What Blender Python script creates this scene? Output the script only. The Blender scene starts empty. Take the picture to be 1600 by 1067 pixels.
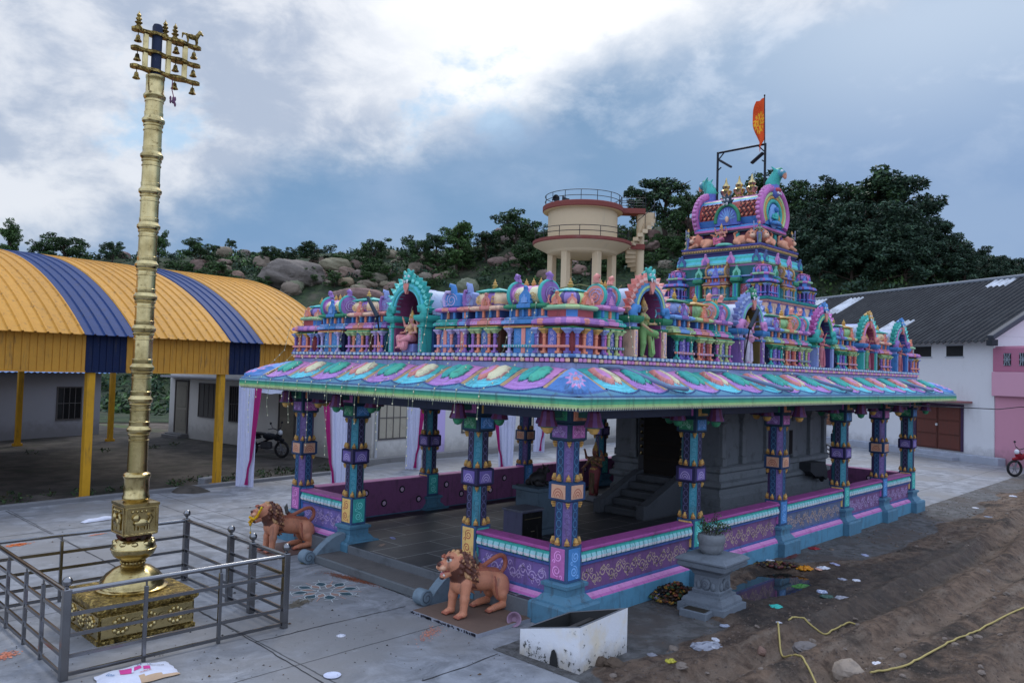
import bpy, math, random
import numpy as np
from mathutils import Matrix, Vector
R = math.radians
rng = random.Random(7)
S = bpy.context.scene
COL = S.collection

# ------------------------------------------------------------------ camera
CAM = np.array([-7.6647, -6.3901, 3.0924])
YAW, PITCH, ROLL, FPX = 0.769196, 0.037551, -0.028669, 1225.39
_f = np.array([math.cos(YAW)*math.cos(PITCH), math.sin(YAW)*math.cos(PITCH), math.sin(PITCH)])
_r = np.array([math.sin(YAW), -math.cos(YAW), 0.0]); _u = np.cross(_r, _f)
_r2 = _r*math.cos(ROLL) - _u*math.sin(ROLL); _u2 = _r*math.sin(ROLL) + _u*math.cos(ROLL)
cam = bpy.data.cameras.new('camera'); camo = bpy.data.objects.new('camera', cam); COL.objects.link(camo)
camo.matrix_world = Matrix(((_r2[0], _u2[0], -_f[0], CAM[0]), (_r2[1], _u2[1], -_f[1], CAM[1]), (_r2[2], _u2[2], -_f[2], CAM[2]), (0, 0, 0, 1)))
cam.sensor_width = 36.0; cam.lens = FPX/1600*36.0; cam.clip_start = 0.05; cam.clip_end = 3000
S.camera = camo
def ray(x, y): return _f + _r2*((x-800)/FPX) - _u2*((y-533.5)/FPX)
def on_plane(x, y, ax, v):            # the point of plane axis=v that a sight line meets
    d = ray(x, y); return CAM + d*((v-CAM[ax])/d[ax])
def ground_at(x, y, z=0.0): return on_plane(x, y, 2, z)

# ------------------------------------------------------------------ exposure, sky, sun
S.view_settings.view_transform = 'Standard'; S.view_settings.look = 'None'
S.view_settings.exposure = 0.28; S.view_settings.gamma = 1.0
try:
    S.cycles.use_denoising = True; S.cycles.max_bounces = 6; S.cycles.diffuse_bounces = 3
except Exception: pass
SUN_AZ, SUN_EL = YAW - R(6), R(48)        # the bright part of the cloud cover, ahead and a little to the right
def build_world():
    w = bpy.data.worlds.new('World'); S.world = w; w.use_nodes = True
    nt = w.node_tree; nt.nodes.clear(); N = nt.nodes.new; L = nt.links.new
    def math_(op, a, b=None, clamp=False):
        n = N('ShaderNodeMath'); n.operation = op; n.use_clamp = clamp
        for i, v in enumerate((a, b)):
            if v is None: continue
            if isinstance(v, (int, float)): n.inputs[i].default_value = v
            else: L(v, n.inputs[i])
        return n.outputs[0]
    def smooth(v, a, b):
        n = N('ShaderNodeMapRange'); n.interpolation_type = 'SMOOTHSTEP'; L(v, n.inputs[0])
        n.inputs[1].default_value = a; n.inputs[2].default_value = b; return n.outputs[0]
    def mix(f, a, b):
        n = N('ShaderNodeMix'); n.data_type = 'RGBA'
        if isinstance(f, float): n.inputs[0].default_value = f
        else: L(f, n.inputs[0])
        for s, v in ((6, a), (7, b)):
            if isinstance(v, tuple): n.inputs[s].default_value = v + (1,)
            else: L(v, n.inputs[s])
        return n.outputs[2]
    tc = N('ShaderNodeTexCoord'); d = tc.outputs['Generated']
    sx = N('ShaderNodeSeparateXYZ'); L(d, sx.inputs[0])
    az = math_('ARCTAN2', sx.outputs[1], sx.outputs[0])
    a = math_('SUBTRACT', YAW, az)                       # clockwise from north-east, radians
    wr = N('ShaderNodeMath'); wr.operation = 'WRAP'; L(a, wr.inputs[0]); wr.inputs[1].default_value = math.pi; wr.inputs[2].default_value = -math.pi
    a = wr.outputs[0]
    e = math_('ARCSINE', sx.outputs[2])
    def noise(scale, det, rough, zs=2.2, off=0.0, dist=0.0):
        mp = N('ShaderNodeMapping'); L(d, mp.inputs[0]); mp.inputs['Scale'].default_value = (1, 1, zs); mp.inputs['Location'].default_value = (off, off*0.7, off*1.3)
        n = N('ShaderNodeTexNoise'); L(mp.outputs[0], n.inputs['Vector']); n.inputs['Scale'].default_value = scale
        n.inputs['Detail'].default_value = det; n.inputs['Roughness'].default_value = rough; n.inputs['Distortion'].default_value = dist
        return n.outputs['Fac']
    n1 = noise(5.0, 9, 0.58, 1.4, 1.7, 0.2); n2 = noise(9.0, 8, 0.6, 1.7, 5.1, 0.2); n3 = noise(3.4, 6, 0.55, 2.0, 9.3)
    # elevation of the dark bank's upper edge against azimuth
    fc = N('ShaderNodeFloatCurve'); pts = [(-180, 16), (-60, 8), (-38, 6), (-27, 7.5), (-20, 10.5), (-13, 14), (-6, 17.2), (2, 19.8), (9, 22.2), (15, 24), (30, 25.5), (60, 32), (180, 16)]
    c = fc.mapping.curves[0]
    xs = [((p[0]+180)/360, p[1]/90) for p in pts]
    c.points[0].location = xs[0]; c.points[1].location = xs[-1]
    for p in xs[1:-1]: c.points.new(*p)
    fc.mapping.update()
    am = N('ShaderNodeMapRange'); L(a, am.inputs[0]); am.inputs[1].default_value = -math.pi; am.inputs[2].default_value = math.pi
    L(am.outputs[0], fc.inputs['Value'])
    eb = math_('MULTIPLY', fc.outputs[0], math.pi/2)
    t = math_('SUBTRACT', e, eb)
    t = math_('ADD', t, math_('MULTIPLY', math_('SUBTRACT', n1, 0.5), 0.17))
    t = math_('ADD', t, math_('MULTIPLY', math_('SUBTRACT', n2, 0.5), 0.07))
    upper = smooth(t, -0.05, 0.06)
    # dark bank, blue near the horizon, greyer and paler to the right
    right = smooth(a, 0.0, 0.5)
    bank = mix(smooth(e, 0.02, 0.30), (0.14, 0.265, 0.48), (0.11, 0.235, 0.41))
    bank = mix(math_('MULTIPLY', right, 0.75), bank, mix(smooth(e, 0.20, 0.41), (0.185, 0.29, 0.50), (0.52, 0.61, 0.74)))
    bank = mix(math_('MULTIPLY', smooth(n3, 0.42, 0.66), 0.55), bank, (0.255, 0.36, 0.54))
    wisp = math_('MULTIPLY', smooth(n2, 0.50, 0.72), math_('MULTIPLY', smooth(e, 0.16, 0.44), 0.55))
    bank = mix(wisp, bank, (0.62, 0.69, 0.80))
    # upper clouds
    grey = mix(smooth(n2, 0.38, 0.66), (0.36, 0.425, 0.545), (0.66, 0.69, 0.75))
    glow = math_('ADD', math_('POWER', math_('SUBTRACT', a, 0.03), 2.0), math_('MULTIPLY', math_('POWER', math_('SUBTRACT', e, 0.44), 2.0), 2.2))
    glow = math_('SUBTRACT', 1.0, smooth(glow, 0.0, 0.11))
    cl = mix(math_('MULTIPLY', glow, 0.85), grey, (0.95, 0.96, 0.97))
    gap = math_('MULTIPLY', smooth(n1, 0.60, 0.70), 0.75)
    cl = mix(gap, cl, (0.34, 0.54, 0.76))
    sky = mix(upper, bank, cl)
    sky = mix(smooth(e, 0.52, 0.95), sky, mix(smooth(n1, 0.35, 0.65), (0.66, 0.84, 1.20), (0.98, 1.14, 1.46)))
    back = math_('MULTIPLY', smooth(math_('ABSOLUTE', a), 1.0, 2.1), math_('SUBTRACT', 1.0, smooth(e, 0.9, 1.4)))
    sky = mix(back, sky, mix(smooth(n1, 0.35, 0.65), (0.66, 0.80, 1.14), (0.92, 1.06, 1.36)))
    sky = mix(smooth(e, -0.02, -0.10), sky, (0.10, 0.10, 0.10))
    ns = N('ShaderNodeTexSky'); ns.sky_type = 'NISHITA'; ns.sun_disc = False
    ns.sun_elevation = SUN_EL; ns.sun_rotation = math.pi/2 - SUN_AZ; ns.air_density = 1.2; ns.dust_density = 2.0
    sc = N('ShaderNodeVectorMath'); sc.operation = 'SCALE'; L(sky, sc.inputs[0]); sc.inputs['Scale'].default_value = 10.0
    fin = mix(0.08, sc.outputs[0], ns.outputs[0])
    bg = N('ShaderNodeBackground'); L(fin, bg.inputs[0]); bg.inputs[1].default_value = 0.1
    out = N('ShaderNodeOutputWorld'); L(bg.outputs[0], out.inputs[0])
build_world()
sun = bpy.data.lights.new('sun', 'SUN'); sun.energy = 1.0; sun.angle = R(18); sun.color = (1.0, 0.96, 0.9)
suno = bpy.data.objects.new('sun', sun); COL.objects.link(suno)
suno.rotation_euler = Vector((math.cos(SUN_AZ)*math.cos(SUN_EL), math.sin(SUN_AZ)*math.cos(SUN_EL), math.sin(SUN_EL))).to_track_quat('Z', 'Y').to_euler()
# ------------------------------------------------------------------ colour and materials
def lin(v):
    v = v/255.0
    return v/12.92 if v <= 0.04045 else ((v+0.055)/1.055)**2.4
def rgb(r, g, b): return (lin(r), lin(g), lin(b))
PAL = dict(teal=rgb(36,184,172), cyan=rgb(70,206,220), blue=rgb(42,134,204), ltblue=rgb(112,165,228), navy=rgb(38,72,128), deep=rgb(30,40,78),
  purple=rgb(152,104,184), lav=rgb(138,158,216), mag=rgb(200,100,180), pink=rgb(222,138,200), salmon=rgb(236,140,124), orange=rgb(236,134,88),
  peach=rgb(248,196,158), cream=rgb(242,232,182), gold=rgb(212,160,58), green=rgb(36,142,96), red=rgb(176,66,68), maroon=rgb(104,36,72),
  lime=rgb(186,216,140), white=rgb(232,232,235), plum=rgb(112,62,120), basebl=rgb(74,142,172), tan=rgb(206,164,104), grey=rgb(140,142,148),
  lilac=rgb(196,178,226), dark=rgb(26,28,32), brown=rgb(110,66,44), mint=rgb(120,214,180))
class NT:
    def __init__(s, name):
        s.m = bpy.data.materials.new(name); s.m.use_nodes = True; s.t = s.m.node_tree; s.t.nodes.clear()
        s.out = s.n('ShaderNodeOutputMaterial'); s.b = s.n('ShaderNodeBsdfPrincipled'); s.l(s.b.outputs[0], s.out.inputs[0])
        s.tc = s.n('ShaderNodeTexCoord'); s.geo = s.n('ShaderNodeNewGeometry')
    def n(s, k): return s.t.nodes.new(k)
    def l(s, a, b): s.t.links.new(a, b)
    def put(s, inp, v):
        if isinstance(v, (int, float)): inp.default_value = v
        elif isinstance(v, tuple): inp.default_value = v + (1,) if len(inp.default_value) == 4 else v
        else: s.l(v, inp)
    def noise(s, scale, det=6, rough=0.6, vec=None, dist=0.0):
        n = s.n('ShaderNodeTexNoise'); s.l(vec or s.geo.outputs['Position'], n.inputs['Vector'])
        n.inputs['Scale'].default_value = scale; n.inputs['Detail'].default_value = det; n.inputs['Roughness'].default_value = rough; n.inputs['Distortion'].default_value = dist
        return n.outputs['Fac']
    def vor(s, scale, feat='F1', vec=None, out='Distance', rnd=1.0):
        n = s.n('ShaderNodeTexVoronoi'); n.feature = feat; s.l(vec or s.geo.outputs['Position'], n.inputs['Vector']); n.inputs['Scale'].default_value = scale; n.inputs['Randomness'].default_value = rnd
        return n.outputs[out]
    def ramp(s, v, a, b):
        n = s.n('ShaderNodeMapRange'); n.interpolation_type = 'SMOOTHSTEP'; s.l(v, n.inputs[0]); n.inputs[1].default_value = a; n.inputs[2].default_value = b
        return n.outputs[0]
    def math(s, op, a, b=None, c=None):
        n = s.n('ShaderNodeMath'); n.operation = op
        for i, v in enumerate((a, b, c)):
            if v is not None: s.put(n.inputs[i], v)
        return n.outputs[0]
    def mix(s, f, a, b, mode='MIX'):
        n = s.n('ShaderNodeMix'); n.data_type = 'RGBA'; n.blend_type = mode; s.put(n.inputs[0], f); s.put(n.inputs[6], a); s.put(n.inputs[7], b)
        return n.outputs[2]
    def attr(s, name='Col'):
        n = s.n('ShaderNodeAttribute'); n.attribute_name = name; return n.outputs['Color']
    def xyz(s, vec=None):
        n = s.n('ShaderNodeSeparateXYZ'); s.l(vec or s.geo.outputs['Position'], n.inputs[0]); return n.outputs
    def mapv(s, scale=(1,1,1), rot=(0,0,0), loc=(0,0,0), vec=None):
        n = s.n('ShaderNodeMapping'); s.l(vec or s.geo.outputs['Position'], n.inputs[0]); n.inputs['Scale'].default_value = scale; n.inputs['Rotation'].default_value = rot; n.inputs['Location'].default_value = loc
        return n.outputs[0]
    def fin(s, col, rough=0.6, metal=0.0, bump=None, strength=0.3, dist=0.02, spec=0.4):
        s.put(s.b.inputs['Base Color'], col); s.put(s.b.inputs['Roughness'], rough); s.put(s.b.inputs['Metallic'], metal); s.b.inputs['Specular IOR Level'].default_value = spec
        if bump is not None:
            n = s.n('ShaderNodeBump'); s.l(bump, n.inputs['Height']); n.inputs['Strength'].default_value = strength; n.inputs['Distance'].default_value = dist
            s.l(n.outputs[0], s.b.inputs['Normal'])
        return s.m
M = {}
def attr_mat(name, rough=0.55, metal=0.0, grime=0.35, gs=6.0, bs=60.0, bstr=0.15, bd=0.01, dirt=rgb(60,55,52), spec=0.35):
    t = NT(name); c = t.attr()
    g = t.ramp(t.noise(gs, 8, 0.65), 0.48, 0.78); c = t.mix(t.math('MULTIPLY', g, grime), c, dirt)
    if name in ('paint', 'statue_paint', 'metalpaint'):
        sk = t.ramp(t.noise(7.0, 6, 0.65, vec=t.mapv((1.6, 1.6, .22))), 0.52, 0.72); c = t.mix(t.math('MULTIPLY', sk, 0.5), c, rgb(66,62,60)); chip = t.ramp(t.noise(30, 5, 0.7), 0.66, 0.72); c = t.mix(t.math('MULTIPLY', chip, 0.45), c, rgb(176,172,170))
    f = t.noise(gs*7, 4, 0.6); c = t.mix(0.35, c, t.mix(f, (0.62,0.62,0.62), (1.25,1.25,1.25)), 'MULTIPLY')
    if name in ('paint', 'statue_paint'):
        hs = t.n('ShaderNodeHueSaturation'); t.l(c, hs.inputs['Color']); hs.inputs['Saturation'].default_value = 0.90; hs.inputs['Value'].default_value = 1.0; c = hs.outputs[0]
    M[name] = t.fin(c, rough, metal, t.noise(bs, 4, 0.6), bstr, bd, spec)
attr_mat('paint', 0.55, 0, 0.42, 5.0, 70, 0.2)
attr_mat('statue_paint', 0.5, 0, 0.34, 9.0, 90, 0.35)
attr_mat('stone', 0.75, 0, 0.5, 4.0, 30, 0.35, 0.02, rgb(48,47,46))
attr_mat('plain', 0.7, 0, 0.25, 3.0, 40, 0.15)
attr_mat('cloth', 0.85, 0, 0.12, 3.0, 90, 0.1)
attr_mat('foliage', 0.6, 0, 0.15, 1.0, 8, 0.1, 0.02, rgb(40,40,20), 0.25)
attr_mat('boulder', 0.9, 0, 0.6, 0.5, 2.2, 0.7, 0.2, rgb(62,56,52), 0.2)
attr_mat('metalpaint', 0.6, 0.0, 0.2, 1.2, 30, 0.05, spec=0.2)
attr_mat('trash', 0.5, 0, 0.3, 14.0, 60, 0.3)
def mk_gold():
    t = NT('gold'); p = t.noise(3.5, 6, 0.6); c = t.mix(t.ramp(p, 0.4, 0.7), rgb(208,188,134), rgb(168,148,98))
    c = t.mix(t.ramp(t.noise(14, 6, 0.7), 0.55, 0.75), c, rgb(96,74,38))
    M['gold'] = t.fin(c, t.math('ADD', t.math('MULTIPLY', p, 0.22), 0.12), 1.0, t.noise(5, 3, 0.5), 0.12, 0.03)
    t = NT('gold_relief'); v = t.vor(16, 'SMOOTH_F1'); n = t.noise(22, 5, 0.6, dist=1.2); h = t.math('ADD', t.math('MULTIPLY', v, 0.8), n)
    c = t.mix(t.ramp(n, 0.42, 0.66), rgb(118,98,54), rgb(204,176,104)); c = t.mix(t.ramp(t.noise(5, 6, 0.7), 0.52, 0.7), c, rgb(40,36,26))
    M['gold_relief'] = t.fin(c, 0.36, 1.0, h, 0.85, 0.05)
    t = NT('steel'); M['steel'] = t.fin(t.mix(t.noise(3, 3), rgb(112,112,114), rgb(150,150,152)), 0.2, 1.0)
    t = NT('dark_metal'); M['dark_metal'] = t.fin(rgb(42,44,50), 0.5, 0.6)
mk_gold()
def mk_ground():
    t = NT('concrete'); P = t.xyz()
    a = t.noise(0.35, 8, 0.6); b = t.noise(2.2, 8, 0.68, dist=0.6); f = t.noise(40, 4, 0.6)
    c = t.mix(t.ramp(b, 0.34, 0.68), rgb(112,114,118), rgb(156,158,163)); c = t.mix(t.ramp(a, 0.44, 0.62), c, rgb(130,128,127))
    st = t.ramp(t.noise(1.1, 9, 0.72, vec=t.mapv(loc=(4,9,0))), 0.56, 0.72); c = t.mix(t.math('MULTIPLY', st, 0.55), c, rgb(70,66,64))
    wh = t.ramp(t.noise(3.0, 9, 0.75, vec=t.mapv(loc=(14,2,0))), 0.60, 0.74); c = t.mix(t.math('MULTIPLY', wh, 0.35), c, rgb(186,188,192))
    c = t.mix(0.5, c, t.mix(f, (0.7,0.7,0.7), (1.2,1.2,1.2)), 'MULTIPLY')
    # saw joints of the slab bays, wandering a little
    wob = t.math('MULTIPLY', t.math('SUBTRACT', t.noise(1.6, 5, 0.7), 0.5), 0.05)
    def joint(co, period, off):
        q = t.math('ADD', t.math('ADD', co, wob), off); q = t.math('ABSOLUTE', t.math('SUBTRACT', t.math('FRACT', t.math('DIVIDE', q, period)), 0.5))
        return t.math('GREATER_THAN', q, 0.5-0.010/period)
    j = t.math('MAXIMUM', joint(P[0], 3.1, 1.65+1.55), joint(P[1], 3.4, 2.55))
    c = t.mix(t.math('MULTIPLY', j, 0.75), c, rgb(40,40,42))
    M['concrete'] = t.fin(c, 0.75, 0, t.math('SUBTRACT', t.math('ADD', b, t.math('MULTIPLY', f, 0.4)), j), 0.25, 0.02)
    t = NT('yard'); P = t.xyz(); n1 = t.noise(0.7, 9, 0.66); n2 = t.noise(5, 9, 0.7, dist=0.4); f = t.noise(60, 5, 0.7)
    strk = t.noise(3.0, 7, 0.7, vec=t.mapv((0.35,1.6,1.0)))
    d = t.mix(t.ramp(n2, 0.36, 0.66), rgb(74,58,47), rgb(128,106,88)); d = t.mix(t.ramp(strk, 0.48, 0.68), d, rgb(128,113,99)); d = t.mix(t.ramp(n1, 0.50, 0.66), d, rgb(50,42,36)); d = t.mix(t.math('MULTIPLY', t.ramp(t.noise(26, 6, 0.75), 0.58, 0.7), 0.6), d, rgb(138,124,110))
    d = t.mix(0.75, d, t.mix(f, (0.45,0.45,0.45), (1.45,1.45,1.45)), 'MULTIPLY')
    cc = t.mix(t.ramp(n2, 0.36, 0.66), rgb(84,82,80), rgb(122,121,120)); cc = t.mix(t.ramp(n1, 0.46, 0.62), cc, rgb(96,88,82)); cc = t.mix(0.5, cc, t.mix(f, (0.7,0.7,0.7), (1.25,1.25,1.25)), 'MULTIPLY')
    at = t.n('ShaderNodeAttribute'); at.attribute_name = 'Mud'; sp = t.n('ShaderNodeSeparateXYZ'); t.l(at.outputs['Vector'], sp.inputs[0])
    e = t.math('ADD', sp.outputs[0], t.math('MULTIPLY', t.math('SUBTRACT', n2, 0.5), 0.5))
    c = t.mix(t.ramp(e, 0.40, 0.62), cc, d)
    c = t.mix(t.math('MULTIPLY', t.math('MULTIPLY', sp.outputs[2], t.ramp(t.noise(3, 5, 0.7), 0.3, 0.6)), 0.6), c, rgb(140,122,106))
    wet = t.ramp(t.math('ADD', sp.outputs[1], t.math('MULTIPLY', t.math('SUBTRACT', n2, 0.5), 0.35)), 0.42, 0.6)
    c = t.mix(t.math('MULTIPLY', wet, 0.6), c, rgb(42,35,31)); f2 = t.math('ADD', t.noise(18, 8, 0.75), t.math('MULTIPLY', f, 0.5))
    M['yard'] = t.fin(c, t.math('SUBTRACT', 0.92, t.math('MULTIPLY', wet, 0.25)), 0, f2, 0.9, 0.05)
    t = NT('earth'); n1 = t.noise(0.08, 8, 0.6); n2 = t.noise(1.2, 9, 0.7)
    c = t.mix(t.ramp(n2, 0.36, 0.66), rgb(66,57,50), rgb(108,96,84)); c = t.mix(t.ramp(n1, 0.45, 0.58), c, t.mix(n2, rgb(50,64,34), rgb(86,104,52)))
    M['earth'] = t.fin(c, 0.95, 0, n2, 0.5, 0.08)
    t = NT('grassland'); n1 = t.noise(0.12, 8, 0.65); n2 = t.noise(1.1, 9, 0.7)
    c = t.mix(t.ramp(n2, 0.34, 0.66), rgb(30,42,28), rgb(58,74,42)); c = t.mix(t.ramp(n1, 0.50, 0.66), c, rgb(80,76,62))
    M['grassland'] = t.fin(c, 0.95, 0, n2, 0.7, 0.3)
    t = NT('shed_earth'); n2 = t.noise(1.3, 9, 0.7); c = t.mix(t.ramp(n2, 0.36, 0.66), rgb(50,46,42), rgb(84,78,72)); c = t.mix(t.ramp(t.noise(0.5, 6), 0.5, 0.7), c, rgb(44,46,34))
    M['shed_earth'] = t.fin(c, 0.95, 0, n2, 0.5, 0.05)
    t = NT('slate_floor'); n2 = t.noise(2.5, 8, 0.65)
    def slab(vec):
        b = t.n('ShaderNodeTexBrick'); t.l(vec, b.inputs['Vector']); b.inputs['Color1'].default_value = rgb(66,66,68)+(1,); b.inputs['Color2'].default_value = rgb(50,50,53)+(1,)
        b.inputs['Mortar'].default_value = rgb(150,150,150)+(1,); b.inputs['Scale'].default_value = 1.0; b.inputs['Mortar Size'].default_value = 0.008; b.inputs['Brick Width'].default_value = 1.15; b.inputs['Row Height'].default_value = 0.62; b.inputs['Mortar Smooth'].default_value = 0.0
        return b.outputs[0]
    c = t.mix(0.6, slab(t.mapv(loc=(0.3,0.1,0))), t.mix(n2, (0.6,0.6,0.6), (1.3,1.3,1.3)), 'MULTIPLY')
    M['slate_floor'] = t.fin(c, t.math('ADD', t.math('MULTIPLY', n2, 0.25), 0.35), 0, n2, 0.1, 0.01)
    t = NT('water'); M['water'] = t.fin(rgb(40,40,38), 0.04, 0, t.noise(7, 3), 0.03, 0.02, 0.6)
    t = NT('plaster'); P = t.xyz(); n1 = t.noise(0.9, 9, 0.65, vec=t.mapv((1,1,0.35))); n2 = t.noise(4, 8, 0.7); c = t.attr()
    low = t.math('SUBTRACT', 1.0, t.ramp(t.math('ADD', P[2], t.math('MULTIPLY', t.math('SUBTRACT', n2, 0.5), 0.9)), 0.1, 0.75))
    c = t.mix(t.math('MULTIPLY', t.ramp(n1, 0.54, 0.78), 0.28), c, rgb(136,132,126)); c = t.mix(t.math('MULTIPLY', low, 0.42), c, rgb(92,86,80)); c = t.mix(0.4, c, t.mix(n2, (0.9,0.9,0.9), (1.1,1.1,1.1)), 'MULTIPLY')
    M['plaster'] = t.fin(c, 0.85, 0, n2, 0.15, 0.02)
    t = NT('trough_paint'); n1 = t.noise(5, 9, 0.7); n2 = t.noise(16, 8, 0.7); P = t.xyz(); c = t.mix(t.ramp(t.noise(2.4, 6, 0.6), 0.4, 0.7), rgb(226,227,230), rgb(226,214,190))
    low = t.math('SUBTRACT', 1.0, t.ramp(t.math('ADD', P[2], t.math('MULTIPLY', t.math('SUBTRACT', n1, 0.5), 0.35)), 0.0, 0.26)); c = t.mix(t.math('MULTIPLY', low, 0.5), c, rgb(104,94,82))
    c = t.mix(t.ramp(t.math('ADD', n2, t.math('MULTIPLY', low, 0.10)), 0.62, 0.69), c, rgb(48,50,46))
    M['trough_paint'] = t.fin(c, 0.8, 0, n2, 0.3, 0.02)
    t = NT('asbestos'); n1 = t.noise(1.4, 9, 0.7, vec=t.mapv((1,1,1))); n2 = t.noise(9, 7, 0.7); c = t.attr()
    c = t.mix(t.ramp(n1, 0.42, 0.66), c, t.mix(0.5, c, rgb(60,62,64))); c = t.mix(t.ramp(n2, 0.68, 0.76), c, rgb(150,152,150))
    M['asbestos'] = t.fin(c, 0.85, 0, n2, 0.3, 0.02)
    t = NT('glass'); M['glass'] = t.fin(rgb(20,22,26), 0.08, 0, None, spec=0.6)
mk_ground()

# ------------------------------------------------------------------ mesh builder
class MB:
    def __init__(s): s.V = []; s.F = []; s.C = []; s.Sm = []; s.n = 0; s.T = [Matrix.Identity(4)]
    def push(s, m): s.T.append(s.T[-1] @ m); return s
    def pop(s): s.T.pop()
    def add(s, v, f, c, smooth=False):
        v = np.asarray(v, float).reshape(-1, 3); m = np.array(s.T[-1]); v = v @ m[:3, :3].T + m[:3, 3]
        s.V.append(v); o = s.n; s.n += len(v); flip = np.linalg.det(m[:3, :3]) < 0
        for i, q in enumerate(f): s.F.append(tuple(o+k for k in (reversed(q) if flip else q)))
        if isinstance(c, list): s.C.extend(c)
        else: s.C.extend([c]*len(f))
        s.Sm.extend([smooth]*len(f)); return s
    def box(s, x0, x1, y0, y1, z0, z1, c, bev=0.0):
        b = min(bev, (x1-x0)*.45, (y1-y0)*.45, (z1-z0)*.45)
        if b <= 0:
            v = [(x, y, z) for z in (z0, z1) for y in (y0, y1) for x in (x0, x1)]
            return s.add(v, [(0,2,3,1), (4,5,7,6), (0,1,5,4), (2,6,7,3), (0,4,6,2), (1,3,7,5)], c)
        v = []; ix = {}
        for i, X in enumerate((x0, x1)):
            for j, Y in enumerate((y0, y1)):
                for k, Z in enumerate((z0, z1)):
                    sx, sy, sz = (b if i == 0 else -b), (b if j == 0 else -b), (b if k == 0 else -b)
                    ix[i,j,k] = len(v); v += [(X, Y+sy, Z+sz), (X+sx, Y, Z+sz), (X+sx, Y+sy, Z)]
        f = []
        I = lambda i, j, k, a: ix[i,j,k]+a
        f += [(I(0,0,0,0),I(0,0,1,0),I(0,1,1,0),I(0,1,0,0)), (I(1,0,0,0),I(1,1,0,0),I(1,1,1,0),I(1,0,1,0)),
              (I(0,0,0,1),I(1,0,0,1),I(1,0,1,1),I(0,0,1,1)), (I(0,1,0,1),I(0,1,1,1),I(1,1,1,1),I(1,1,0,1)),
              (I(0,0,0,2),I(0,1,0,2),I(1,1,0,2),I(1,0,0,2)), (I(0,0,1,2),I(1,0,1,2),I(1,1,1,2),I(0,1,1,2))]
        def q(a, b_, c_, d):
            pa, pb, pc = (np.array(v[t]) for t in (a, b_, c_)); ctr = np.array([(x0+x1)/2, (y0+y1)/2, (z0+z1)/2])
            f.append((a, b_, c_, d) if np.dot(np.cross(pb-pa, pc-pa), pa-ctr) > 0 else (d, c_, b_, a))
        for i in (0, 1):
            for j in (0, 1):
                q(I(i,j,0,0), I(i,j,1,0), I(i,j,1,1), I(i,j,0,1)); q(I(i,0,j,0), I(i,1,j,0), I(i,1,j,2), I(i,0,j,2)); q(I(0,i,j,1), I(1,i,j,1), I(1,i,j,2), I(0,i,j,2))
        for i in (0, 1):
            for j in (0, 1):
                for k in (0, 1):
                    tr = (I(i,j,k,0), I(i,j,k,1), I(i,j,k,2)); f.append(tr if (i+j+k) % 2 else tr[::-1])
        return s.add(v, f, c)
    def rings(s, rs, c, closed=True, cap0=True, cap1=True, smooth=True, capc=None):
        # rs: list of equal-length point rings; c: colour, or list per band, or f(band, seg)
        n = len(rs[0]); v = [p for r in rs for p in r]; f = []; cs = []
        for i in range(len(rs)-1):
            for j in range(n if closed else n-1):
                k = (j+1) % n; f.append((i*n+j, i*n+k, (i+1)*n+k, (i+1)*n+j))
                cs.append(c(i, j) if callable(c) else c[i] if isinstance(c, list) else c)
        s.add(v, f, cs, smooth)
        e0 = capc or (c(0, 0) if callable(c) else c[0] if isinstance(c, list) else c); e1 = capc or (c(len(rs)-2, 0) if callable(c) else c[-1] if isinstance(c, list) else c)
        if closed and cap0: s.add(rs[0], [tuple(range(n))[::-1]], e0)
        if closed and cap1: s.add(rs[-1], [tuple(range(n))], e1)
        return s
    def lathe(s, prof, c, cx=0, cy=0, n=16, ph=0.0, smooth=True, sx=1.0, sy=1.0):
        R_ = [[(cx+sx*r*math.cos(ph+2*math.pi*j/n), cy+sy*r*math.sin(ph+2*math.pi*j/n), z) for j in range(n)] for r, z in prof]
        if not smooth: return s.rings(R_, c, smooth=False)
        i0 = 0                                          # break the shading where the profile turns sharply
        for i in range(1, len(prof)):
            last = i == len(prof)-1
            if not last:
                a = math.atan2(prof[i][1]-prof[i-1][1], prof[i][0]-prof[i-1][0]); b = math.atan2(prof[i+1][1]-prof[i][1], prof[i+1][0]-prof[i][0]); d = abs((b-a+math.pi) % (2*math.pi)-math.pi)
            if last or d > .55:
                k = i0; s.rings(R_[i0:i+1], (lambda q, j, k=k: c(q+k, j)) if callable(c) else c[i0:i] if isinstance(c, list) else c, cap0=i0 == 0, cap1=last, smooth=True); i0 = i
        return s
    def rect(s, cx, cy, hx, hy, prof, c, smooth=False):      # profile (offset, z) swept round a rectangle
        return s.rings([[(cx-hx-o, cy-hy-o, z), (cx+hx+o, cy-hy-o, z), (cx+hx+o, cy+hy+o, z), (cx-hx-o, cy+hy+o, z)] for o, z in prof], c, smooth=smooth)
    def tube(s, pts, rad, c, n=8, smooth=True, flat=1.0, cap=True):
        P = [np.array(p, float) for p in pts]; rs = []
        up = None
        for i, p in enumerate(P):
            t = P[min(i+1, len(P)-1)] - P[max(i-1, 0)]; t = t/(np.linalg.norm(t)+1e-9)
            if up is None: up = np.array([0, 0, 1.0]) if abs(t[2]) < 0.9 else np.array([1.0, 0, 0])
            a = np.cross(t, up); a /= np.linalg.norm(a)+1e-9; b = np.cross(a, t); up = b
            r = rad[i] if isinstance(rad, (list, tuple)) else rad
            rs.append([tuple(p + r*(math.cos(2*math.pi*j/n)*a + flat*math.sin(2*math.pi*j/n)*b)) for j in range(n)])
        return s.rings(rs, c, smooth=smooth, cap0=cap, cap1=cap)
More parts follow.
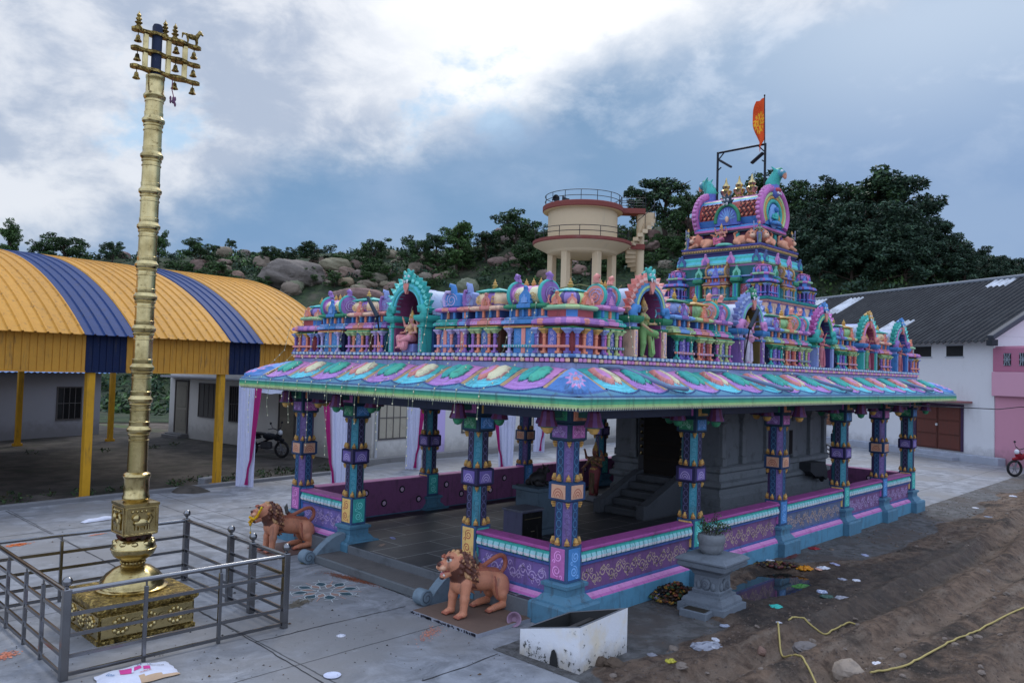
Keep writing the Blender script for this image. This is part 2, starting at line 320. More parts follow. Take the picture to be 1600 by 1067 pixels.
    def prism(s, poly, y0, y1, c, side=None):               # outline in x,z pushed along y (y1 < y0 faces the viewer side)
        n = len(poly); v = [(x, y0, z) for x, z in poly] + [(x, y1, z) for x, z in poly]
        ar = sum(poly[i][0]*poly[(i+1) % n][1]-poly[(i+1) % n][0]*poly[i][1] for i in range(n))
        f = [(i, (i+1) % n, n+(i+1) % n, n+i) for i in range(n)] + [tuple(range(n))[::-1], tuple(range(n, 2*n))]
        if (ar > 0) == (y1 < y0): f = f
        if (ar > 0) != (y1 < y0): f = [t[::-1] for t in f]
        return s.add(v, f, [side or c]*n + [c, c])
    def strip(s, pts, w, c, frame=None):                    # painted ribbon; points in x,z of the current frame at y
        v = []; n = len(pts)
        for i, (x, y, z) in enumerate(pts):
            a = pts[max(i-1, 0)]; b = pts[min(i+1, n-1)]; tx, tz = b[0]-a[0], b[2]-a[2]; l = math.hypot(tx, tz)+1e-9
            ww = w*(0.45+0.55*math.sin(math.pi*(0.12+0.8*i/max(n-1, 1))))/2
            v += [(x-tz/l*ww, y, z+tx/l*ww), (x+tz/l*ww, y, z-tx/l*ww)]
        return s.add(v, [(2*i, 2*i+1, 2*i+3, 2*i+2) for i in range(n-1)], c)
    def ell(s, c, r, col, n=10, m=6):
        return s.rings([[(c[0]+r[0]*math.sin(math.pi*i/m)*math.cos(2*math.pi*j/n), c[1]+r[1]*math.sin(math.pi*i/m)*math.sin(2*math.pi*j/n), c[2]-r[2]*math.cos(math.pi*i/m)) for j in range(n)]
                        for i in range(m+1)], col, cap0=False, cap1=False)
    def mesh(s, name, mat, off=(0, 0, 0)):
        me = bpy.data.meshes.new(name); V = (np.concatenate(s.V) if s.V else np.zeros((0, 3))) - np.array(off)
        fill_mesh(me, V, s.F, np.array(s.C, float).reshape(-1, 3), s.Sm); me.materials.append(M[mat] if isinstance(mat, str) else mat); return me
def fill_mesh(me, V, F, C=None, Sm=None, vcol=None):
    me.vertices.add(len(V)); me.vertices.foreach_set('co', np.asarray(V, np.float32).ravel())
    ln = np.array([len(f) for f in F], np.int32); st = np.concatenate([[0], np.cumsum(ln)[:-1]]).astype(np.int32) if len(F) else np.zeros(0, np.int32)
    li = np.fromiter((k for f in F for k in f), np.int32, int(ln.sum())) if len(F) else np.zeros(0, np.int32)
    me.loops.add(len(li)); me.loops.foreach_set('vertex_index', li); me.polygons.add(len(F)); me.polygons.foreach_set('loop_start', st)
    try: me.polygons.foreach_set('loop_total', ln)
    except Exception: pass
    if Sm is not None: me.polygons.foreach_set('use_smooth', np.array(Sm, bool))
    me.update(calc_edges=True)
    if C is not None:
        a = me.color_attributes.new('Col', 'FLOAT_COLOR', 'CORNER'); cc = np.ones((len(li), 4), np.float32); cc[:, :3] = np.repeat(C, ln, axis=0); a.data.foreach_set('color', cc.ravel())
    if vcol is not None:
        a = me.color_attributes.new('Col', 'FLOAT_COLOR', 'POINT'); cc = np.ones((len(V), 4), np.float32); cc[:, :3] = vcol; a.data.foreach_set('color', cc.ravel())
    me.validate()
# ------------------------------------------------------------------ objects, things and parts
WORLD = {}            # world position of the frame each object's mesh is written in
def tag(o, label=None, cat=None, group=None, kind=None):
    for k, v in (('label', label), ('category', cat), ('group', group), ('kind', kind)):
        if v: o[k] = v
    return o
def thing(name, label, cat, loc=(0, 0, 0), rz=0.0, group=None):
    o = bpy.data.objects.new(name, None); COL.objects.link(o); o.location = loc; o.rotation_euler = (0, 0, rz); o.empty_display_size = 0.2
    WORLD[o] = np.array(loc, float) if rz == 0 else np.zeros(3); return tag(o, label, cat, group)
def part(name, mb, mat, parent, label=None, kind=None, local=False):
    # mesh written in world coordinates under an unrotated thing, or in the thing's own frame when local
    off = np.zeros(3) if local else WORLD.get(parent, np.zeros(3))
    me = mb if isinstance(mb, bpy.types.Mesh) else mb.mesh(name, mat, off)
    o = bpy.data.objects.new(name, me); COL.objects.link(o); o.parent = parent; WORLD[o] = off
    return tag(o, label, None, None, kind)
def single(name, mb, mat, label, cat, loc=(0, 0, 0), rz=0.0, group=None, local=True):
    me = mb if isinstance(mb, bpy.types.Mesh) else mb.mesh(name, mat, (0, 0, 0) if local else loc)
    o = bpy.data.objects.new(name, me); COL.objects.link(o); o.location = loc; o.rotation_euler = (0, 0, rz); return tag(o, label, cat, group)
def setting(name, mb, mat):
    me = mb if isinstance(mb, bpy.types.Mesh) else mb.mesh(name, mat)
    o = bpy.data.objects.new(name, me); COL.objects.link(o); return tag(o, kind='structure')
def copy_tree(o, parent=None):
    c = o.copy(); COL.objects.link(c); c.parent = parent
    for ch in list(o.children): copy_tree(ch, c)
    return c
# ------------------------------------------------------------------ noise and sculpting
def vnoise(x, y, seed=0):
    xi = np.floor(x).astype(np.int64); yi = np.floor(y).astype(np.int64); fx = x-xi; fy = y-yi; fx = fx*fx*(3-2*fx); fy = fy*fy*(3-2*fy)
    def h(a, b):
        k = (a*374761393 + b*668265263 + seed*69069) & 0x7fffffff; k = ((k ^ (k >> 13))*1274126177) & 0x7fffffff; return ((k ^ (k >> 16)) & 0xffff)/65535.0
    return (h(xi, yi)*(1-fx)+h(xi+1, yi)*fx)*(1-fy) + (h(xi, yi+1)*(1-fx)+h(xi+1, yi+1)*fx)*fy
def fbm(x, y, o=5, seed=0, g=0.5):
    s = 0; a = 1; t = 0
    for i in range(o): s = s + a*vnoise(x*2**i, y*2**i, seed+i*17); t += a; a *= g
    return s/t
def sculpt(prims, vox, k=0.02):
    # prims: ('c', a, b, ra, rb, col[, k]) tapered capsule; ('e', centre, radii, col[, k][, rotation matrix]) ellipsoid
    lo = np.full(3, 1e9); hi = -lo
    for p in prims:
        if p[0] == 'c':
            for q, r in ((p[1], p[3]), (p[2], p[4])): lo = np.minimum(lo, np.array(q)-r); hi = np.maximum(hi, np.array(q)+r)
        else:
            r = max(p[2]) if len(p) > 5 else np.array(p[2]); lo = np.minimum(lo, np.array(p[1])-r); hi = np.maximum(hi, np.array(p[1])+r)
    lo -= 3*vox; hi += 3*vox; n = np.ceil((hi-lo)/vox).astype(int)+1
    D = np.full(n, 1.0, np.float32); Bst = np.full(n, 1e9, np.float32); Ci = np.zeros(n, np.int16)
    cols = []
    for p in prims:
        col = p[5] if p[0] == 'c' else p[3]; ci = len(cols); cols.append(col)
        kk = (p[6] if len(p) > 6 else k) if p[0] == 'c' else (p[4] if len(p) > 4 and p[4] is not None else k)
        if p[0] == 'c': A = np.array(p[1], float); B = np.array(p[2], float); bl = np.minimum(A-p[3], B-p[4]); bh = np.maximum(A+p[3], B+p[4])
        else:
            A = np.array(p[1], float); r = max(p[2]) if len(p) > 5 else np.array(p[2]); bl = A-r; bh = A+r
        m = kk+2.5*vox; i0 = np.maximum(((bl-m-lo)/vox).astype(int), 0); i1 = np.minimum(((bh+m-lo)/vox).astype(int)+2, n)
        g = np.stack(np.meshgrid(*[lo[a]+vox*np.arange(i0[a], i1[a]) for a in range(3)], indexing='ij'), -1)
        if p[0] == 'c':
            ab = B-A; t = np.clip(((g-A)@ab)/max(ab@ab, 1e-9), 0, 1); d = np.linalg.norm(g-A-t[..., None]*ab, axis=-1)-(p[3]+(p[4]-p[3])*t)
        else:
            q = g-A
            if len(p) > 5: q = q@np.array(p[5])
            rr = np.array(p[2], float); l = np.linalg.norm(q/rr, axis=-1); l2 = np.linalg.norm(q/(rr*rr), axis=-1)+1e-9; d = l*(l-1)/l2
        sl = tuple(slice(i0[a], i1[a]) for a in range(3)); o = D[sl]
        h = np.clip(0.5+0.5*(o-d)/kk, 0, 1); D[sl] = o*(1-h)+d*h-kk*h*(1-h)
        b = Bst[sl]; w = d < b; b[w] = d[w]; Ci[sl][w] = ci
    # surface nets
    s = D < 0; idx = -np.ones(np.array(n)-1, np.int64); c8 = [(i, j, l) for i in (0, 1) for j in (0, 1) for l in (0, 1)]
    cnt = sum(s[i:n[0]-1+i, j:n[1]-1+j, l:n[2]-1+l].astype(int) for i, j, l in c8); act = (cnt > 0) & (cnt < 8); cells = np.argwhere(act); idx[act] = np.arange(len(cells))
    acc = np.zeros((len(cells), 3)); num = np.zeros(len(cells))
    for a in c8:
        for ax in range(3):
            if a[ax]: continue
            b = list(a); b[ax] = 1; da = D[tuple((cells+a).T)]; db = D[tuple((cells+b).T)]; cr = (da < 0) != (db < 0); t = np.where(cr, da/(da-db+1e-12), 0)
            pt = np.array(a, float)+np.zeros((len(cells), 3)); pt[:, ax] = t; acc += pt*cr[:, None]; num += cr
    V = lo+vox*(cells+acc/num[:, None]); F = []
    for ax in range(3):
        u, v = (ax+1) % 3, (ax+2) % 3; sl = [slice(None)]*3; sl2 = [slice(None)]*3; sl[ax] = slice(0, n[ax]-1); sl2[ax] = slice(1, n[ax])
        cr = np.argwhere(s[tuple(sl)] != s[tuple(sl2)]); ok = (cr[:, u] > 0) & (cr[:, v] > 0) & (cr[:, u] < n[u]-1) & (cr[:, v] < n[v]-1); cr = cr[ok]
        du = np.zeros(3, int); du[u] = 1; dv = np.zeros(3, int); dv[v] = 1
        q = np.stack([idx[tuple((cr-du-dv).T)], idx[tuple((cr-dv).T)], idx[tuple(cr.T)], idx[tuple((cr-du).T)]], 1); ins = s[tuple(cr.T)]; q[~ins] = q[~ins][:, ::-1]; F.append(q)
    F = np.concatenate(F); ni = np.clip(np.round((V-lo)/vox).astype(int), 0, n-1); vc = np.array(cols)[Ci[tuple(ni.T)]]
    return V, F, vc
def sculpt_mesh(name, prims, vox, mat, k=0.02, scale=1.0):
    V, F, vc = sculpt(prims, vox, k); me = bpy.data.meshes.new(name); fill_mesh(me, V*scale, [tuple(f) for f in F.tolist()], None, [True]*len(F), vc); me.materials.append(M[mat]); return me
# ------------------------------------------------------------------ the temple hall
A_, B_ = 1.578, 2.935
PY = [0.0, A_, A_+B_, 2*A_+B_]; PX = [0.0, 2.88, 5.76, 8.64, 10.84, 12.76]
W_Y = PY[-1]; L_X = PX[-1]; HW = 0.15; OFF = -0.05       # pillar centres sit at grid + OFF on the low sides
FL = 0.25; CEIL = 2.66
p = PAL; p['dblue'] = rgb(26, 66, 112); p['dpurple'] = rgb(106, 80, 146); p['dcyan'] = rgb(26, 134, 154)
temple = thing('temple_hall', 'brightly painted open temple hall with carved pillars and a lotus petal roof', 'temple', (6.3, 3.0, 0))
TO = WORLD[temple]
def place(o, x, y, z, rz=0.0):
    o.location = (x-TO[0], y-TO[1], z-TO[2]); o.rotation_euler = (0, 0, rz); return o
def swirl(mb, cx, cz, s, y, col, w=0.014, turns=1.6, mir=1, a0=0.0):
    pts = []
    for i in range(22):
        t = i/21; a = a0+turns*2*math.pi*t; r = s*(1-0.82*t); pts.append((cx+mir*r*math.cos(a), y, cz+r*math.sin(a)))
    mb.strip(pts, w, col)
def scrollwork(mb, x0, x1, z0, z1, y, col, seed=0, w=0.014):
    r = random.Random(seed); h = z1-z0; W = x1-x0
    if W > h*1.3:
        n = max(1, round(W/(h*0.66))); st = W/n
        pts = [(x0+W*i/(n*10), y, (z0+z1)/2+h*0.26*math.sin(math.pi*i/10)) for i in range(n*10+1)]; mb.strip(pts, w*0.8, col)
        for i in range(n):
            up = 1 if i % 2 else -1; swirl(mb, x0+st*(i+.5), (z0+z1)/2-up*h*0.10, h*0.30, y, col, w, 1.5, r.choice((-1, 1)), r.uniform(0, 6))
            swirl(mb, x0+st*(i+.15), (z0+z1)/2+up*h*0.28, h*0.17, y, col, w*.8, 1.2, r.choice((-1, 1)), r.uniform(0, 6)); swirl(mb, x0+st*(i+.62), (z0+z1)/2-up*h*.34, h*.12, y, col, w*.7, 1.0, r.choice((-1, 1)), r.uniform(0, 6))
    else:
        n = max(1, round(h/(W*0.8))); st = h/n
        for i in range(n):
            m = 1 if i % 2 else -1; swirl(mb, (x0+x1)/2+m*W*0.06, z0+st*(i+.5), min(W, st)*0.40, y, col, w, 1.7, m, r.uniform(0, 6))
            swirl(mb, (x0+x1)/2-m*W*0.28, z0+st*(i+.12), min(W, st)*0.16, y, col, w*.8, 1.0, -m, r.uniform(0, 6))
def four_faces(mb, h, fn):             # call fn(k) in each side's own frame: x right, y inwards, z up, face at y=-h
    for k in range(4):
        mb.push(Matrix.Rotation(math.pi/2*k, 4, 'Z')); fn(k); mb.pop()
# ---- pillars
def gold_leaf(mb, x, y, z, s, ang, up=1):
    mb.push(Matrix.Translation((x, y, z)) @ Matrix.Rotation(ang, 4, 'Z'))
    c = p['gold']; d = rgb(176, 112, 38)
    mb.rings([[(-s*w, -0.012-dd, up*s*zz), (-s*w*.5, -0.03-dd, up*s*zz), (s*w*.5, -0.03-dd, up*s*zz), (s*w, -0.012-dd, up*s*zz), (s*w*.6, 0.02, up*s*zz), (-s*w*.6, 0.02, up*s*zz)]
              for w, zz, dd in ((.55, 0, .0), (.62, .25, .02), (.42, .5, .012), (.5, .7, .016), (.22, 1.1, .004), (.05, 1.5, 0))], [c, d, c, c, c], smooth=False)
    mb.pop()
def make_pillar(kind):
    root = bpy.data.objects.new('pillar', None); COL.objects.link(root); WORLD[root] = np.zeros(3)
    if kind == 'a': ped = ['mag', 'blue', 'mag', 'blue']; diag = 'dpurple'; side = 'dblue'; cube = 'peach'; c1 = ['purple', 'mag', 'purple', 'mag']; c2 = ['green', 'orange']
    else: ped = ['peach', 'teal', 'peach', 'teal']; diag = 'dcyan'; side = 'plum'; cube = 'purple'; c1 = ['green', 'blue', 'green', 'blue']; c2 = ['mag', 'gold']
    if kind == 'b': pedc = [rgb(248, 200, 96), p['teal'], rgb(248, 200, 96), p['teal']]
    else: pedc = [p[k] for k in ped]
    # side order seen from outside: k=0 faces -Y, k=1 +X, k=2 +Y, k=3 -X
    order = {0: 1, 1: 0, 2: 1, 3: 0}
    z = lambda v: v
    m = MB(); fc = rgb(72, 128, 154)
    m.rect(0, 0, .15, .15, [(.17, 0), (.17, .24), (.15, .27), (.10, .28), (.055, .34), (.03, .36), (.03, .44), (.06, .455), (.062, .495), (.03, .51), (.0, .512)], fc)
    part('foot', m, 'paint', root, local=True)
    m = MB(); fr = rgb(44, 84, 128); m.box(-.145, .145, -.145, .145, .512, .955, fr, .006)
    def f(k):
        c = pedc[order[k]]; m.box(-.112, .112, -.152, -.14, .545, .925, c, .004); scrollwork(m, -.095, .095, .56, .91, -.1535, tuple(min(1, v*1.5+.18) for v in c) if kind == 'a' or order[k] else rgb(196, 84, 40), k*7+3, .016)
    four_faces(m, .145, f); part('pedestal', m, 'paint', root, local=True)
    m = MB(); ap = .145; ro = ap/math.cos(math.pi/8)
    def oc(b, j): return p[diag] if j % 2 == 1 else (p[side] if kind == 'a' else rgb(44, 42, 74))
    for z0, z1 in ((.955, 1.495), (1.74, 2.246)):
        m.rings([[(ro*.96*math.cos(math.pi/8+math.pi/4*j), ro*.96*math.sin(math.pi/8+math.pi/4*j), zz) for j in range(8)] for zz in (z0, z1)], lambda i, j: oc(i, (j+1) % 2), smooth=False)
        for k in range(8):
            m.push(Matrix.Rotation(math.pi/4*k, 4, 'Z')); y = -ap*.96-.002
            if k % 2 == 0:
                for q in range(5):
                    zz = z0+(z1-z0)*(q+.5)/5; col = rgb(60, 124, 168) if kind == 'a' else rgb(96, 96, 140)
                    pts = [(.038*math.cos(a), y, zz+.045*math.sin(a)) for a in np.linspace(0, 2*math.pi, 13)]; m.strip(pts, .012, col)
            else:
                scrollwork(m, -.045, .045, z0+.06, z1-.06, y, tuple(min(1, v*1.25+.06) for v in p[diag]), k+int(z0*9), .009)
            m.pop()
    part('shaft', m, 'paint', root, local=True)
    m = MB(); fr = rgb(34, 72, 116) if kind == 'a' else rgb(42, 38, 84)
    m.rect(0, 0, .15, .15, [(-.02, 1.49), (.012, 1.515), (.012, 1.725), (-.02, 1.745)], fr)
    def f(k):
        c = rgb(226, 168, 130) if kind == 'a' else rgb(112, 92, 172)
        m.box(-.112, .112, -.172, -.155, 1.535, 1.705, c, .004)
        lc = rgb(190, 96, 60) if kind == 'a' else p['lilac']
        for q in (1, 2, 3): m.strip([(.027*q*math.cos(a), -.1735, 1.55+.036*q*math.sin(a)) for a in np.linspace(0, math.pi, 14)], .014, lc)
    four_faces(m, .15, f); part('carved_block', m, 'paint', root, local=True)
    m = MB(); fr = rgb(34, 66, 92)
    m.rect(0, 0, .15, .15, [(-.02, 2.235), (.015, 2.26), (.015, 2.455), (.0, 2.465), (.0, 2.475), (.03, 2.485), (.03, CEIL)], fr)
    def f(k):
        c = p[c1[order[k]]]; m.box(-.118, .118, -.176, -.158, 2.285, 2.44, c, .004); scrollwork(m, -.1, .1, 2.295, 2.43, -.1775, tuple(min(1, v*1.3+.2) for v in c), k+40, .014)
        c = p[c2[order[k]]]; m.box(-.125, .125, -.192, -.172, 2.50, 2.645, c, .004); scrollwork(m, -.1, .1, 2.51, 2.635, -.1935, tuple(min(1, v*1.3+.1) for v in c), k+60, .012)
    four_faces(m, .15, f); part('capital', m, 'paint', root, local=True)
    for k in range(8):
        a = math.pi/4*k
        for zz, s, up in ((.962, .062, 1), (1.487, .046, -1), (1.748, .058, 1), (2.238, .05, -1)):
            if k % 2 == 0 and up < 0: continue
            m = MB(); gold_leaf(m, math.sin(a)*.148, -math.cos(a)*.148, zz, s, a, up); part('gold_ornament', m, 'paint', root, local=True)
    # hanging lotus buds on brackets
    for k in range(4):
        m = MB(); m.push(Matrix.Rotation(math.pi/2*k, 4, 'Z') @ Matrix.Translation((0, -.40, 0)))
        m.box(-.05, .05, -.02, .28, 2.54, CEIL, rgb(36, 92, 84), .01)
        m.lathe([(.03, CEIL), (.08, 2.61), (.095, 2.52), (.118, 2.46), (.125, 2.435), (.11, 2.425), (.07, 2.42)], lambda i, j: (p['plum'] if j % 2 else p['maroon']) if i < 4 else rgb(60, 120, 110), n=12, smooth=False)
        m.lathe([(.072, 2.44), (.07, 2.40), (.045, 2.355), (.005, 2.34)], p['green'] if kind == 'b' else p['gold'], n=12)
        m.pop(); part('lotus_pendant', m, 'paint', root, local=True)
    return root
pilA, pilB = make_pillar('a'), make_pillar('b')
spots = [(0, 0, 'a'), (0, 1, 'b'), (0, 2, 'b'), (0, 3, 'a')] + [(i, 0, 'b' if i % 2 else 'a') for i in range(1, 6)] + [(i, 3, 'b' if i % 2 else 'a') for i in range(1, 6)] + [(5, 1, 'a'), (5, 2, 'a')]
first = set()
for i, j, k in spots:
    src = pilA if k == 'a' else pilB
    if k in first: o = copy_tree(src, temple)
    else: o = src; o.parent = temple; first.add(k)
    place(o, PX[i]+(OFF if i == 0 else 0), PY[j]+(OFF if j == 0 else 0), 0)
# ---- platform, steps and side scrolls
m = MB(); m.box(-.36, L_X+.2, -.12, W_Y+.15, 0.0, FL-.004, rgb(104, 108, 112), .01); part('platform', m, 'stone', temple)
m = MB(); m.add([(-.34, -.1, FL), (L_X+.15, -.1, FL), (L_X+.15, W_Y+.1, FL), (-.34, W_Y+.1, FL)], [(0, 1, 2, 3)], p['grey']); part('slate_paving', m, 'slate_floor', temple)
m = MB(); m.box(-.84, -.358, 1.72, 4.40, 0, .122, rgb(104, 108, 110), .012); part('step', m, 'stone', temple); m = MB(); m.box(-.80, -.362, 1.72, 4.40, .1222, .127, rgb(100, 96, 94)); part('step_tread', m, 'stone', temple)
for yy in (1.62, 4.46):
    m = MB(); out = [(-.28, 0), (-.28, .40)]+[(-.30-.58*t, .40-.36*t**1.9) for t in np.linspace(0.1, 1, 10)]+[(-.88, 0)]
    m.prism([(x, z) for x, z in out], yy-.075, yy+.075, rgb(116, 134, 146))
    m.push(Matrix.Translation((-.94, yy, .105)) @ Matrix.Rotation(math.pi/2, 4, 'X')); m.lathe([(.02, -.095), (.09, -.09), (.105, -.08), (.105, .08), (.09, .09), (.02, .095)], rgb(120, 138, 150), n=18); m.pop()
    for sgn in (-1, 1):
        m.strip([(-.94+(.085-.07*t)*math.cos(9*t+1), yy+sgn*.097, .105+(.085-.07*t)*math.sin(9*t+1)) for t in np.linspace(0, 1, 24)], .016, rgb(84, 98, 110))
    part('stair_scroll', m, 'stone', temple)
# ---- low walls between the pillars
def low_wall(L, paint, inner=False):
    o = bpy.data.objects.new('low_wall', None); COL.objects.link(o); WORLD[o] = np.zeros(3)
    m = MB(); bs = p['basebl']
    m.box(-L/2, L/2, -.20, .20, 0, .255, bs, .008); m.add([(-L/2, -.19, .256), (L/2, -.19, .256), (L/2, -.10, .312), (-L/2, -.10, .312)], [(0, 1, 2, 3)], p['pink']); m.add([(-L/2, -.195, .2555), (L/2, -.195, .2555), (L/2, -.16, .2785), (-L/2, -.16, .2785)], [(0, 1, 2, 3)], p['mag'])
    m.box(-L/2, L/2, -.10, .08, .256, .345, rgb(54, 92, 160), .006); part('base_course', m, 'paint', o, local=True)
    m = MB(); m.box(-L/2, L/2, -.08, .08, .345, .665, paint); lc = rgb(196, 170, 222) if not inner else rgb(214, 180, 190)
    scrollwork(m, -L/2+.08, L/2-.08, .375, .635, -.0825, lc if L < 2.2 else rgb(200, 172, 150), int(L*50), .016)
    part('painted_panel', m, 'paint', o, local=True)
    m = MB(); m.rect(0, 0, L/2, .08, [(0, .665), (.03, .68), (.03, .71), (.0, .715)], rgb(52, 84, 158))
    m.box(-L/2, L/2, -.115, .05, .715, .859, p['teal'], .01); m.box(-L/2, L/2, -.145, .125, .86, .905, rgb(172, 66, 150), .012); part('coping', m, 'paint', o, local=True)
    m = MB(); n = int(L/.105)
    for i in range(n):
        x = -L/2+L*(i+.5)/n; w = L/n*.40
        m.rings([[(x-w*a, -.112-d, z), (x+w*a, -.112-d, z), (x+w*a, -.10, z), (x-w*a, -.10, z)] for a, z, d in ((.45, .722, .0), (.9, .735, .022), (1, .77, .028), (1, .815, .012), (.9, .83, 0))], [p['white'], p['white'], rgb(150, 210, 214), p['teal']], smooth=False)
    part('petal_row', m, 'paint', o, local=True)
    m = MB()
    m.box(-L/2, L/2, .0515, .135, .20, .9, rgb(142, 78, 128), .003)
    n = max(2, int(L/.42))
    for i in range(n):
        x = -L/2+L*(i+.5)/n; zz = .70 if i % 2 else .47
        m.push(Matrix.Translation((x, .136, zz)) @ Matrix.Rotation(-math.pi/2, 4, 'X')); m.lathe([(.045, 0), (.045, .012), (.06, .016), (.07, .0)], p['dark'], n=16); m.lathe([(.0, .008), (.042, .0081)], rgb(226, 190, 216), n=16); m.pop()
    part('inner_face', m, 'paint', o, local=True)
    return o
def add_wall(x0, y0, x1, y1, rz, src=None, paint=None):
    L = math.hypot(x1-x0, y1-y0)-.30; o = low_wall(L, paint or rgb(112, 84, 150)); o.parent = temple; place(o, (x0+x1)/2, (y0+y1)/2, 0, rz)
f0 = OFF
add_wall(f0, f0, f0, PY[1], -math.pi/2, paint=rgb(120, 92, 164)); add_wall(f0, PY[2], f0, PY[3], -math.pi/2, paint=rgb(120, 104, 180))
cols = [rgb(122, 78, 132), rgb(128, 82, 134), rgb(96, 110, 142), rgb(128, 88, 138), rgb(128, 86, 134)]
for i in range(5): add_wall(PX[i]+(OFF if i == 0 else 0), f0, PX[i+1], f0, 0, paint=cols[i])
for i in range(5): add_wall(PX[i], PY[3], PX[i+1], PY[3], math.pi)
add_wall(PX[5], PY[0], PX[5], PY[1], math.pi/2); add_wall(PX[5], PY[1], PX[5], PY[2], math.pi/2); add_wall(PX[5], PY[2], PX[5], PY[3], math.pi/2)
# ---- ceiling, beams, fascia
EX0, EX1, EY0, EY1 = -.87, L_X+.87, -.87, W_Y+.87
m = MB(); m.box(EX0, EX1, EY0, EY1, CEIL, 2.80, rgb(92, 100, 120)); part('roof_slab', m, 'plain', temple)
for n_, (x0, x1, y0, y1) in enumerate([(-.15, .05, -.1, W_Y+.1), (L_X-.1, L_X+.1, -.1, W_Y+.1), (.06, L_X-.11, -.15, .05), (.06, L_X-.11, W_Y-.1, W_Y+.1)]+[(x-.09, x+.09, .06, W_Y-.11) for x in PX[1:5]]):
    m = MB(); m.box(x0, x1, y0, y1, 2.50 if n_ < 4 else 2.53, CEIL-.003, rgb(60, 70, 96), .01); part('beam', m, 'paint', temple)
def fascia(L):
    m = MB(); n = int(L/.045)
    m.box(-L/2, L/2, -.02, .0, 2.795, 2.815, rgb(150, 205, 214), .003)
    for k, (za, zb, c) in enumerate([(2.765, 2.795, rgb(24, 146, 124)), (2.735, 2.765, rgb(70, 176, 124)), (2.705, 2.735, rgb(160, 204, 124))]): m.box(-L/2, L/2, -.016, .001, za, zb, c)
    m.box(-L/2, L/2, -.026, -.0165, 2.696, 2.712, rgb(190, 206, 140))
    for i in range(n):
        x = -L/2+L*(i+.5)/n; m.add([(x-.016, -.024, 2.696), (x+.016, -.024, 2.696), (x+.016, -.008, 2.696), (x-.016, -.008, 2.696), (x, -.016, 2.662)], [(0, 1, 4), (1, 2, 4), (2, 3, 4), (3, 0, 4)], rgb(222, 228, 176))
    return m
for x, y, L, rz in ((EX0, (EY0+EY1)/2, EY1-EY0, -math.pi/2), ((EX0+EX1)/2, EY0, EX1-EX0+.04, 0), (EX1, (EY0+EY1)/2, EY1-EY0, math.pi/2), ((EX0+EX1)/2, EY1, EX1-EX0+.04, math.pi)):
    o = part('fascia', fascia(L), 'paint', temple, local=True); place(o, x, y, 0, rz)
# ---- the petal roof
PROF = np.array([(.02, 3.145), (.10, 3.128), (.20, 3.088), (.30, 3.038), (.40, 2.985), (.50, 2.935), (.58, 2.893), (.64, 2.858), (.685, 2.815)])
def prof(v):       # v 0 at the eave, 1 at the wall
    q = (1-v)*(len(PROF)-1); i = min(int(q), len(PROF)-2); t = q-i; return PROF[i]*(1-t)+PROF[i+1]*t
def bud(u, v):     # two-lobed leaf on a petal: returns (height, side) or None
    c = .66; du, dv = u, v-c
    l = (.135+.05*math.cos((v-.40)*3.0))
    for sx in (-1, 1):
        q = ((du-sx*.12)/(.16-.10*max(0, dv)-.06*max(0, -dv-.1)))**2 + (dv/.25)**2
        if q < 1: return min(1, (1-q)*2.2)**1.2*.05, sx, q
    return None
def petal(kind, w):
    NU, NV = 60, 56; m = MB(); V = []; C = []
    main = {'c': p['cyan'], 'p': rgb(188, 122, 206)}[kind]; main2 = {'c': p['teal'], 'p': p['pink']}[kind]
    for j in range(NV+1):
        v = j/NV; o, z = prof(v)
        for i in range(NU+1):
            u = i/NU-.5; b = bud(u, v); g = .022*math.cos(math.pi*u*2)*(1-.3*v)+.0; g += b[0] if b else 0
            e = .14+.17*abs(2*u)**1.7
            g = .004+(g-.004)*min(1, max(0, (v-e)/.05))+.012*(0 < e-v < .04)
            sc = 0.02*math.sin(math.pi*min(1, max(0, (e-v)/.2)))
            V.append((u*w, -(o+g*.55-sc*.0), z+g*.8))
    for j in range(NV+1):
        for i in range(NU+1):
            u = i/NU-.5; v = j/NV; e = .14+.17*abs(2*u)**1.7; b = bud(u, v)
            if v < e-.05: c = p['basebl'] if v > .07 else rgb(40, 88, 140)
            elif v < e: c = rgb(30, 76, 140)
            elif abs(u) > .445-.10*max(0, v-.6): c = p['tan'] if abs(u) < .485 else rgb(150, 110, 90)
            elif abs(u) > .42-.10*max(0, v-.6): c = rgb(110, 44, 104) if kind == 'p' else rgb(30, 92, 128)
            elif b:
                if b[2] > .84: c = rgb(20, 84, 84) if kind == 'p' else rgb(196, 84, 84)
                else: c = (p['teal'] if b[1] < 0 else rgb(60, 196, 160)) if kind == 'p' else (p['salmon'] if b[1] < 0 else p['cream'])
                if kind == 'c' and b[1] < 0 and b[2] < .35: c = p['pink']
            else: c = main if v < .6 else main2
            if not b and e+.02 < v < .46 and abs(u) < .36 and math.sin(v*52+math.cos(u*9)*3) > .8: c = tuple(min(1, x*1.2+.05) for x in c)
            C.append(c)
    F = [(j*(NU+1)+i, j*(NU+1)+i+1, (j+1)*(NU+1)+i+1, (j+1)*(NU+1)+i) for j in range(NV) for i in range(NU)]
    q = bpy.data.meshes.new('roof_petal'); fill_mesh(q, V, F, None, [True]*len(F), np.array(C)); q.materials.append(M['paint']); return q
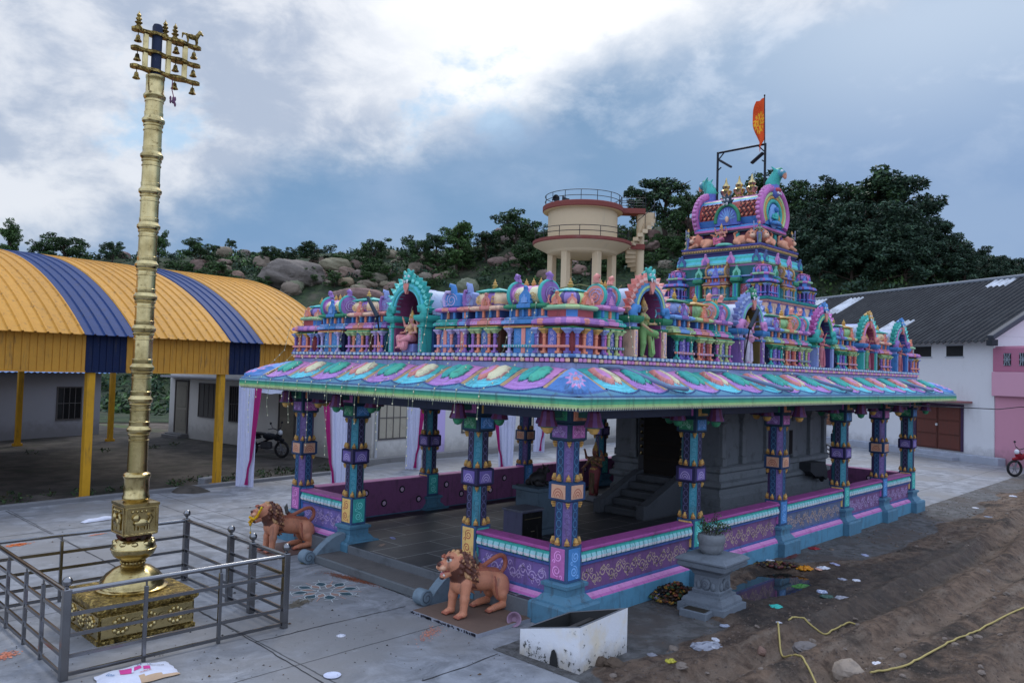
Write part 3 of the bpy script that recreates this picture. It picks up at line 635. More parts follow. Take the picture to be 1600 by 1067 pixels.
def corner():
    N, NV = 44, 48; m = MB(); V = []; F = []; C = []
    for j in range(NV+1):
        v = j/NV; o, z = prof(v)
        for i in range(2*N+1):
            s = i/N-1
            if s <= 0: x, y = -.2-o, -.22+(o-.02)*(-(1+s))
            else: x, y = -.22+(o-.02)*(-(1-s)), -.2-o
            rr = math.hypot(s*(o-.02)/.65, (v-.42)*1.0); g = .02*math.cos(math.pi*s/2)
            if rr < .34: g += .05*(1-rr/.34)**.5*(1+.25*math.cos(9*math.atan2(v-.42, s*(o-.02)/.65)))
            e = .15+.15*abs(s)**1.5
            if v < e: g = .004
            lift = .012*max(0, 1-abs(s)*6)*max(0, 1-v*5)
            V.append((x-g*.35, y-g*.35, z+g*.8+lift))
    K = 2*N+1
    for j in range(NV+1):
        for i in range(K):
            s = i/N-1; v = j/NV; o = prof(v)[0]; e = .14+.16*abs(s)**1.5; rr = math.hypot(s*(o-.02)/.65, v-.46); an = math.atan2(v-.46, s*(o-.02)/.65)
            if v < e-.07: c = p['basebl'] if v > .06 else rgb(40, 88, 140)
            elif v < e: c = rgb(36, 92, 160)
            elif rr < .08 and v > .42: c = p['salmon']
            elif rr < .14: c = p['lav']
            elif rr < .22+.05*math.cos(9*an): c = p['pink'] if math.cos(9*an) > -.3 else p['lilac']
            elif abs(s) > .88: c = p['tan']
            else: c = rgb(52, 126, 200) if v < .6 else p['ltblue']
            C.append(c)
    F = [(j*K+i, j*K+i+1, (j+1)*K+i+1, (j+1)*K+i) for j in range(NV) for i in range(2*N)]
    q = bpy.data.meshes.new('corner_petal'); fill_mesh(q, V, F, None, [True]*len(F), np.array(C)); q.materials.append(M['paint']); return q
wf, ws = (W_Y+.44)/9, (L_X+.44)/20
me = {(k, s): petal(k, w) for k in 'cp' for s, w in (('f', wf), ('s', ws))}
for i in range(9):
    y = -.22+wf*(i+.5); k = 'p' if i % 2 == 0 else 'c'
    place(part('roof_petal', me[k, 'f'], 'paint', temple, local=True), -.2, y, 0, -math.pi/2); place(part('roof_petal', me[k, 'f'], 'paint', temple, local=True), L_X+.2, y, 0, math.pi/2)
for i in range(20):
    x = -.22+ws*(i+.5); k = 'c' if i % 2 == 0 else 'p'
    place(part('roof_petal', me[k, 's'], 'paint', temple, local=True), x, -.2, 0, 0); place(part('roof_petal', me[k, 's'], 'paint', temple, local=True), x, W_Y+.2, 0, math.pi)
cm = corner()
for x, y, rz in ((0, 0, 0), (0, W_Y, -math.pi/2), (L_X, 0, math.pi/2), (L_X, W_Y, math.pi)): place(part('corner_petal', cm, 'paint', temple, local=True), x, y, 0, rz)
# ---- frieze under the parapet
m = MB(); m.rect(L_X/2, W_Y/2, L_X/2+.2, W_Y/2+.2, [(-.02, 2.80), (-.02, 3.10), (.0, 3.13), (.0, 3.215)], rgb(146, 156, 206)); part('frieze', m, 'paint', temple)
m = MB(); m.rect(L_X/2, W_Y/2, L_X/2+.2, W_Y/2+.2, [(.002, 3.215), (.016, 3.225), (.016, 3.275), (-.3, 3.28)], rgb(70, 56, 84))
def along(mb, fn, x0=-.2, y0=-.2, x1=L_X+.2, y1=W_Y+.2, st=.085):
    for (cx, cy, L, rz) in ((x0, (y0+y1)/2, y1-y0, -math.pi/2), ((x0+x1)/2, y0, x1-x0, 0), (x1, (y0+y1)/2, y1-y0, math.pi/2), ((x0+x1)/2, y1, x1-x0, math.pi)):
        n = int(L/st); mb.push(Matrix.Translation((cx, cy, 0)) @ Matrix.Rotation(rz, 4, 'Z'))
        for i in range(n): fn(-L/2+L*(i+.5)/n, L/n, i)
        mb.pop()
along(m, lambda x, w, i: m.box(x-w*.40, x+w*.40, -.042, -.0165, 3.224, 3.272, p['pink'] if i % 3 else p['peach'], .008)); part('dentil_course', m, 'paint', temple)
m = MB(); m.rect(L_X/2, W_Y/2, L_X/2+.2, W_Y/2+.2, [(-.4, 3.282), (.03, 3.282), (.045, 3.30), (.03, 3.325), (-.4, 3.328)], rgb(72, 130, 196))
along(m, lambda x, w, i: m.box(x-w*.27, x+w*.27, -.056, -.0, 3.284, 3.3275, rgb(206, 222, 236) if i % 2 else rgb(180, 208, 232), .003), st=.11); part('striped_course', m, 'paint', temple)
m = MB(); m.box(.0, L_X, .0, W_Y, 3.05, 3.33, rgb(120, 124, 134)); part('terrace', m, 'plain', temple)
m = MB(); m.rect(L_X/2, W_Y/2, L_X/2-.28, W_Y/2-.28, [(0, 3.33), (0, 4.02), (-.08, 4.05)], lambda i, j: rgb(40, 52, 92)); part('parapet_wall', m, 'paint', temple)
# ------------------------------------------------------------------ miniature shrines of the parapet (frame: x right, y inwards, z up from the striped course)
def finial_mb(s=1.0, z0=0.0, x=0.0, y=0.0, c=None):
    m = MB(); c = c or p['gold']; m.lathe([(.045*s, z0), (.05*s, z0+.015*s), (.028*s, z0+.03*s), (.042*s, z0+.055*s), (.05*s, z0+.075*s), (.025*s, z0+.095*s), (.034*s, z0+.115*s), (.012*s, z0+.145*s), (.004*s, z0+.19*s)], c, x, y, n=10); return m
def pilaster_mb(x, y, col, cap, z0=0.0, z1=.375):
    m = MB(); h = z1-z0
    m.box(x-.036, x+.036, y-.036, y+.036, z0, z0+.035, col, .004); m.lathe([(.026, z0+.035), (.022, z0+.06), (.022, z0+h*.62), (.032, z0+h*.66), (.024, z0+h*.70), (.024, z0+h*.76), (.030, z0+h*.80)], col, x, y, n=8)
    m.rect(x, y, .018, .018, [(.006, z0+h*.80), (.014, z0+h*.86), (.040, z0+h*.95), (.040, z1)], cap); return m
def kudu(mb, x, y, z, s, c, c2):                     # little horseshoe gable
    pts = [(-.42, 0), (-.46, .10), (-.36, .18), (-.42, .32), (-.38, .52), (-.20, .70), (-.10, .80), (-.09, .95), (0, 1.06), (.09, .95), (.10, .80), (.20, .70), (.38, .52), (.42, .32), (.36, .18), (.46, .10), (.42, 0)]
    mb.prism([(x+s*a, z+s*b) for a, b in pts], y, y-.045, c); mb.prism([(x+s*.5*a, z+s*(.05+.5*b)) for a, b in pts], y-.046, y-.06, c2)
    mb.ell((x, y-.03, z+s*.98), (s*.12, .03, s*.12), c)
def cornice(mb, w, d, z, c, cseg=None, o=.07):       # roll cornice with toothed underside; cseg=[(x0,x1,col)] repaints stretches
    segs = cseg or [(-w/2-o, w/2+o, c)]
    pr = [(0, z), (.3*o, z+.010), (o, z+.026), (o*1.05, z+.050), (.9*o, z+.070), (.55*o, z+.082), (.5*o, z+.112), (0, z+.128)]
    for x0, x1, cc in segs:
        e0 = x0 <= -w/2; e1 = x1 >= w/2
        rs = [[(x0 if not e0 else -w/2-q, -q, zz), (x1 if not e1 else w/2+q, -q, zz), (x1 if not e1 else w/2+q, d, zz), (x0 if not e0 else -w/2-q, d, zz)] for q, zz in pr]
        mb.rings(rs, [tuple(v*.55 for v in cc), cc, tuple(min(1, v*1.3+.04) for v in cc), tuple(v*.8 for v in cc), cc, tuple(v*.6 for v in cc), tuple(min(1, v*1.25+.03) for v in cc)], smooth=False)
    n = int(w/.05)
    for i in range(n):
        x = -w/2+w*(i+.5)/n; mb.box(x-.013, x+.013, -o*1.06-.006, -o*.95, z+.05, z+.064, p['lilac'])
def shrine(kind, w, cl):
    o = bpy.data.objects.new('parapet_shrine', None); COL.objects.link(o); WORLD[o] = np.zeros(3); d = .30; w = w*.86
    g = lambda k, dflt: p[cl.get(k, dflt)] if isinstance(cl.get(k, dflt), str) else cl.get(k, dflt)
    m = MB(); pan, pan2 = g('pan', 'deep'), g('pan2', 'blue')
    m.box(-w/2, w/2, .0, d, 0, .385, pan); pw = w*(.27 if cl.get('two') else .13); m.box(-pw, pw, -.045, .0, 0, .375, pan2, .006)
    if cl.get('two'): m.box(-.035, .035, -.06, -.045, 0, .375, p['salmon'], .004); [scrollwork(m, s*pw*.58-pw*.3, s*pw*.58+pw*.3, .05, .35, -.047, p['ltblue'], 4, .010) for s in (-1, 1)]
    else: scrollwork(m, -pw*.7, pw*.7, .06, .33, -.047, p['lilac'], int(w*90), .010)
    for sx in (-1, 1): scrollwork(m, sx*w*.34-w*.10, sx*w*.34+w*.10, .12, .33, -.002, p['lav'], int(w*70), .009)
    m.box(-w/2-.02, w/2+.02, -.085, -.055, .085, .125, g('rail', 'teal'), .008)
    n = int(w/.045)
    for i in range(n): x = -w/2+w*(i+.5)/n; m.box(x-.008, x+.008, -.092, -.086, .09, .12, p['lilac'])
    m.box(-w/2-.015, w/2+.015, -.08, d, .376, .40, g('arch', 'green'), .005); m.box(-w/2-.005, w/2+.005, -.07, d, .401, .416, p['red'] if kind == 'sala' else p['gold'])
    part('wall_panel', m, 'paint', o, local=True)
    m = MB(); cw = w*.20; a, b, c2 = g('cor2', 'purple'), g('cor', 'ltblue'), g('cor3', cl.get('cor2', 'purple'))
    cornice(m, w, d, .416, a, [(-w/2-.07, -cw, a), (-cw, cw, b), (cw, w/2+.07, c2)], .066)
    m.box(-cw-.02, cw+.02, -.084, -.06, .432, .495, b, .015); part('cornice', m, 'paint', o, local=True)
    m = MB(); m.box(-w/2+.03, w/2-.03, .01, d, .545, .66, g('neck', 'navy'))
    k = max(3, int(w/.11))
    for i in range(k): x = -w/2+.06+(w-.12)*i/(k-1); m.box(x-.018, x+.018, -.02, .012, .55, .655, g('block', 'orange') if i % 2 else g('block2', 'blue'), .004)
    m.rect(0, d/2-.02, w/2-.02, d/2, [(0, .66), (.035, .672), (.05, .69), (.045, .715), (.015, .735)], g('slab', 'lime')); m.box(-cw*.9, cw*.9, -.085, -.06, .668, .73, g('nasi', 'salmon'), .012)
    part('upper_storey', m, 'paint', o, local=True)
    xs_ = (-w*.36, w*.36) if cl.get('two') else (-w/2+.05, -w*.20, w*.20, w/2-.05)
    for i, x in enumerate(xs_):
        part('pilaster', pilaster_mb(x, -.055, g('col', 'purple') if abs(x) > w*.3 else g('col2', 'orange'), g('cap', 'gold')), 'paint', o, local=True)
    if kind == 'kuta':
        m = MB(); hx, hy = w/2-.05, d/2-.04; dc, dc2 = g('dome', 'cream'), g('dome2', 'purple')
        rs = []; K = 24
        for q, z in ((.0, .735), (.03, .76), (.055, .81), (.05, .87), (.01, .93), (-.05, .965)):
            ring = []
            for j in range(K):
                t = 2*math.pi*j/K; ex = 0.45; cx, sy = math.cos(t), math.sin(t); ring.append(((hx+q)*math.copysign(abs(cx)**ex, cx), d/2-.02+(hy+q)*math.copysign(abs(sy)**ex, sy), z))
            rs.append(ring)
        m.rings(rs, lambda i, j: dc2 if j % 6 in (0,) else (dc if i > 0 else g('dome3', 'lav')))
        m.rect(0, d/2-.02, hx-.03, hy-.02, [(0.0, .945), (.045, .955), (.05, .975), (-.03, 1.005), (-.12, 1.03)], g('capc', 'teal'))
        kudu(m, 0, -.005, .73, .19, g('nasi', 'salmon'), g('nasi2', 'orange')); scrollwork(m, -hx+.03, -.10, .77, .90, -.052, g('swirl', 'gold'), 5, .012); scrollwork(m, .10, hx-.03, .77, .90, -.052, g('swirl', 'gold'), 6, .012)
        part('dome', m, 'paint', o, local=True); part('finial', finial_mb(.85, 1.01, 0, d/2-.02), 'paint', o, local=True)
    elif kind == 'sala':
        m = MB(); rad = .155*min(1, .35+w); hw = w/2-.09; prof_ = [(rad*math.cos(t)*(1.0 if math.sin(t) > -.2 else .93), .87+rad*.92*math.sin(t)) for t in np.linspace(-.95, math.pi+.95, 22)]
        m.rings([[(x, d/2-.03-yy, zz) for yy, zz in prof_] for x in np.linspace(-hw, hw, 9)], lambda i, j: (g('barrel', 'pink') if j % 20 in (8, 9, 10, 11) else g('barrel2', 'cream') if i % 4 else g('barrel', 'pink')), smooth=True)
        m.box(-hw, hw, d/2-.05, d/2+.0, 1.0, 1.02, g('barrel', 'pink'), .005)
        for sx in (-1, 1): scrollwork(m, sx*hw*.55-hw*.3, sx*hw*.55+hw*.3, .79, .93, d/2-.03-rad-.006, g('swirl', 'gold'), 8+sx, .012)
        kudu(m, 0, d/2-.03-rad+.03, .735, .25, g('nasi', 'blue'), g('nasi2', 'ltblue')); part('barrel_roof', m, 'paint', o, local=True)
        for sx in (-1, 1):
            m = MB(); e, e2 = g('end', 'purple'), g('end2', 'teal'); x0 = sx*hw; cy = d/2-.03
            outl = [((rad+.03)*math.cos(t), .88+(rad+.035)*math.sin(t)) for t in np.linspace(-.9, math.pi+.9, 22)]; outl += [(.10, .735), (-.10, .735)][::-1]
            m.rings([[(x0, cy+a, b) for a, b in outl], [(x0+sx*.05, cy+a, b) for a, b in outl]], e, smooth=False)
            m.tube([(x0+sx*.025, cy+(rad+.035)*math.cos(t), .88+(rad+.04)*math.sin(t)) for t in np.linspace(-.9, math.pi+.9, 22)], .026, e2, 8)
            m.push(Matrix.Translation((x0+sx*.053, cy, .87)) @ Matrix.Rotation(math.pi/2*sx, 4, 'Z')); swirl(m, 0, .0, .125, 0, tuple(v*.55 for v in e), .026, 2.1); swirl(m, .005, .006, .122, -.001, p['lilac'], .012, 2.1); swirl(m, .07, .06, .06, -.002, p['lilac'], .014, 1.2, -1); m.pop()
            m.tube([(x0+sx*.025, cy, 1.08), (x0+sx*.025, cy, 1.12), (x0+sx*.05, cy-.01, 1.155), (x0+sx*.03, cy-.02, 1.185), (x0-sx*.0, cy-.02, 1.175), (x0+sx*.01, cy-.02, 1.15)], [.05, .04, .04, .036, .03, .022], e, 8)
            part('scroll_gable', m, 'paint', o, local=True)
        for i in range(3 if w > .55 else 2): part('finial', finial_mb(.72, 1.0, (i-(1 if w > .55 else .5))*w*.19, d/2-.03), 'paint', o, local=True)
    elif kind == 'scroll':
        m = MB(); e, e2 = g('end', 'blue'), g('end2', 'lilac')
        m.box(-w/2, w/2, .02, .20, .735, .98, e, .03); swirl(m, w*.08, .86, min(w*.4, .12), .018, e2, .018, 2.0); swirl(m, -w*.24, .80, .06, .018, e2, .014, 1.4, -1)
        m.tube([(w*.1, .06, .97), (w*.12, .05, 1.05), (w*.10, .04, 1.10), (w*.02, .03, 1.115), (0, .03, 1.08)], [.05, .045, .042, .038, .03], e, 8)
        m.tube([(-w*.3, .03, .76), (-w*.34, .02, .9), (-w*.2, .02, 1.0), (w*.05, .02, .99)], .03, e2, 8); part('scroll_gable', m, 'paint', o, local=True)
        if w > .4:
            for i in range(2): part('finial', finial_mb(.7, .97, -w*.25+i*.12, .13), 'paint', o, local=True)
    return o
def pavilion(cl):           # octagonal-domed corner pavilion, centred
    o = bpy.data.objects.new('corner_pavilion', None); COL.objects.link(o); WORLD[o] = np.zeros(3); h = .29
    m = MB(); m.box(-h, h, -h, h, 0, .385, p['red']); m.rect(0, 0, h, h, [(0, .376), (.05, .38), (.05, .40), (0, .405)], p['green']); m.rect(0, 0, h, h, [(.0, .405), (.03, .416)], p['gold'])
    def f(k):
        m.box(-.07, .07, -h-.05, -h, 0, .375, rgb(92, 104, 190), .006); scrollwork(m, -.05, .05, .1, .34, -h-.052, p['lilac'], 3+k, .010); m.box(-h-.02, h+.02, -h-.095, -h-.06, .085, .125, p['salmon'], .008)
    four_faces(m, h, f); part('wall_panel', m, 'paint', o, local=True)
    m = MB(); pr = [(0, .416), (.035, .43), (.10, .45), (.105, .475), (.09, .505), (.055, .525), (.035, .545), (0, .55)]
    def octr(hh, z, c=.40): e = hh*c; return [(-hh+e, -hh, z), (hh-e, -hh, z), (hh, -hh+e, z), (hh, hh-e, z), (hh-e, hh, z), (-hh+e, hh, z), (-hh, hh-e, z), (-hh, -hh+e, z)]
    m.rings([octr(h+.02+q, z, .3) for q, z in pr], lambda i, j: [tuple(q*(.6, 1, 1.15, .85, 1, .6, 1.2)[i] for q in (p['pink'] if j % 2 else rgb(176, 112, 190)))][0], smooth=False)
    def f(k):
        for sx in (-1, 1): m.box(sx*.15-.055, sx*.15+.055, -h-.135, -h-.09, .435, .525, p['salmon'] if sx < 0 else p['pink'], .02)
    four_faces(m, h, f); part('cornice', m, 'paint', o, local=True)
    m = MB(); m.rings([octr(.26, .55), octr(.26, .66)], lambda i, j: p['blue'] if j % 2 else p['red'], smooth=False)
    m.rings([octr(.26+q, z) for q, z in ((0, .66), (.05, .675), (.06, .70), (.045, .73), (.0, .745))], lambda i, j: p['lime'] if j % 2 else rgb(150, 206, 150), smooth=False); part('upper_storey', m, 'paint', o, local=True)
    def f(k): pass
    for k in range(4):
        mm = Matrix.Rotation(math.pi/2*k, 4, 'Z')
        for i, x in enumerate((-.26, -.12, .12, .26)):
            q = pilaster_mb(x, -h-.055, p['orange'] if i in (1, 2) else rgb(120, 96, 180), p['gold'] if i in (1, 2) else p['lav']); m = MB(); m.push(mm)
            for v, ff in ((q, None),):
                VV = np.concatenate(q.V); m.add(VV, q.F, list(q.C)); m.Sm = list(q.Sm)
            part('pilaster', m, 'paint', o, local=True)
    m = MB(); K = 32
    rs = [[((r*(1+.035*math.cos(8*2*math.pi*j/K)))*math.cos(2*math.pi*j/K+.2), (r*(1+.035*math.cos(8*2*math.pi*j/K)))*math.sin(2*math.pi*j/K+.2), z) for j in range(K)] for r, z in ((.22, .745), (.262, .78), (.275, .83), (.262, .88), (.22, .925), (.14, .955))]
    m.rings(rs, lambda i, j: (rgb(84, 70, 130) if j % 4 == 0 else p['lime'] if (j//4) % 2 else rgb(150, 120, 190)))
    m.lathe([(.14, .95), (.20, .948), (.205, .965), (.12, 1.0), (.05, 1.02)], p['teal'], n=16)
    for j in range(16): m.ell((.195*math.cos(j*math.pi/8), .195*math.sin(j*math.pi/8), .962), (.03, .03, .016), p['cyan'], 6, 4)
    def f(k): kudu(m, 0, -.235, .74, .19, p['orange'], p['salmon'])
    four_faces(m, .2, f); m.push(Matrix.Rotation(math.pi/4, 4, 'Z')); four_faces(m, .2, lambda k: kudu(m, 0, -.25, .74, .15, p['salmon'], p['peach'])); m.pop()
    part('dome', m, 'paint', o, local=True); part('finial', finial_mb(.95, 1.0, 0, 0), 'paint', o, local=True); return o
YALI = {}
def yali_mesh(col):
    if col in YALI: return YALI[col]
    c = p[col] if isinstance(col, str) else col; d = tuple(v*.5 for v in c); w = (.85, .85, .85)
    pr = [('e', (0, 0, .10), (.10, .085, .10), c), ('e', (0, -.07, .06), (.055, .06, .045), c), ('c', (-.06, -.05, .15), (-.10, -.04, .21), .035, .02, c), ('c', (.06, -.05, .15), (.10, -.04, .21), .035, .02, c), ('c', (0, -.02, .18), (0, -.05, .24), .04, .02, c),
          ('e', (-.045, -.075, .115), (.022, .02, .022), w, .004), ('e', (.045, -.075, .115), (.022, .02, .022), w, .004), ('e', (-.045, -.094, .115), (.008, .008, .008), (.02, .02, .02), .002), ('e', (.045, -.094, .115), (.008, .008, .008), (.02, .02, .02), .002),
          ('c', (-.04, -.10, .035), (-.045, -.11, -.02), .016, .006, w, .004), ('c', (.04, -.10, .035), (.045, -.11, -.02), .016, .006, w, .004), ('c', (0, -.11, .03), (0, -.115, -.01), .014, .006, w, .004),
          ('c', (-.09, 0, .08), (-.14, 0, .12), .03, .012, d), ('c', (.09, 0, .08), (.14, 0, .12), .03, .012, d), ('c', (-.08, .0, .02), (-.11, -.02, -.04), .03, .02, c), ('c', (.08, .0, .02), (.11, -.02, -.04), .03, .02, c)]
    YALI[col] = sculpt_mesh('guardian_face', pr, .0075, 'statue_paint', .025); return YALI[col]
def niche(w, cl):
    o = bpy.data.objects.new('arched_niche', None); COL.objects.link(o); WORLD[o] = np.zeros(3)
    g = lambda k, dflt: p[cl.get(k, dflt)] if isinstance(cl.get(k, dflt), str) else cl.get(k, dflt)
    hi = w*.255; zc = .70; d = .42; inn = g('inner', rgb(146, 62, 112))
    m = MB()                        # deep recess: two cheeks, vault and back
    arc = [(hi*math.cos(t), zc+hi*1.12*math.sin(t)) for t in np.linspace(0, math.pi, 15)]
    path = [(hi, 0)]+arc+[(-hi, 0)]; outer = [(hi+.05, 0)]+[((hi+.05)*math.cos(t), zc+(hi+.05)*1.12*math.sin(t)) for t in np.linspace(0, math.pi, 15)]+[(-hi-.05, 0)]
    n = len(path); V = [(x, -.06, z) for x, z in path]+[(x, d, z) for x, z in path]+[(x, -.06, z) for x, z in outer]+[(x, d, z) for x, z in outer]; F = []; C = []
    for i in range(n-1):
        F.append((i, i+1, n+i+1, n+i)); C.append(inn); F.append((2*n+i+1, 2*n+i, 3*n+i, 3*n+i+1)); C.append(p['lav']); F.append((i+1, i, 2*n+i, 2*n+i+1)); C.append(inn)
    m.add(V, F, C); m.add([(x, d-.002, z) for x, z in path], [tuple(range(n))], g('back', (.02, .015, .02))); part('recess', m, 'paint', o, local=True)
    fc = g('frame', 'teal')
    for sx in (-1, 1):
        m = MB(); x = sx*(hi+.075); m.box(x-.042, x+.042, -.10, .10, 0, .40, g('post', cl.get('frame', 'teal')), .006); scrollwork(m, x-.03, x+.03, .03, .38, -.102, p['lilac'], 4, .008)
        m.rect(x, 0.02, .05, .09, [(0, .40), (.025, .41), (.03, .44), (.0, .45), (.0, .49), (.03, .50), (.06, .53), (.07, .56), (.07, .60), (.02, .61)], [fc]*2+[g('mid', 'purple')]*3+[g('capc', cl.get('frame', 'teal'))]*4)
        m.tube([(x+sx*.03, -.06, .60), (x+sx*.06, -.07, .66), (x+sx*.02, -.08, .73), (x-sx*.05, -.08, .73), (x-sx*.05, -.08, .67), (x-sx*.01, -.08, .665)], [.07, .065, .06, .05, .035, .025], g('curl', cl.get('frame', 'teal')), 9)
        part('side_post', m, 'paint', o, local=True)
    m = MB(); bands = [(hi, hi+.035, g('band1', 'cyan')), (hi+.035, hi+.065, g('band2', 'teal')), (hi+.065, hi+.10, g('band1', 'cyan'))]
    ts = np.linspace(-.12, math.pi+.12, 25)
    for k, (r0, r1, c) in enumerate(bands):
        yo = -.085-.012*(k == 1)
        m.rings([[(r0*math.cos(t), yo, zc+r0*1.12*math.sin(t)), (r1*math.cos(t), yo, zc+r1*1.12*math.sin(t)), (r1*math.cos(t), .02, zc+r1*1.12*math.sin(t)), (r0*math.cos(t), .02, zc+r0*1.12*math.sin(t))] for t in ts], c, smooth=False)
    part('arch_band', m, 'paint', o, local=True)
    fl, fl2 = g('flame', 'teal'), tuple(min(1, v*1.5+.2) for v in g('flame', 'teal')); ro = hi+.10; m = MB()
    m.rings([[(ro*math.cos(t), -.05, zc+ro*1.12*math.sin(t)), ((ro+.05)*math.cos(t), -.04, zc+(ro+.05)*1.12*math.sin(t)), ((ro+.05)*math.cos(t), .05, zc+(ro+.05)*1.12*math.sin(t)), (ro*math.cos(t), .05, zc+ro*1.12*math.sin(t))] for t in ts], fl, smooth=False)
    for k in range(15):
        t = -.05+(math.pi+.1)*k/14
        if abs(t-math.pi/2) < .12: continue
        m.push(Matrix.Translation((ro*math.cos(t), -.0, zc+ro*1.12*math.sin(t))) @ Matrix.Rotation(-(t-math.pi/2)*.82, 4, 'Y'))
        h = .135; m.rings([[(-a, -.05, z), (0, -.085, z), (a, -.05, z), (a*.7, .03, z), (-a*.7, .03, z)] for a, z in ((.030, 0), (.046, h*.3), (.042, h*.62), (.024, h*.9), (.004, h*1.12))], lambda i, j: fl2 if i == 1 and j in (0, 1) else fl, smooth=False); m.pop()
    part('flame_crest', m, 'paint', o, local=True)
    m = MB(); zt = zc+hi*1.12; m.rings([[(-a, -.115, z), (a, -.115, z), (a*.6, -.06, z), (-a*.6, -.06, z)] for a, z in ((.005, zt-.06), (.05, zt+.03), (.06, zt+.07), (.045, zt+.12))], p['salmon'], smooth=False); part('keystone', m, 'paint', o, local=True)
    q = part('guardian_face', yali_mesh(cl.get('yali', 'teal')), 'statue_paint', o, local=True); q.location = (0, -.02, zt+.13); q.scale = (1.0, 1.0, .9)
    m = MB(); m.rings([[((hi+.16)*math.cos(t), y, .62+(hi+.16)*1.0*math.sin(t)) for t in np.linspace(0, math.pi, 17)] for y in (.06, .9)], rgb(150, 170, 200), closed=False); [m.box(min(s*(hi+.055), s*(hi+.16)), max(s*(hi+.055), s*(hi+.16)), .10, .9, 0, .62, g('side', 'navy')) for s in (-1, 1)]; part('vault', m, 'paint', o, local=True)
    return o
PV = dict(cor2='purple', cor='salmon')
K_OR = dict(cap='lime', cor='salmon', cor2='pink', pan='brown', pan2=rgb(60, 110, 170), col='purple', col2='orange', dome=rgb(244, 208, 160), dome2='purple', dome3='lav', nasi='salmon', nasi2='orange', slab='peach', neck='navy', capc='teal', rail='pink', arch='green')
S_PU = dict(two=1, cap='lilac', cor='blue', cor2='ltblue', pan='deep', pan2='blue', col='lilac', col2='blue', end='purple', end2='teal', barrel='pink', barrel2='cream', nasi='blue', nasi2='ltblue', slab='green', neck=rgb(50, 110, 170), rail='teal', arch='gold')
S_OR = dict(cor='pink', cor2='teal', cor3='teal', pan='deep', pan2=rgb(60, 80, 150), col='mag', col2=rgb(190, 200, 120), cap='lime', end='salmon', end2='teal', barrel='ltblue', barrel2=rgb(120, 160, 230), nasi='purple', nasi2='pink', slab='pink', neck='teal', rail='green', swirl='lilac')
K_LA = dict(cor='ltblue', cor2='lime', pan='deep', pan2=rgb(90, 80, 170), col='teal', col2=rgb(110, 90, 190), cap='green', dome='lav', dome2='pink', dome3='purple', nasi='purple', nasi2='lav', slab='ltblue', capc='green', rail='orange')
K_GR = dict(cor='salmon', cor2='pink', cor3='pink', pan='deep', pan2='brown', col='orange', col2='red', cap='lime', dome=rgb(150, 200, 130), dome2='red', dome3='lime', nasi='orange', nasi2='salmon', slab='lime', capc='gold', rail='salmon')
SC_B = dict(two=1, cap='lilac', end='blue', end2='lilac', cor='teal', cor2='teal', pan=rgb(64, 90, 160), pan2=rgb(90, 100, 180), col='salmon', slab='mag', rail='ltblue')
SC_L = dict(two=1, cap='lilac', end='lav', end2='purple', cor='ltblue', cor2='purple', pan=rgb(30, 110, 120), pan2=rgb(50, 70, 140), slab='salmon', rail='orange')
cache = {}
def put(kind, w, cl, u, face='f'):
    key = (kind, round(w, 2), id(cl))
    if key in cache: o = copy_tree(cache[key], temple)
    else:
        o = niche(w, cl) if kind == 'niche' else pavilion(cl) if kind == 'pav' else shrine(kind, w, cl); o.parent = temple; cache[key] = o
    o.scale = (1, 1, {'niche': .92, 'pav': .84}.get(kind, .88))
    if face == 'f': place(o, -.16, u, 3.33, -math.pi/2)
    elif face == 'c': place(o, u[0], u[1], 3.33, 0)
    else: place(o, u, -.16, 3.33, 0)
    return o
for cx, cy in ((.12, .12), (.12, W_Y-.12), (L_X-.12, .12), (L_X-.12, W_Y-.12)): put('pav', 1, PV, (cx, cy), 'c')
NT1 = dict(frame='teal', flame='teal', yali='teal', band1='cyan', band2='teal', mid='teal')
NT2 = dict(frame='green', flame='salmon', yali='teal', inner=rgb(160, 70, 132), band1=rgb(60, 140, 200), band2='lime', mid='lav', curl='blue', post='peach', capc='green')
NT3 = dict(frame='blue', flame='lav', yali='green', inner=rgb(120, 100, 48), back=rgb(96, 80, 40), band1='lav', band2='mint', mid='lilac', curl='pink', post='purple', capc='blue')
NT4 = dict(frame='teal', flame='mag', yali='blue', inner=rgb(74, 58, 130), back=rgb(60, 48, 110), band1='teal', band2='lime', mid='green', curl='teal', post='lav')
NT5 = dict(frame='blue', flame='teal', yali='gold', inner=rgb(170, 64, 96), back=rgb(140, 50, 90), band1='salmon', band2='pink', mid='purple', curl='salmon', post='teal', side='teal')
NT6 = dict(frame='blue', flame='teal', yali='blue', inner=rgb(38, 92, 172), back=rgb(40, 88, 160), band1='pink', band2='teal', mid='lav', curl='purple', post='blue')
for k, w, cl, u in (('sala', .80, S_PU, 5.14), ('kuta', .70, K_OR, 4.32), ('scroll', .28, SC_L, 3.76), ('niche', 1.12, NT1, 3.045), ('scroll', .46, SC_B, 2.17), ('scroll', .22, SC_L, 1.80), ('kuta', .62, K_OR, 1.36), ('sala', .80, S_PU, .62)): put(k, w, cl, u)
for k, w, cl, u in (('sala', .50, S_OR, .60), ('niche', 1.08, NT2, 1.42), ('kuta', .58, K_LA, 2.34), ('kuta', .50, K_GR, 2.92), ('sala', .56, S_OR, 3.49), ('niche', 1.12, NT3, 4.40), ('kuta', .58, K_LA, 5.32), ('kuta', .50, K_GR, 5.89), ('sala', .56, S_OR, 6.45),
                    ('niche', 1.08, NT4, 7.33), ('kuta', .54, K_LA, 8.22), ('kuta', .48, K_GR, 8.78), ('niche', 1.12, NT5, 9.68), ('kuta', .74, K_OR, 10.72), ('niche', 1.06, NT6, 11.72)): put(k, w, cl, u, 's')
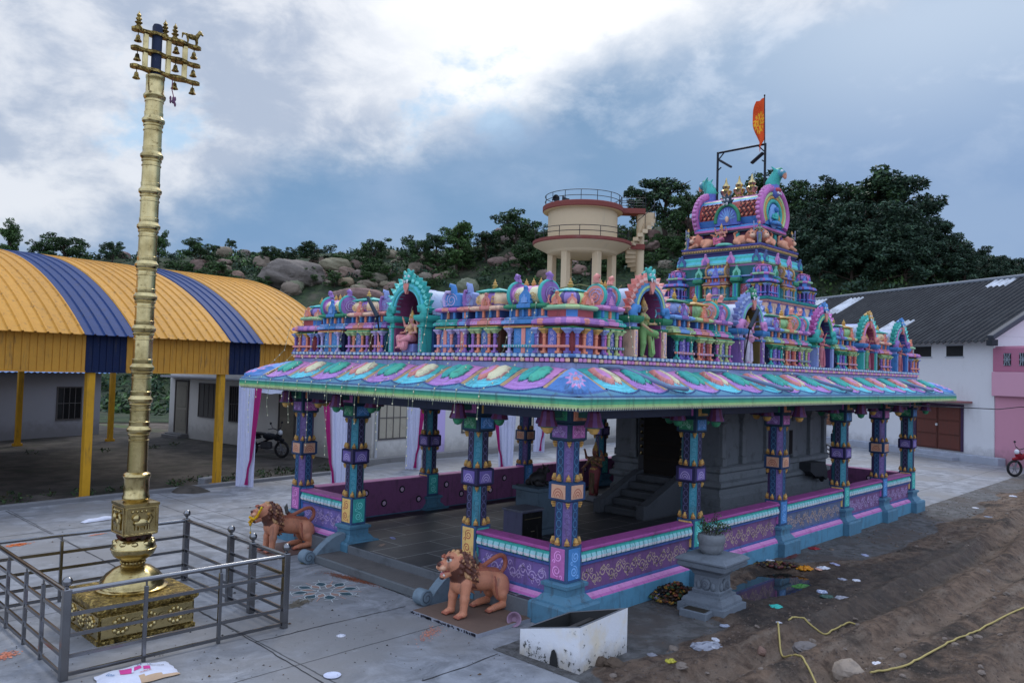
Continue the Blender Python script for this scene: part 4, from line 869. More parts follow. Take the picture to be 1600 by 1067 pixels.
# drain pipes lying over the petals
for x0, x1 in ((.62, .95), (3.3, 4.1), (5.9, 6.6), (10.6, 11.4)):
    m = MB(); m.tube([(x0-.30, -.17, 3.19), (x0, -.30, 3.185), (x0+.05, -.34, 3.17), (x1-.02, -.80, 2.97), (x1+.05, -.84, 2.94), (x1+.42, -.86, 2.925)], .029, rgb(124, 142, 172), 10); m.tube([(x1+.40, -.86, 2.925), (x1+.44, -.86, 2.925)], .036, rgb(124, 142, 172), 10); part('drain_pipe', m, 'plain', temple)
# ------------------------------------------------------------------ statues
SK = rgb(226, 176, 140)
def figure(name, label, cat, loc, rz, scale, skin, cloth, cloth2, seated=False, arms=None, crown=True, hold=None, raised_leg=False, seat=None, group=None, leafgold=True, parent=None, ele=False, vox=.0125):
    g = p['gold']; hz = .52 if not seated else .26; dz = hz-.52; pr = []; C = lambda a, b, ra, rb, c, k=None: pr.append(('c', a, b, ra, rb, c) + ((k,) if k else ())); E = lambda c, r, col, k=None: pr.append(('e', c, r, col, k))
    z = lambda v: v+dz
    C((0, 0, z(.53)), (0, -.005, z(.63)), .095, .068, cloth); C((0, -.005, z(.64)), (0, -.01, z(.77)), .068, .088, cloth2); C((-.085, 0, z(.80)), (.085, 0, z(.80)), .052, .052, skin)
    E((-.045, -.07, z(.755)), (.045, .045, .042), cloth2); E((.045, -.07, z(.755)), (.045, .045, .042), cloth2)
    C((0, 0, z(.82)), (0, -.005, z(.89)), .036, .034, skin, .012); E((0, -.01, z(.945)), (.058, .066, .074), skin, .015)
    E((0, -.074, z(.94)), (.012, .02, .02), skin, .006); E((-.024, -.066, z(.955)), (.011, .006, .006), (.01, .01, .01), .002); E((.024, -.066, z(.955)), (.011, .006, .006), (.01, .01, .01), .002); E((0, -.068, z(.912)), (.018, .008, .007), rgb(150, 30, 40), .003)
    for s in (-1, 1): E((s*.06, 0, z(.94)), (.012, .018, .03), skin, .006); E((s*.064, -.01, z(.90)), (.012, .012, .02), g, .003)
    if ele:
        grey = skin; C((0, -.07, z(.93)), (0, -.12, z(.84)), .035, .028, grey); C((0, -.12, z(.84)), (.05, -.13, z(.76)), .028, .02, grey); E((-.10, .0, z(.94)), (.055, .014, .06), grey, .01); E((.10, 0, z(.94)), (.055, .014, .06), grey, .01); E((0, -.06, z(.60)), (.12, .11, .11), skin)
    E((0, .03, z(.95)), (.064, .05, .075), (.02, .018, .018), .01); C((-.05, .03, z(.88)), (-.07, .03, z(.76)), .03, .02, (.02, .018, .018)); C((.05, .03, z(.88)), (.07, .03, z(.76)), .03, .02, (.02, .018, .018))
    if crown: C((0, 0, z(.995)), (0, .01, z(1.07)), .062, .046, g, .008); C((0, .01, z(1.07)), (0, .01, z(1.13)), .044, .018, g, .008); E((0, .01, z(1.155)), (.018, .018, .02), g, .005); E((0, -.05, z(1.0)), (.04, .02, .04), rgb(190, 130, 50), .006)
    for a in np.linspace(0, math.pi, 9): E((.07*math.cos(a), -.055-.045*math.sin(a), z(.80-.055*math.sin(a))), (.014, .012, .014), g, .004)
    for a in np.linspace(0, math.pi, 7): E((.05*math.cos(a), -.075-.03*math.sin(a), z(.79-.10*math.sin(a))), (.011, .01, .012), rgb(230, 190, 90), .004)
    for a in np.linspace(0, 2*math.pi, 15): E((.085*math.cos(a), .085*math.sin(a)-.003, z(.585)), (.018, .018, .014), g, .005)
    arms = arms or [((-.20, -.03, .66), (-.17, -.16, .64)), ((.20, -.03, .66), (.17, -.16, .64))]
    for i, (e, h) in enumerate(arms):
        s = -1 if e[0] < 0 else 1; sh = (s*.12, 0, z(.80)); e = (e[0], e[1], z(e[2])); h = (h[0], h[1], z(h[2]))
        C(sh, e, .042, .032, cloth2 if i < 2 else skin, .012); C(tuple(sh[k]*.45+e[k]*.55 for k in range(3)), e, .035, .031, skin, .008); C(e, h, .030, .021, skin, .010)
        hd = np.array(h)-np.array(e); hd /= np.linalg.norm(hd)+1e-9; E(tuple(np.array(h)-hd*.012), (.027, .027, .016), g, .004); E(tuple(np.array(h)+hd*.02), (.022, .02, .026), skin, .008)
        sd = np.cross(hd, (0, 1, 0.01)); sd /= np.linalg.norm(sd)+1e-9
        for q in (-1.5, -.5, .5, 1.5): C(tuple(np.array(h)+hd*.035+sd*q*.011), tuple(np.array(h)+hd*(.072-abs(q)*.006)+sd*q*.014+np.array((0, -.012, 0))), .0075, .006, skin, .003)
        C(tuple(np.array(h)+hd*.012+sd*.022), tuple(np.array(h)+hd*.035+sd*.042), .009, .007, skin, .003); E(tuple(np.array(sh)*.5+np.array(e)*.5), (.042, .042, .016), g, .004)
    if seated:
        for s, kn, ft in ((-1, (-.16, -.24, .27), (-.15, -.25, .05)), (1, (.17, -.22, .26), (-.02, -.30, .20))):
            C((s*.06, 0, hz-.01), kn, .088, .066, cloth); C(kn, ft, .062, .035, cloth); C(ft, (ft[0]-.01, ft[1]-.07, ft[2]-.015), .028, .02, skin, .008)
        C((.05, -.20, .24), (.02, -.23, .06), .07, .09, cloth); C((-.03, -.24, .24), (-.02, -.25, .03), .03, .05, cloth2, .01)
        for q in range(5): C((-.10+.05*q, -.285, .24-.02*q), (-.09+.045*q, -.29, .06), .012, .02, tuple(min(1, v*1.3) for v in cloth), .006)
    else:
        for s in (-1, 1):
            if raised_leg and s == 1:
                C((s*.05, 0, .52), (.10, -.22, .46), .088, .062, cloth); C((.10, -.22, .46), (.20, -.20, .40), .055, .034, cloth); C((.20, -.20, .40), (.26, -.23, .40), .026, .018, skin, .008)
                C((.07, -.08, .44), (.13, -.13, .20), .045, .06, cloth2); C((.13, -.12, .2), (.15, -.12, .06), .055, .06, cloth); C((.11, -.17, .40), (.16, -.18, .08), .012, .02, tuple(min(1, v*1.4) for v in cloth), .006); C((.06, -.14, .40), (.09, -.17, .08), .012, .02, tuple(min(1, v*1.4) for v in cloth), .006)
            else: C((s*.055, 0, .52), (s*.06, -.02, .27), .088, .062, cloth); C((s*.06, -.02, .27), (s*.06, 0, .05), .062, .042, cloth); C((s*.06, .0, .02), (s*.075, -.08, .015), .028, .022, skin, .008)
        if not raised_leg:
            C((0, -.03, .50), (0, -.05, .06), .05, .075, cloth)
            for q in range(4): C((-.05+.033*q, -.10, .48), (-.06+.04*q, -.11, .06), .010, .016, cloth2, .006)
    if hold:
        for q in hold: pr.append(q)
    me = sculpt_mesh(name, pr, vox, 'statue_paint', .018, scale)
    if parent is not None: o = bpy.data.objects.new(name, me); COL.objects.link(o); o.parent = parent; o.location = Vector(loc)-Vector(WORLD[parent]); o.rotation_euler = (0, 0, rz); tag(o, label); return o
    if seat:
        t = thing(name, label, cat, loc, rz, group); b = part('body', me, None, t, local=True); m = MB(); m.box(-.21*scale, .21*scale, -.12*scale, .22*scale, -seat[1], 0.13*scale, seat[0], .012); part('throne', m, 'paint', t, local=True); return t
    return single(name, me, None, label, cat, loc, rz, group)
ZP = 3.33; FR = -math.pi/2
four = [((-.20, -.03, .66), (-.15, -.17, .64)), ((.20, -.03, .66), (.15, -.17, .62)), ((-.24, .0, .80), (-.23, -.07, .96)), ((.24, 0, .80), (.23, -.07, .96))]
figure('goddess_statue', 'seated four armed goddess statue in a pink sari inside the teal flame arch', 'statue', (-.19, 2.97, ZP+.04), FR, .66, rgb(224, 150, 140), rgb(232, 140, 150), rgb(226, 176, 120), True, four, seat=(rgb(120, 130, 200), .04))
sick = [('c', (.27, -.13, .70), (.27, -.15, .80), .011, .011, p['brown'], .004)]+[('c', (.27+.06*math.sin(a)*.9-.0, -.15, .87-.07*math.cos(a)), (.27+.06*math.sin(a+.35), -.15, .87-.07*math.cos(a+.35)), .013, .011, rgb(110, 190, 200), .004) for a in np.arange(0, 2.9, .35)]
figure('goddess_statue', 'standing goddess statue in a green sari holding a sickle under the salmon flame arch', 'statue', (1.33, -.19, ZP), .3, .71, rgb(196, 160, 110), rgb(120, 170, 90), rgb(150, 160, 90), False, [((-.20, -.03, .64), (-.10, -.17, .52)), ((.20, -.03, .66), (.27, -.12, .66))], hold=sick, raised_leg=True)
figure('deity_statue', 'white robed deity statue with pink arms under the lavender flame arch', 'statue', (4.33, -.19, ZP), .1, .67, rgb(226, 150, 190), rgb(214, 206, 222), rgb(206, 190, 220), False, four, ele=True)
figure('deity_statue', 'deep pink deity statue standing in the indigo niche with the magenta flame arch', 'statue', (7.26, -.19, ZP), .1, .66, rgb(214, 110, 120), rgb(206, 110, 120), rgb(190, 90, 110), False, four)
figure('deity_statue', 'deity statue in a green skirt standing in the crimson niche under a tan face', 'statue', (9.62, -.19, ZP), .1, .66, rgb(196, 100, 120), rgb(90, 180, 130), rgb(180, 80, 110), False, four)
figure('deity_statue', 'red deity statue standing in the bright blue niche nearest the far corner', 'statue', (11.66, -.19, ZP), .1, .64, rgb(206, 100, 100), rgb(190, 96, 100), rgb(170, 80, 90), False, four)
mace = [('c', (-.24, -.10, .62), (-.24, -.14, .10), .016, .018, rgb(130, 70, 40), .004), ('e', (-.24, -.14, .08), (.05, .05, .06), rgb(150, 90, 50), .006)]
figure('guardian_statue', 'dark red guardian statue with a mace standing beside the stone shrine doorway', 'statue', (6.52, 4.62, FL+.10), FR, 1.02, rgb(150, 90, 70), rgb(150, 56, 60), rgb(120, 96, 60), False, [((-.20, -.03, .66), (-.22, -.12, .60)), ((.20, -.03, .66), (.12, -.16, .74)), ((-.24, .0, .80), (-.23, -.07, .96)), ((.24, 0, .80), (.23, -.07, .96))], hold=mace)
m = MB(); m.box(6.25, 6.8, 4.34, 4.9, FL, FL+.10, p['grey'], .01); single('statue_plinth', m, 'stone', 'low grey stone plinth under the guardian statue', 'plinth', (6.52, 4.62, FL), local=False)

# ------------------------------------------------------------------ stone shrine under the roof
SX0, SX1, SY0, SY1 = 6.94, 12.25, 1.74, 4.35
sanct = thing('stone_shrine', 'grey granite inner shrine with moulded base and dark doorway under the temple roof', 'shrine', (9.5, 3.045, FL))
st = rgb(128, 134, 138); cx, cy, hx, hy = (SX0+SX1)/2, (SY0+SY1)/2, (SX1-SX0)/2, (SY1-SY0)/2
m = MB(); m.rect(cx, cy, hx, hy, [(.12, FL), (.12, .42), (.08, .44), (.08, .60), (.03, .66), (.03, .78), (.10, .84), (.10, .92), (.02, .96), (.02, 1.10), (.07, 1.14), (.07, 1.22), (0, 1.26)], st); part('moulded_base', m, 'stone', sanct)
m = MB(); m.rect(cx, cy, hx, hy, [(-.03, 1.25), (-.03, 2.40), (.06, 2.46), (.10, 2.52), (.10, 2.58), (-.02, 2.655)], rgb(122, 128, 133)); part('wall', m, 'stone', sanct)
def spil(x, y, k):
    m = MB(); m.box(x-.09, x+.09, y-.09, y+.09, 1.262, 1.42, st, .01); m.box(x-.07, x+.07, y-.07, y+.07, 1.42, 2.12, st, .01); m.rect(x, y, .07, .07, [(0, 2.12), (.03, 2.16), (.0, 2.20), (.05, 2.26), (.09, 2.34), (.09, 2.40)], st); part('pilaster', m, 'stone', sanct)
for x in (7.05, 7.9, 9.0, 9.35, 9.9, 10.35, 11.3, 12.14): spil(x, SY0+.02, 0); spil(x, SY1-.02, 0)
for y in (2.25, 3.85): spil(SX0+.02, y, 1)
m = MB(); m.box(8.98, 9.36, SY0-.02, SY0+.1, FL, 2.5, rgb(50, 52, 56)); part('recess', m, 'stone', sanct)
m = MB(); m.box(9.92, 10.33, SY0-.06, SY0+.0, 1.32, 2.1, st, .01); m.box(10.05, 10.2, SY0-.075, SY0-.05, 1.34, 1.9, rgb(22, 22, 24)); kudu(m, 10.12, SY0-.06, 2.1, .3, st, rgb(90, 94, 98)); part('niche_window', m, 'stone', sanct)
m = MB(); m.prism([(10.7, 1.12), (10.7, .92), (11.0, .78), (11.45, .76), (11.62, .66), (11.7, .70), (11.66, .9), (11.55, 1.10)], SY0-.02, SY0-.30, rgb(58, 62, 66)); m.tube([(11.35, SY0-.16, .80), (11.60, SY0-.16, .74), (11.7, SY0-.16, .62)], [.10, .08, .05], rgb(52, 56, 60)); part('water_spout', m, 'stone', sanct)
m = MB(); m.box(SX0-.10, SX0+.0, 2.42, 3.67, .92, 2.5, rgb(70, 72, 76), .01); part('door_frame', m, 'stone', sanct)
m = MB(); m.box(SX0-.13, SX0-.10, 2.58, 3.51, .94, 2.32, rgb(34, 26, 20), .004)
for k in range(4): m.box(SX0-.142, SX0-.13, 2.62, 3.47, 1.0+k*.33, 1.26+k*.33, rgb(26, 20, 16), .008)
part('door', m, 'plain', sanct)
for yy in (2.55, 3.54):
    for k in range(6):
        m = MB(); zz = 1.35+k*.15; m.lathe([(.004, zz+.07), (.02, zz+.06), (.028, zz+.02), (.045, zz), (.0, zz)], rgb(120, 98, 60), SX0-.16, yy, 10); part('bell', m, 'gold', sanct)
for k in range(5): m = MB(); m.box(5.40+.28*k, SX0-.09, 2.62, 3.48, FL+.14*k*1.0+.002*(k > 0), FL+.14*(k+1), rgb(78, 82, 86), .012); part('step', m, 'stone', sanct)
for yy in (2.52, 3.58):
    m = MB(); m.prism([(5.28, FL), (5.28, .52), (5.42, .52), (6.7, 1.02), (6.80, 1.02), (6.80, FL)], yy-.09, yy+.09, rgb(86, 90, 95)); part('balustrade', m, 'stone', sanct)
# altar block, bull, cabinet
t = thing('altar_block', 'tall square grey stone block carrying a small dark stone bull inside the hall', 'altar', (2.85, 3.05, FL))
m = MB(); m.rect(2.85, 3.05, .27, .27, [(.04, FL), (.04, .34), (0, .36), (0, .98), (.05, 1.0), (.05, 1.06), (-.02, 1.065)], rgb(86, 104, 116)); part('block', m, 'stone', t)
bu = rgb(44, 42, 42)
pr = [('e', (.0, 0, .13), (.20, .11, .12), bu), ('c', (-.12, 0, .18), (-.20, 0, .26), .07, .055, bu), ('c', (-.20, 0, .27), (-.28, 0, .24), .055, .035, bu), ('c', (-.2, .04, .31), (-.2, .07, .37), .018, .008, bu), ('c', (-.2, -.04, .31), (-.2, -.07, .37), .018, .008, bu), ('e', (-.05, 0, .25), (.07, .05, .06), bu),
      ('c', (-.14, -.10, .04), (-.24, -.10, .03), .04, .03, bu), ('c', (-.14, .10, .04), (-.24, .10, .03), .04, .03, bu), ('c', (.12, -.11, .06), (.02, -.14, .03), .06, .03, bu), ('c', (.12, .11, .06), (.02, .14, .03), .06, .03, bu), ('c', (.19, 0, .14), (.22, .08, .03), .02, .015, bu)]
single('bull_statue', sculpt_mesh('bull_statue', pr, .012, 'statue_paint'), None, 'small dark stone bull lying on top of the grey altar block', 'statue', (2.85, 3.05, 1.065), math.pi)
t = thing('offering_cabinet', 'low black offering cabinet with grey top standing beside the grey altar block', 'cabinet', (2.05, 2.62, FL))
m = MB(); m.box(1.78, 2.30, 2.42, 2.84, FL, .78, rgb(92, 92, 116), .008); m.box(1.76, 2.32, 2.40, 2.86, .78, .815, rgb(104, 106, 118), .006); part('case', m, 'metalpaint', t)
m = MB(); m.box(1.80, 2.28, 2.408, 2.42, FL+.03, .765, rgb(14, 14, 15), .004); m.box(1.84, 2.24, 2.402, 2.408, .66, .672, rgb(90, 80, 60)); m.box(2.0, 2.08, 2.40, 2.408, .45, .462, rgb(120, 110, 90)); part('front_panel', m, 'metalpaint', t)

# ------------------------------------------------------------------ the tower over the shrine
TX, TY = 10.1, 3.045
tower = thing('temple_tower', 'tall tiered temple tower with barrel roof and coloured mini shrines behind the hall parapet', 'temple tower', (TX, TY, 4.06))
tw = WORLD[tower]
def tput(o, x, y, z, rz, s=1.0, nm=None):
    o.parent = tower; o.location = (x-tw[0], y-tw[1], z-tw[2]); o.rotation_euler = (0, 0, rz); o.scale = (s, s, s)
    if nm: o.name = nm
    return o
def sides(hx, hy):   # centre of each face, its half width and its turn
    return [(TX-hx, TY, hy, -math.pi/2), (TX, TY-hy, hx, 0), (TX+hx, TY, hy, math.pi/2), (TX, TY+hy, hx, math.pi)]
def on_sides(m, hx, hy, fn):
    for x, y, hw, rz in sides(hx, hy): m.push(Matrix.Translation((x, y, 0)) @ Matrix.Rotation(rz, 4, 'Z')); fn(hw); m.pop()
m = MB(); m.rect(TX, TY, 1.22, 1.32, [(-.05, 4.04), (.0, 4.06), (.0, 4.40), (.05, 4.44), (.05, 4.52), (.0, 4.54), (.0, 4.80), (.03, 4.82)], [p['teal'], p['teal'], p['mag'], p['cream'], p['blue'], p['peach'], p['pink']])
m.rect(TX, TY, 1.22, 1.32, [(.03, 4.821), (.05, 4.84), (.05, 4.86), (.08, 4.88), (.10, 4.925), (.0, 4.94)], [p['peach'], p['salmon'], p['teal'], p['teal'], p['cyan']]); part('base_tier', m, 'paint', tower)
for x, y, hw, rz in sides(1.22, 1.32):
    for q in np.linspace(-.9, .9, 6): mm = MB(); kudu(mm, 0, 0, 0, .22, rgb(70, 110, 200), p['ltblue']); o = part('gable_ornament', mm, 'paint', tower, local=True); tput(o, x+math.cos(rz)*q*hw, y+math.sin(rz)*q*hw, 4.57, rz)
m = MB(); m.rect(TX, TY, .98, 1.08, [(0, 4.93), (0, 5.72)], rgb(30, 112, 112))
def f(hw):
    for q in (-.62, -.30, .30, .62): m.box(q*hw-.11, q*hw+.11, -.03, 0, 4.98, 5.27, p['red'], .004); scrollwork(m, q*hw-.09, q*hw+.09, 5.0, 5.26, -.032, p['pink'], 3, .012)
    for q in (-.46, .46):
        m.box(q*hw-.075, q*hw+.075, -.14, 0, 4.94, 5.30, p['green'], .006)
        for s in (-.045, 0, .045): m.box(q*hw+s-.014, q*hw+s+.014, -.155, -.14, 4.97, 5.27, p['teal'] if s else p['blue'])
        m.box(q*hw-.13, q*hw+.13, -.20, 0, 5.31, 5.42, p['green'], .03); m.box(q*hw-.10, q*hw+.10, -.15, 0, 5.421, 5.455, p['blue'], .006); kudu(m, q*hw, -.06, 5.456, .23, p['mint'], p['green'])
    m.box(-hw, hw, -.05, 0, 5.44, 5.475, p['lav'], .006)
on_sides(m, .98, 1.08, f); part('wall_tier', m, 'paint', tower)
TPV = dict()
S_GO = dict(cor=rgb(128, 120, 210), cor2=rgb(168, 122, 84), pan=rgb(70, 150, 160), pan2=p['purple'], col=rgb(190, 140, 80), col2=p['lav'], cap='gold', end=rgb(178, 132, 70), end2=rgb(200, 150, 80), barrel=rgb(90, 130, 210), barrel2='ltblue', nasi=rgb(120, 120, 214), nasi2='lav', slab=rgb(176, 130, 84), neck='red', rail='gold', arch='gold', swirl='cream')
sg = shrine('sala', .95, S_GO); tput(sg, TX-1.14, TY, 4.94, -math.pi/2, .72, 'tower_shrine')
for x, y, rz in ((TX, TY-1.24, 0), (TX+1.14, TY, math.pi/2), (TX, TY+1.24, math.pi)): tput(copy_tree(sg), x, y, 4.94, rz, .72)
_keep = {k: PAL[k] for k in ('red', 'salmon', 'orange', 'peach', 'pink', 'lime', 'teal', 'cyan', 'mag')}
PAL.update(red=rgb(50, 60, 130), salmon=rgb(80, 124, 214), orange=rgb(206, 100, 176), peach=rgb(120, 160, 224), pink=rgb(90, 134, 220), lime=rgb(206, 120, 186), teal=rgb(190, 90, 160), cyan=rgb(206, 120, 186), mag=rgb(196, 100, 180))
tp = pavilion(TPV); PAL.update(_keep); tput(tp, TX-1.02, TY-1.12, 4.94, 0, .74, 'tower_pavilion')
for x, y in ((TX-1.02, TY+1.12), (TX+1.02, TY-1.12), (TX+1.02, TY+1.12)): tput(copy_tree(tp), x, y, 4.94, 0, .74)
m = MB(); m.rect(TX, TY, .92, 1.0, [(0, 5.66), (.06, 5.70), (.07, 5.73)], p['pink']); m.rect(TX, TY, .92, 1.0, [(.07, 5.731), (.13, 5.75), (.135, 5.79), (.11, 5.86), (.06, 5.93), (.01, 5.97)], [p['cream'], p['mint'], p['cyan'], p['teal'], p['cyan']])
m.rect(TX, TY, .92, 1.0, [(.0, 5.97), (.0, 6.03), (.03, 6.05), (.03, 6.08)], rgb(60, 50, 110)); m.rect(TX, TY, .92, 1.0, [(.03, 6.081), (.05, 6.09), (.05, 6.13), (.03, 6.15), (.06, 6.17), (.06, 6.20), (-.1, 6.205)], [p['tan'], rgb(130, 104, 66), p['tan'], rgb(110, 90, 180), rgb(70, 76, 160), p['blue']])
def f(hw):
    n = int(2*hw/.07)
    for i in range(n): m.box(-hw+2*hw*(i+.3)/n, -hw+2*hw*(i+.7)/n, -.062, -.045, 6.095, 6.125, p['gold'], .004)
on_sides(m, .92, 1.0, f); part('cornice_tier', m, 'paint', tower)
for x, y, hw, rz in sides(1.03, 1.11):
    for n, q in enumerate((-.88, -.30, .30, .88)): mm = MB(); c = rgb(70, 100, 160) if n in (0, 3) else p['pink']; kudu(mm, 0, 0, 0, .25, c, p['purple'] if n in (1, 2) else p['teal']); o = part('gable_ornament', mm, 'paint', tower, local=True); tput(o, x+math.cos(rz)*q*hw, y+math.sin(rz)*q*hw, 5.76, rz)
m = MB(); m.rect(TX, TY, .60, .78, [(0, 6.20), (0, 6.58)], rgb(96, 44, 84))
def f(hw):
    for q in (-.9, -.35, .35, .9): m.box(q*hw-.05, q*hw+.05, -.05, 0, 6.2, 6.57, p['teal'] if abs(q) < .5 else rgb(120, 80, 170), .006)
on_sides(m, .60, .78, f)
m.rect(TX, TY, .60, .78, [(.0, 6.56), (.10, 6.57), (.10, 6.60), (.06, 6.61)], rgb(40, 60, 80)); m.rect(TX, TY, .60, .78, [(.06, 6.612), (.09, 6.63), (.09, 6.68), (.03, 6.74), (.0, 6.75)], [p['salmon'], p['mag'], p['blue'], p['pink']]); part('neck_tier', m, 'paint', tower)
# barrel roof along y
RB = .60
def horse(r, t, zc=7.02): return (r*math.cos(t)*(1.0 if math.sin(t) > 0 else 1-.18*abs(math.sin(t))), zc+r*.88*math.sin(t))
ts = np.linspace(-.48, math.pi+.48, 40); m = MB(); ys = np.linspace(TY-.80, TY+.80, 25); V = []; F = []; C = []
for j, yy in enumerate(ys):
    for i, t in enumerate(ts): a, b = horse(RB, t); V.append((TX+a, yy, b))
n = len(ts)
for j in range(len(ys)-1):
    for i in range(n-1):
        F.append((j*n+i, (j+1)*n+i, (j+1)*n+i+1, j*n+i+1)); t = (ts[i]+ts[i+1])/2; d = abs(t-math.pi/2)
        C.append((p['pink'] if j % 3 else p['purple']) if d < .62 else p['cream'] if d < .70 else p['teal'] if d < .80 else p['ltblue'] if d < .90 else rgb(188, 66, 48) if d < 1.72 else p['blue'])
m.add(V, F, C); part('barrel_roof', m, 'paint', tower)
for sgn in (-1, 1):      # raised lozenge lattice on both slopes
    for y0, y1 in ((TY-.74, TY-.26), (TY+.26, TY+.74)):
        m = MB()
        for k in range(-3, 6):
            for dr in (-1, 1):
                pts = []
                for s in np.linspace(0, 1, 9):
                    d = .93+.77*s; u = (k*.25+s*.75) if dr > 0 else (k*.25+.75-s*.75); yy = y0+u*(y1-y0)
                    if u < -.001 or u > 1.001: continue
                    a, b = horse(RB+.012, math.pi/2-sgn*d); pts.append((TX+a, yy, b))
                if len(pts) > 1: m.tube(pts, .017, rgb(90, 40, 40), 5)
        for a_ in range(4):
            for b_ in range(3):
                u = (a_+(.5 if b_ % 2 else 0))/4+.06; d = .93+.77*(b_+.75)/3
                if u < .95: a, b = horse(RB+.008, math.pi/2-sgn*d); m.ell((TX+a, y0+u*(y1-y0), b), (.03, .035, .035), p['orange'], 6, 4)
        part('lozenge_lattice', m, 'paint', tower)
for sgn in (-1, 1):
    m = MB(); y0 = TY+sgn*.80; tt = np.linspace(-.48, math.pi+.48, 30)
    out = [horse(RB+.05, t) for t in tt]; m.rings([[(TX+a, y0, b) for a, b in out], [(TX+a, y0+sgn*.05, b) for a, b in out]], p['blue'], smooth=False)
    for rr, th, c in ((RB+.10, .085, p['mag']), (RB-.03, .05, p['lime']), (RB-.13, .045, p['gold']), (RB-.23, .05, p['teal'])): m.tube([(TX+horse(rr, t)[0], y0+sgn*.06, horse(rr, t)[1]) for t in tt], th, c, 8)
    for t in np.linspace(-.4, math.pi+.4, 26): a, b = horse(RB+.18, t); m.ell((TX+a, y0+sgn*.04, b), (.05, .06, .05), p['pink'], 6, 4)
    m.ell((TX, y0+sgn*.07, 6.98), (.26, .05, .30), p['ltblue'], 12, 8); part('gable_arch', m, 'paint', tower)
    m = MB(); yo = y0+sgn*.12; m.ell((TX, yo, 6.95), (.09, .07, .12), p['teal']); m.ell((TX, yo+sgn*.02, 7.13), (.06, .06, .07), rgb(40, 120, 190)); m.lathe([(.22, 6.76), (.24, 6.79), (.18, 6.83), (.12, 6.86)], p['blue'], TX, yo, 14, sy=.5); m.tube([(TX-.12, yo, 7.0), (TX-.18, yo, 6.92), (TX-.05, yo+sgn*.06, 6.9)], .03, p['teal']); m.tube([(TX+.12, yo, 7.0), (TX+.18, yo, 6.92), (TX+.05, yo+sgn*.06, 6.9)], .03, p['gold']); part('gable_figure', m, 'statue_paint', tower)
    c = p['teal']; pr = [('c', (0, 0, -.05), (0, .02*1, .15), .17, .15, rgb(90, 110, 200)), ('c', (0, .02, .15), (0, -.10, .36), .16, .13, c), ('e', (0, -.18, .37), (.11, .14, .10), rgb(60, 150, 170)), ('c', (0, -.28, .33), (0, -.30, .26), .06, .04, rgb(230, 150, 110)), ('c', (-.09, -.10, .44), (-.13, -.02, .54), .04, .015, c), ('c', (.09, -.10, .44), (.13, -.02, .54), .04, .015, c),
        ('e', (-.07, -.25, .42), (.03, .03, .03), (.8, .8, .8), .004), ('e', (.07, -.25, .42), (.03, .03, .03), (.8, .8, .8), .004)] + [('c', (0, .12-.10*k, .10+.12*k), (0, .22-.10*k, .14+.12*k), .06, .02, p['green']) for k in range(4)] + [('c', (sx*.05, -.14, -.06), (sx*.05, -.20, -.14), .03, .01, (.85, .85, .85), .004) for sx in (-1, 1)] + [('e', (0, -.12, -.02), (.13, .08, .06), rgb(190, 50, 70), .01)]
    o = part('guardian_beast', sculpt_mesh('guardian_beast', pr, .018, 'statue_paint', .03), None, tower, local=True); tput(o, TX, y0+sgn*.04, 7.62, 0 if sgn < 0 else math.pi)
for yy in (3.45, 3.09, 2.75): m = finial_mb(3.0, 7.53, TX, yy, rgb(190, 150, 70)); part('finial', m, 'gold', tower)
# arched blue gable with a seated figure on the long faces
for sgn in (-1, 1):
    m = MB(); q = sgn*1.0
    m.push(Matrix.Translation((TX+sgn*(RB+.0), TY, 0)) @ Matrix.Rotation(-math.pi/2 if sgn < 0 else math.pi/2, 4, 'Z'))
    m.prism([(.30*math.cos(t), 6.88+.36*math.sin(t)) for t in np.linspace(0, math.pi, 18)]+[(-.34, 6.76), (.34, 6.76)], -.06, .22, rgb(72, 96, 190)); m.tube([(.31*math.cos(t), -.06, 6.88+.37*math.sin(t)) for t in np.linspace(-.15, math.pi+.15, 22)], .045, p['green'], 8)
    for k in range(9): t = math.pi*(k+.5)/9; m.strip([(.06*math.cos(t), -.062, 6.90+.06*math.sin(t)), (.16*math.cos(t), -.062, 6.90+.2*math.sin(t)), (.22*math.cos(t), -.062, 6.90+.28*math.sin(t))], .04, p['ltblue'])
    m.ell((0, -.07, 6.90), (.05, .04, .08), p['peach']); m.pop(); part('dormer_arch', m, 'paint', tower)
    o = part('guardian_face', yali_mesh((.03, .06, .09)), None, tower, local=True); tput(o, TX+sgn*(RB+.05), TY, 7.24, -math.pi/2 if sgn < 0 else math.pi/2, 1.1)
    figure('seated_figure', None, None, (TX+sgn*(RB+.22), TY+.06, 6.22), -math.pi/2 if sgn < 0 else math.pi/2, .62, rgb(224, 150, 120), rgb(214, 90, 130), rgb(200, 120, 110), True, four, parent=tower, vox=.016)
    m = MB(); m.lathe([(.2, 6.205), (.22, 6.23), (.17, 6.27), (.05, 6.28)], p['mint'], TX+sgn*(RB+.26), TY-.06, 16); part('lotus_seat', m, 'paint', tower)
sl = rgb(232, 150, 104); sd = rgb(196, 104, 66)
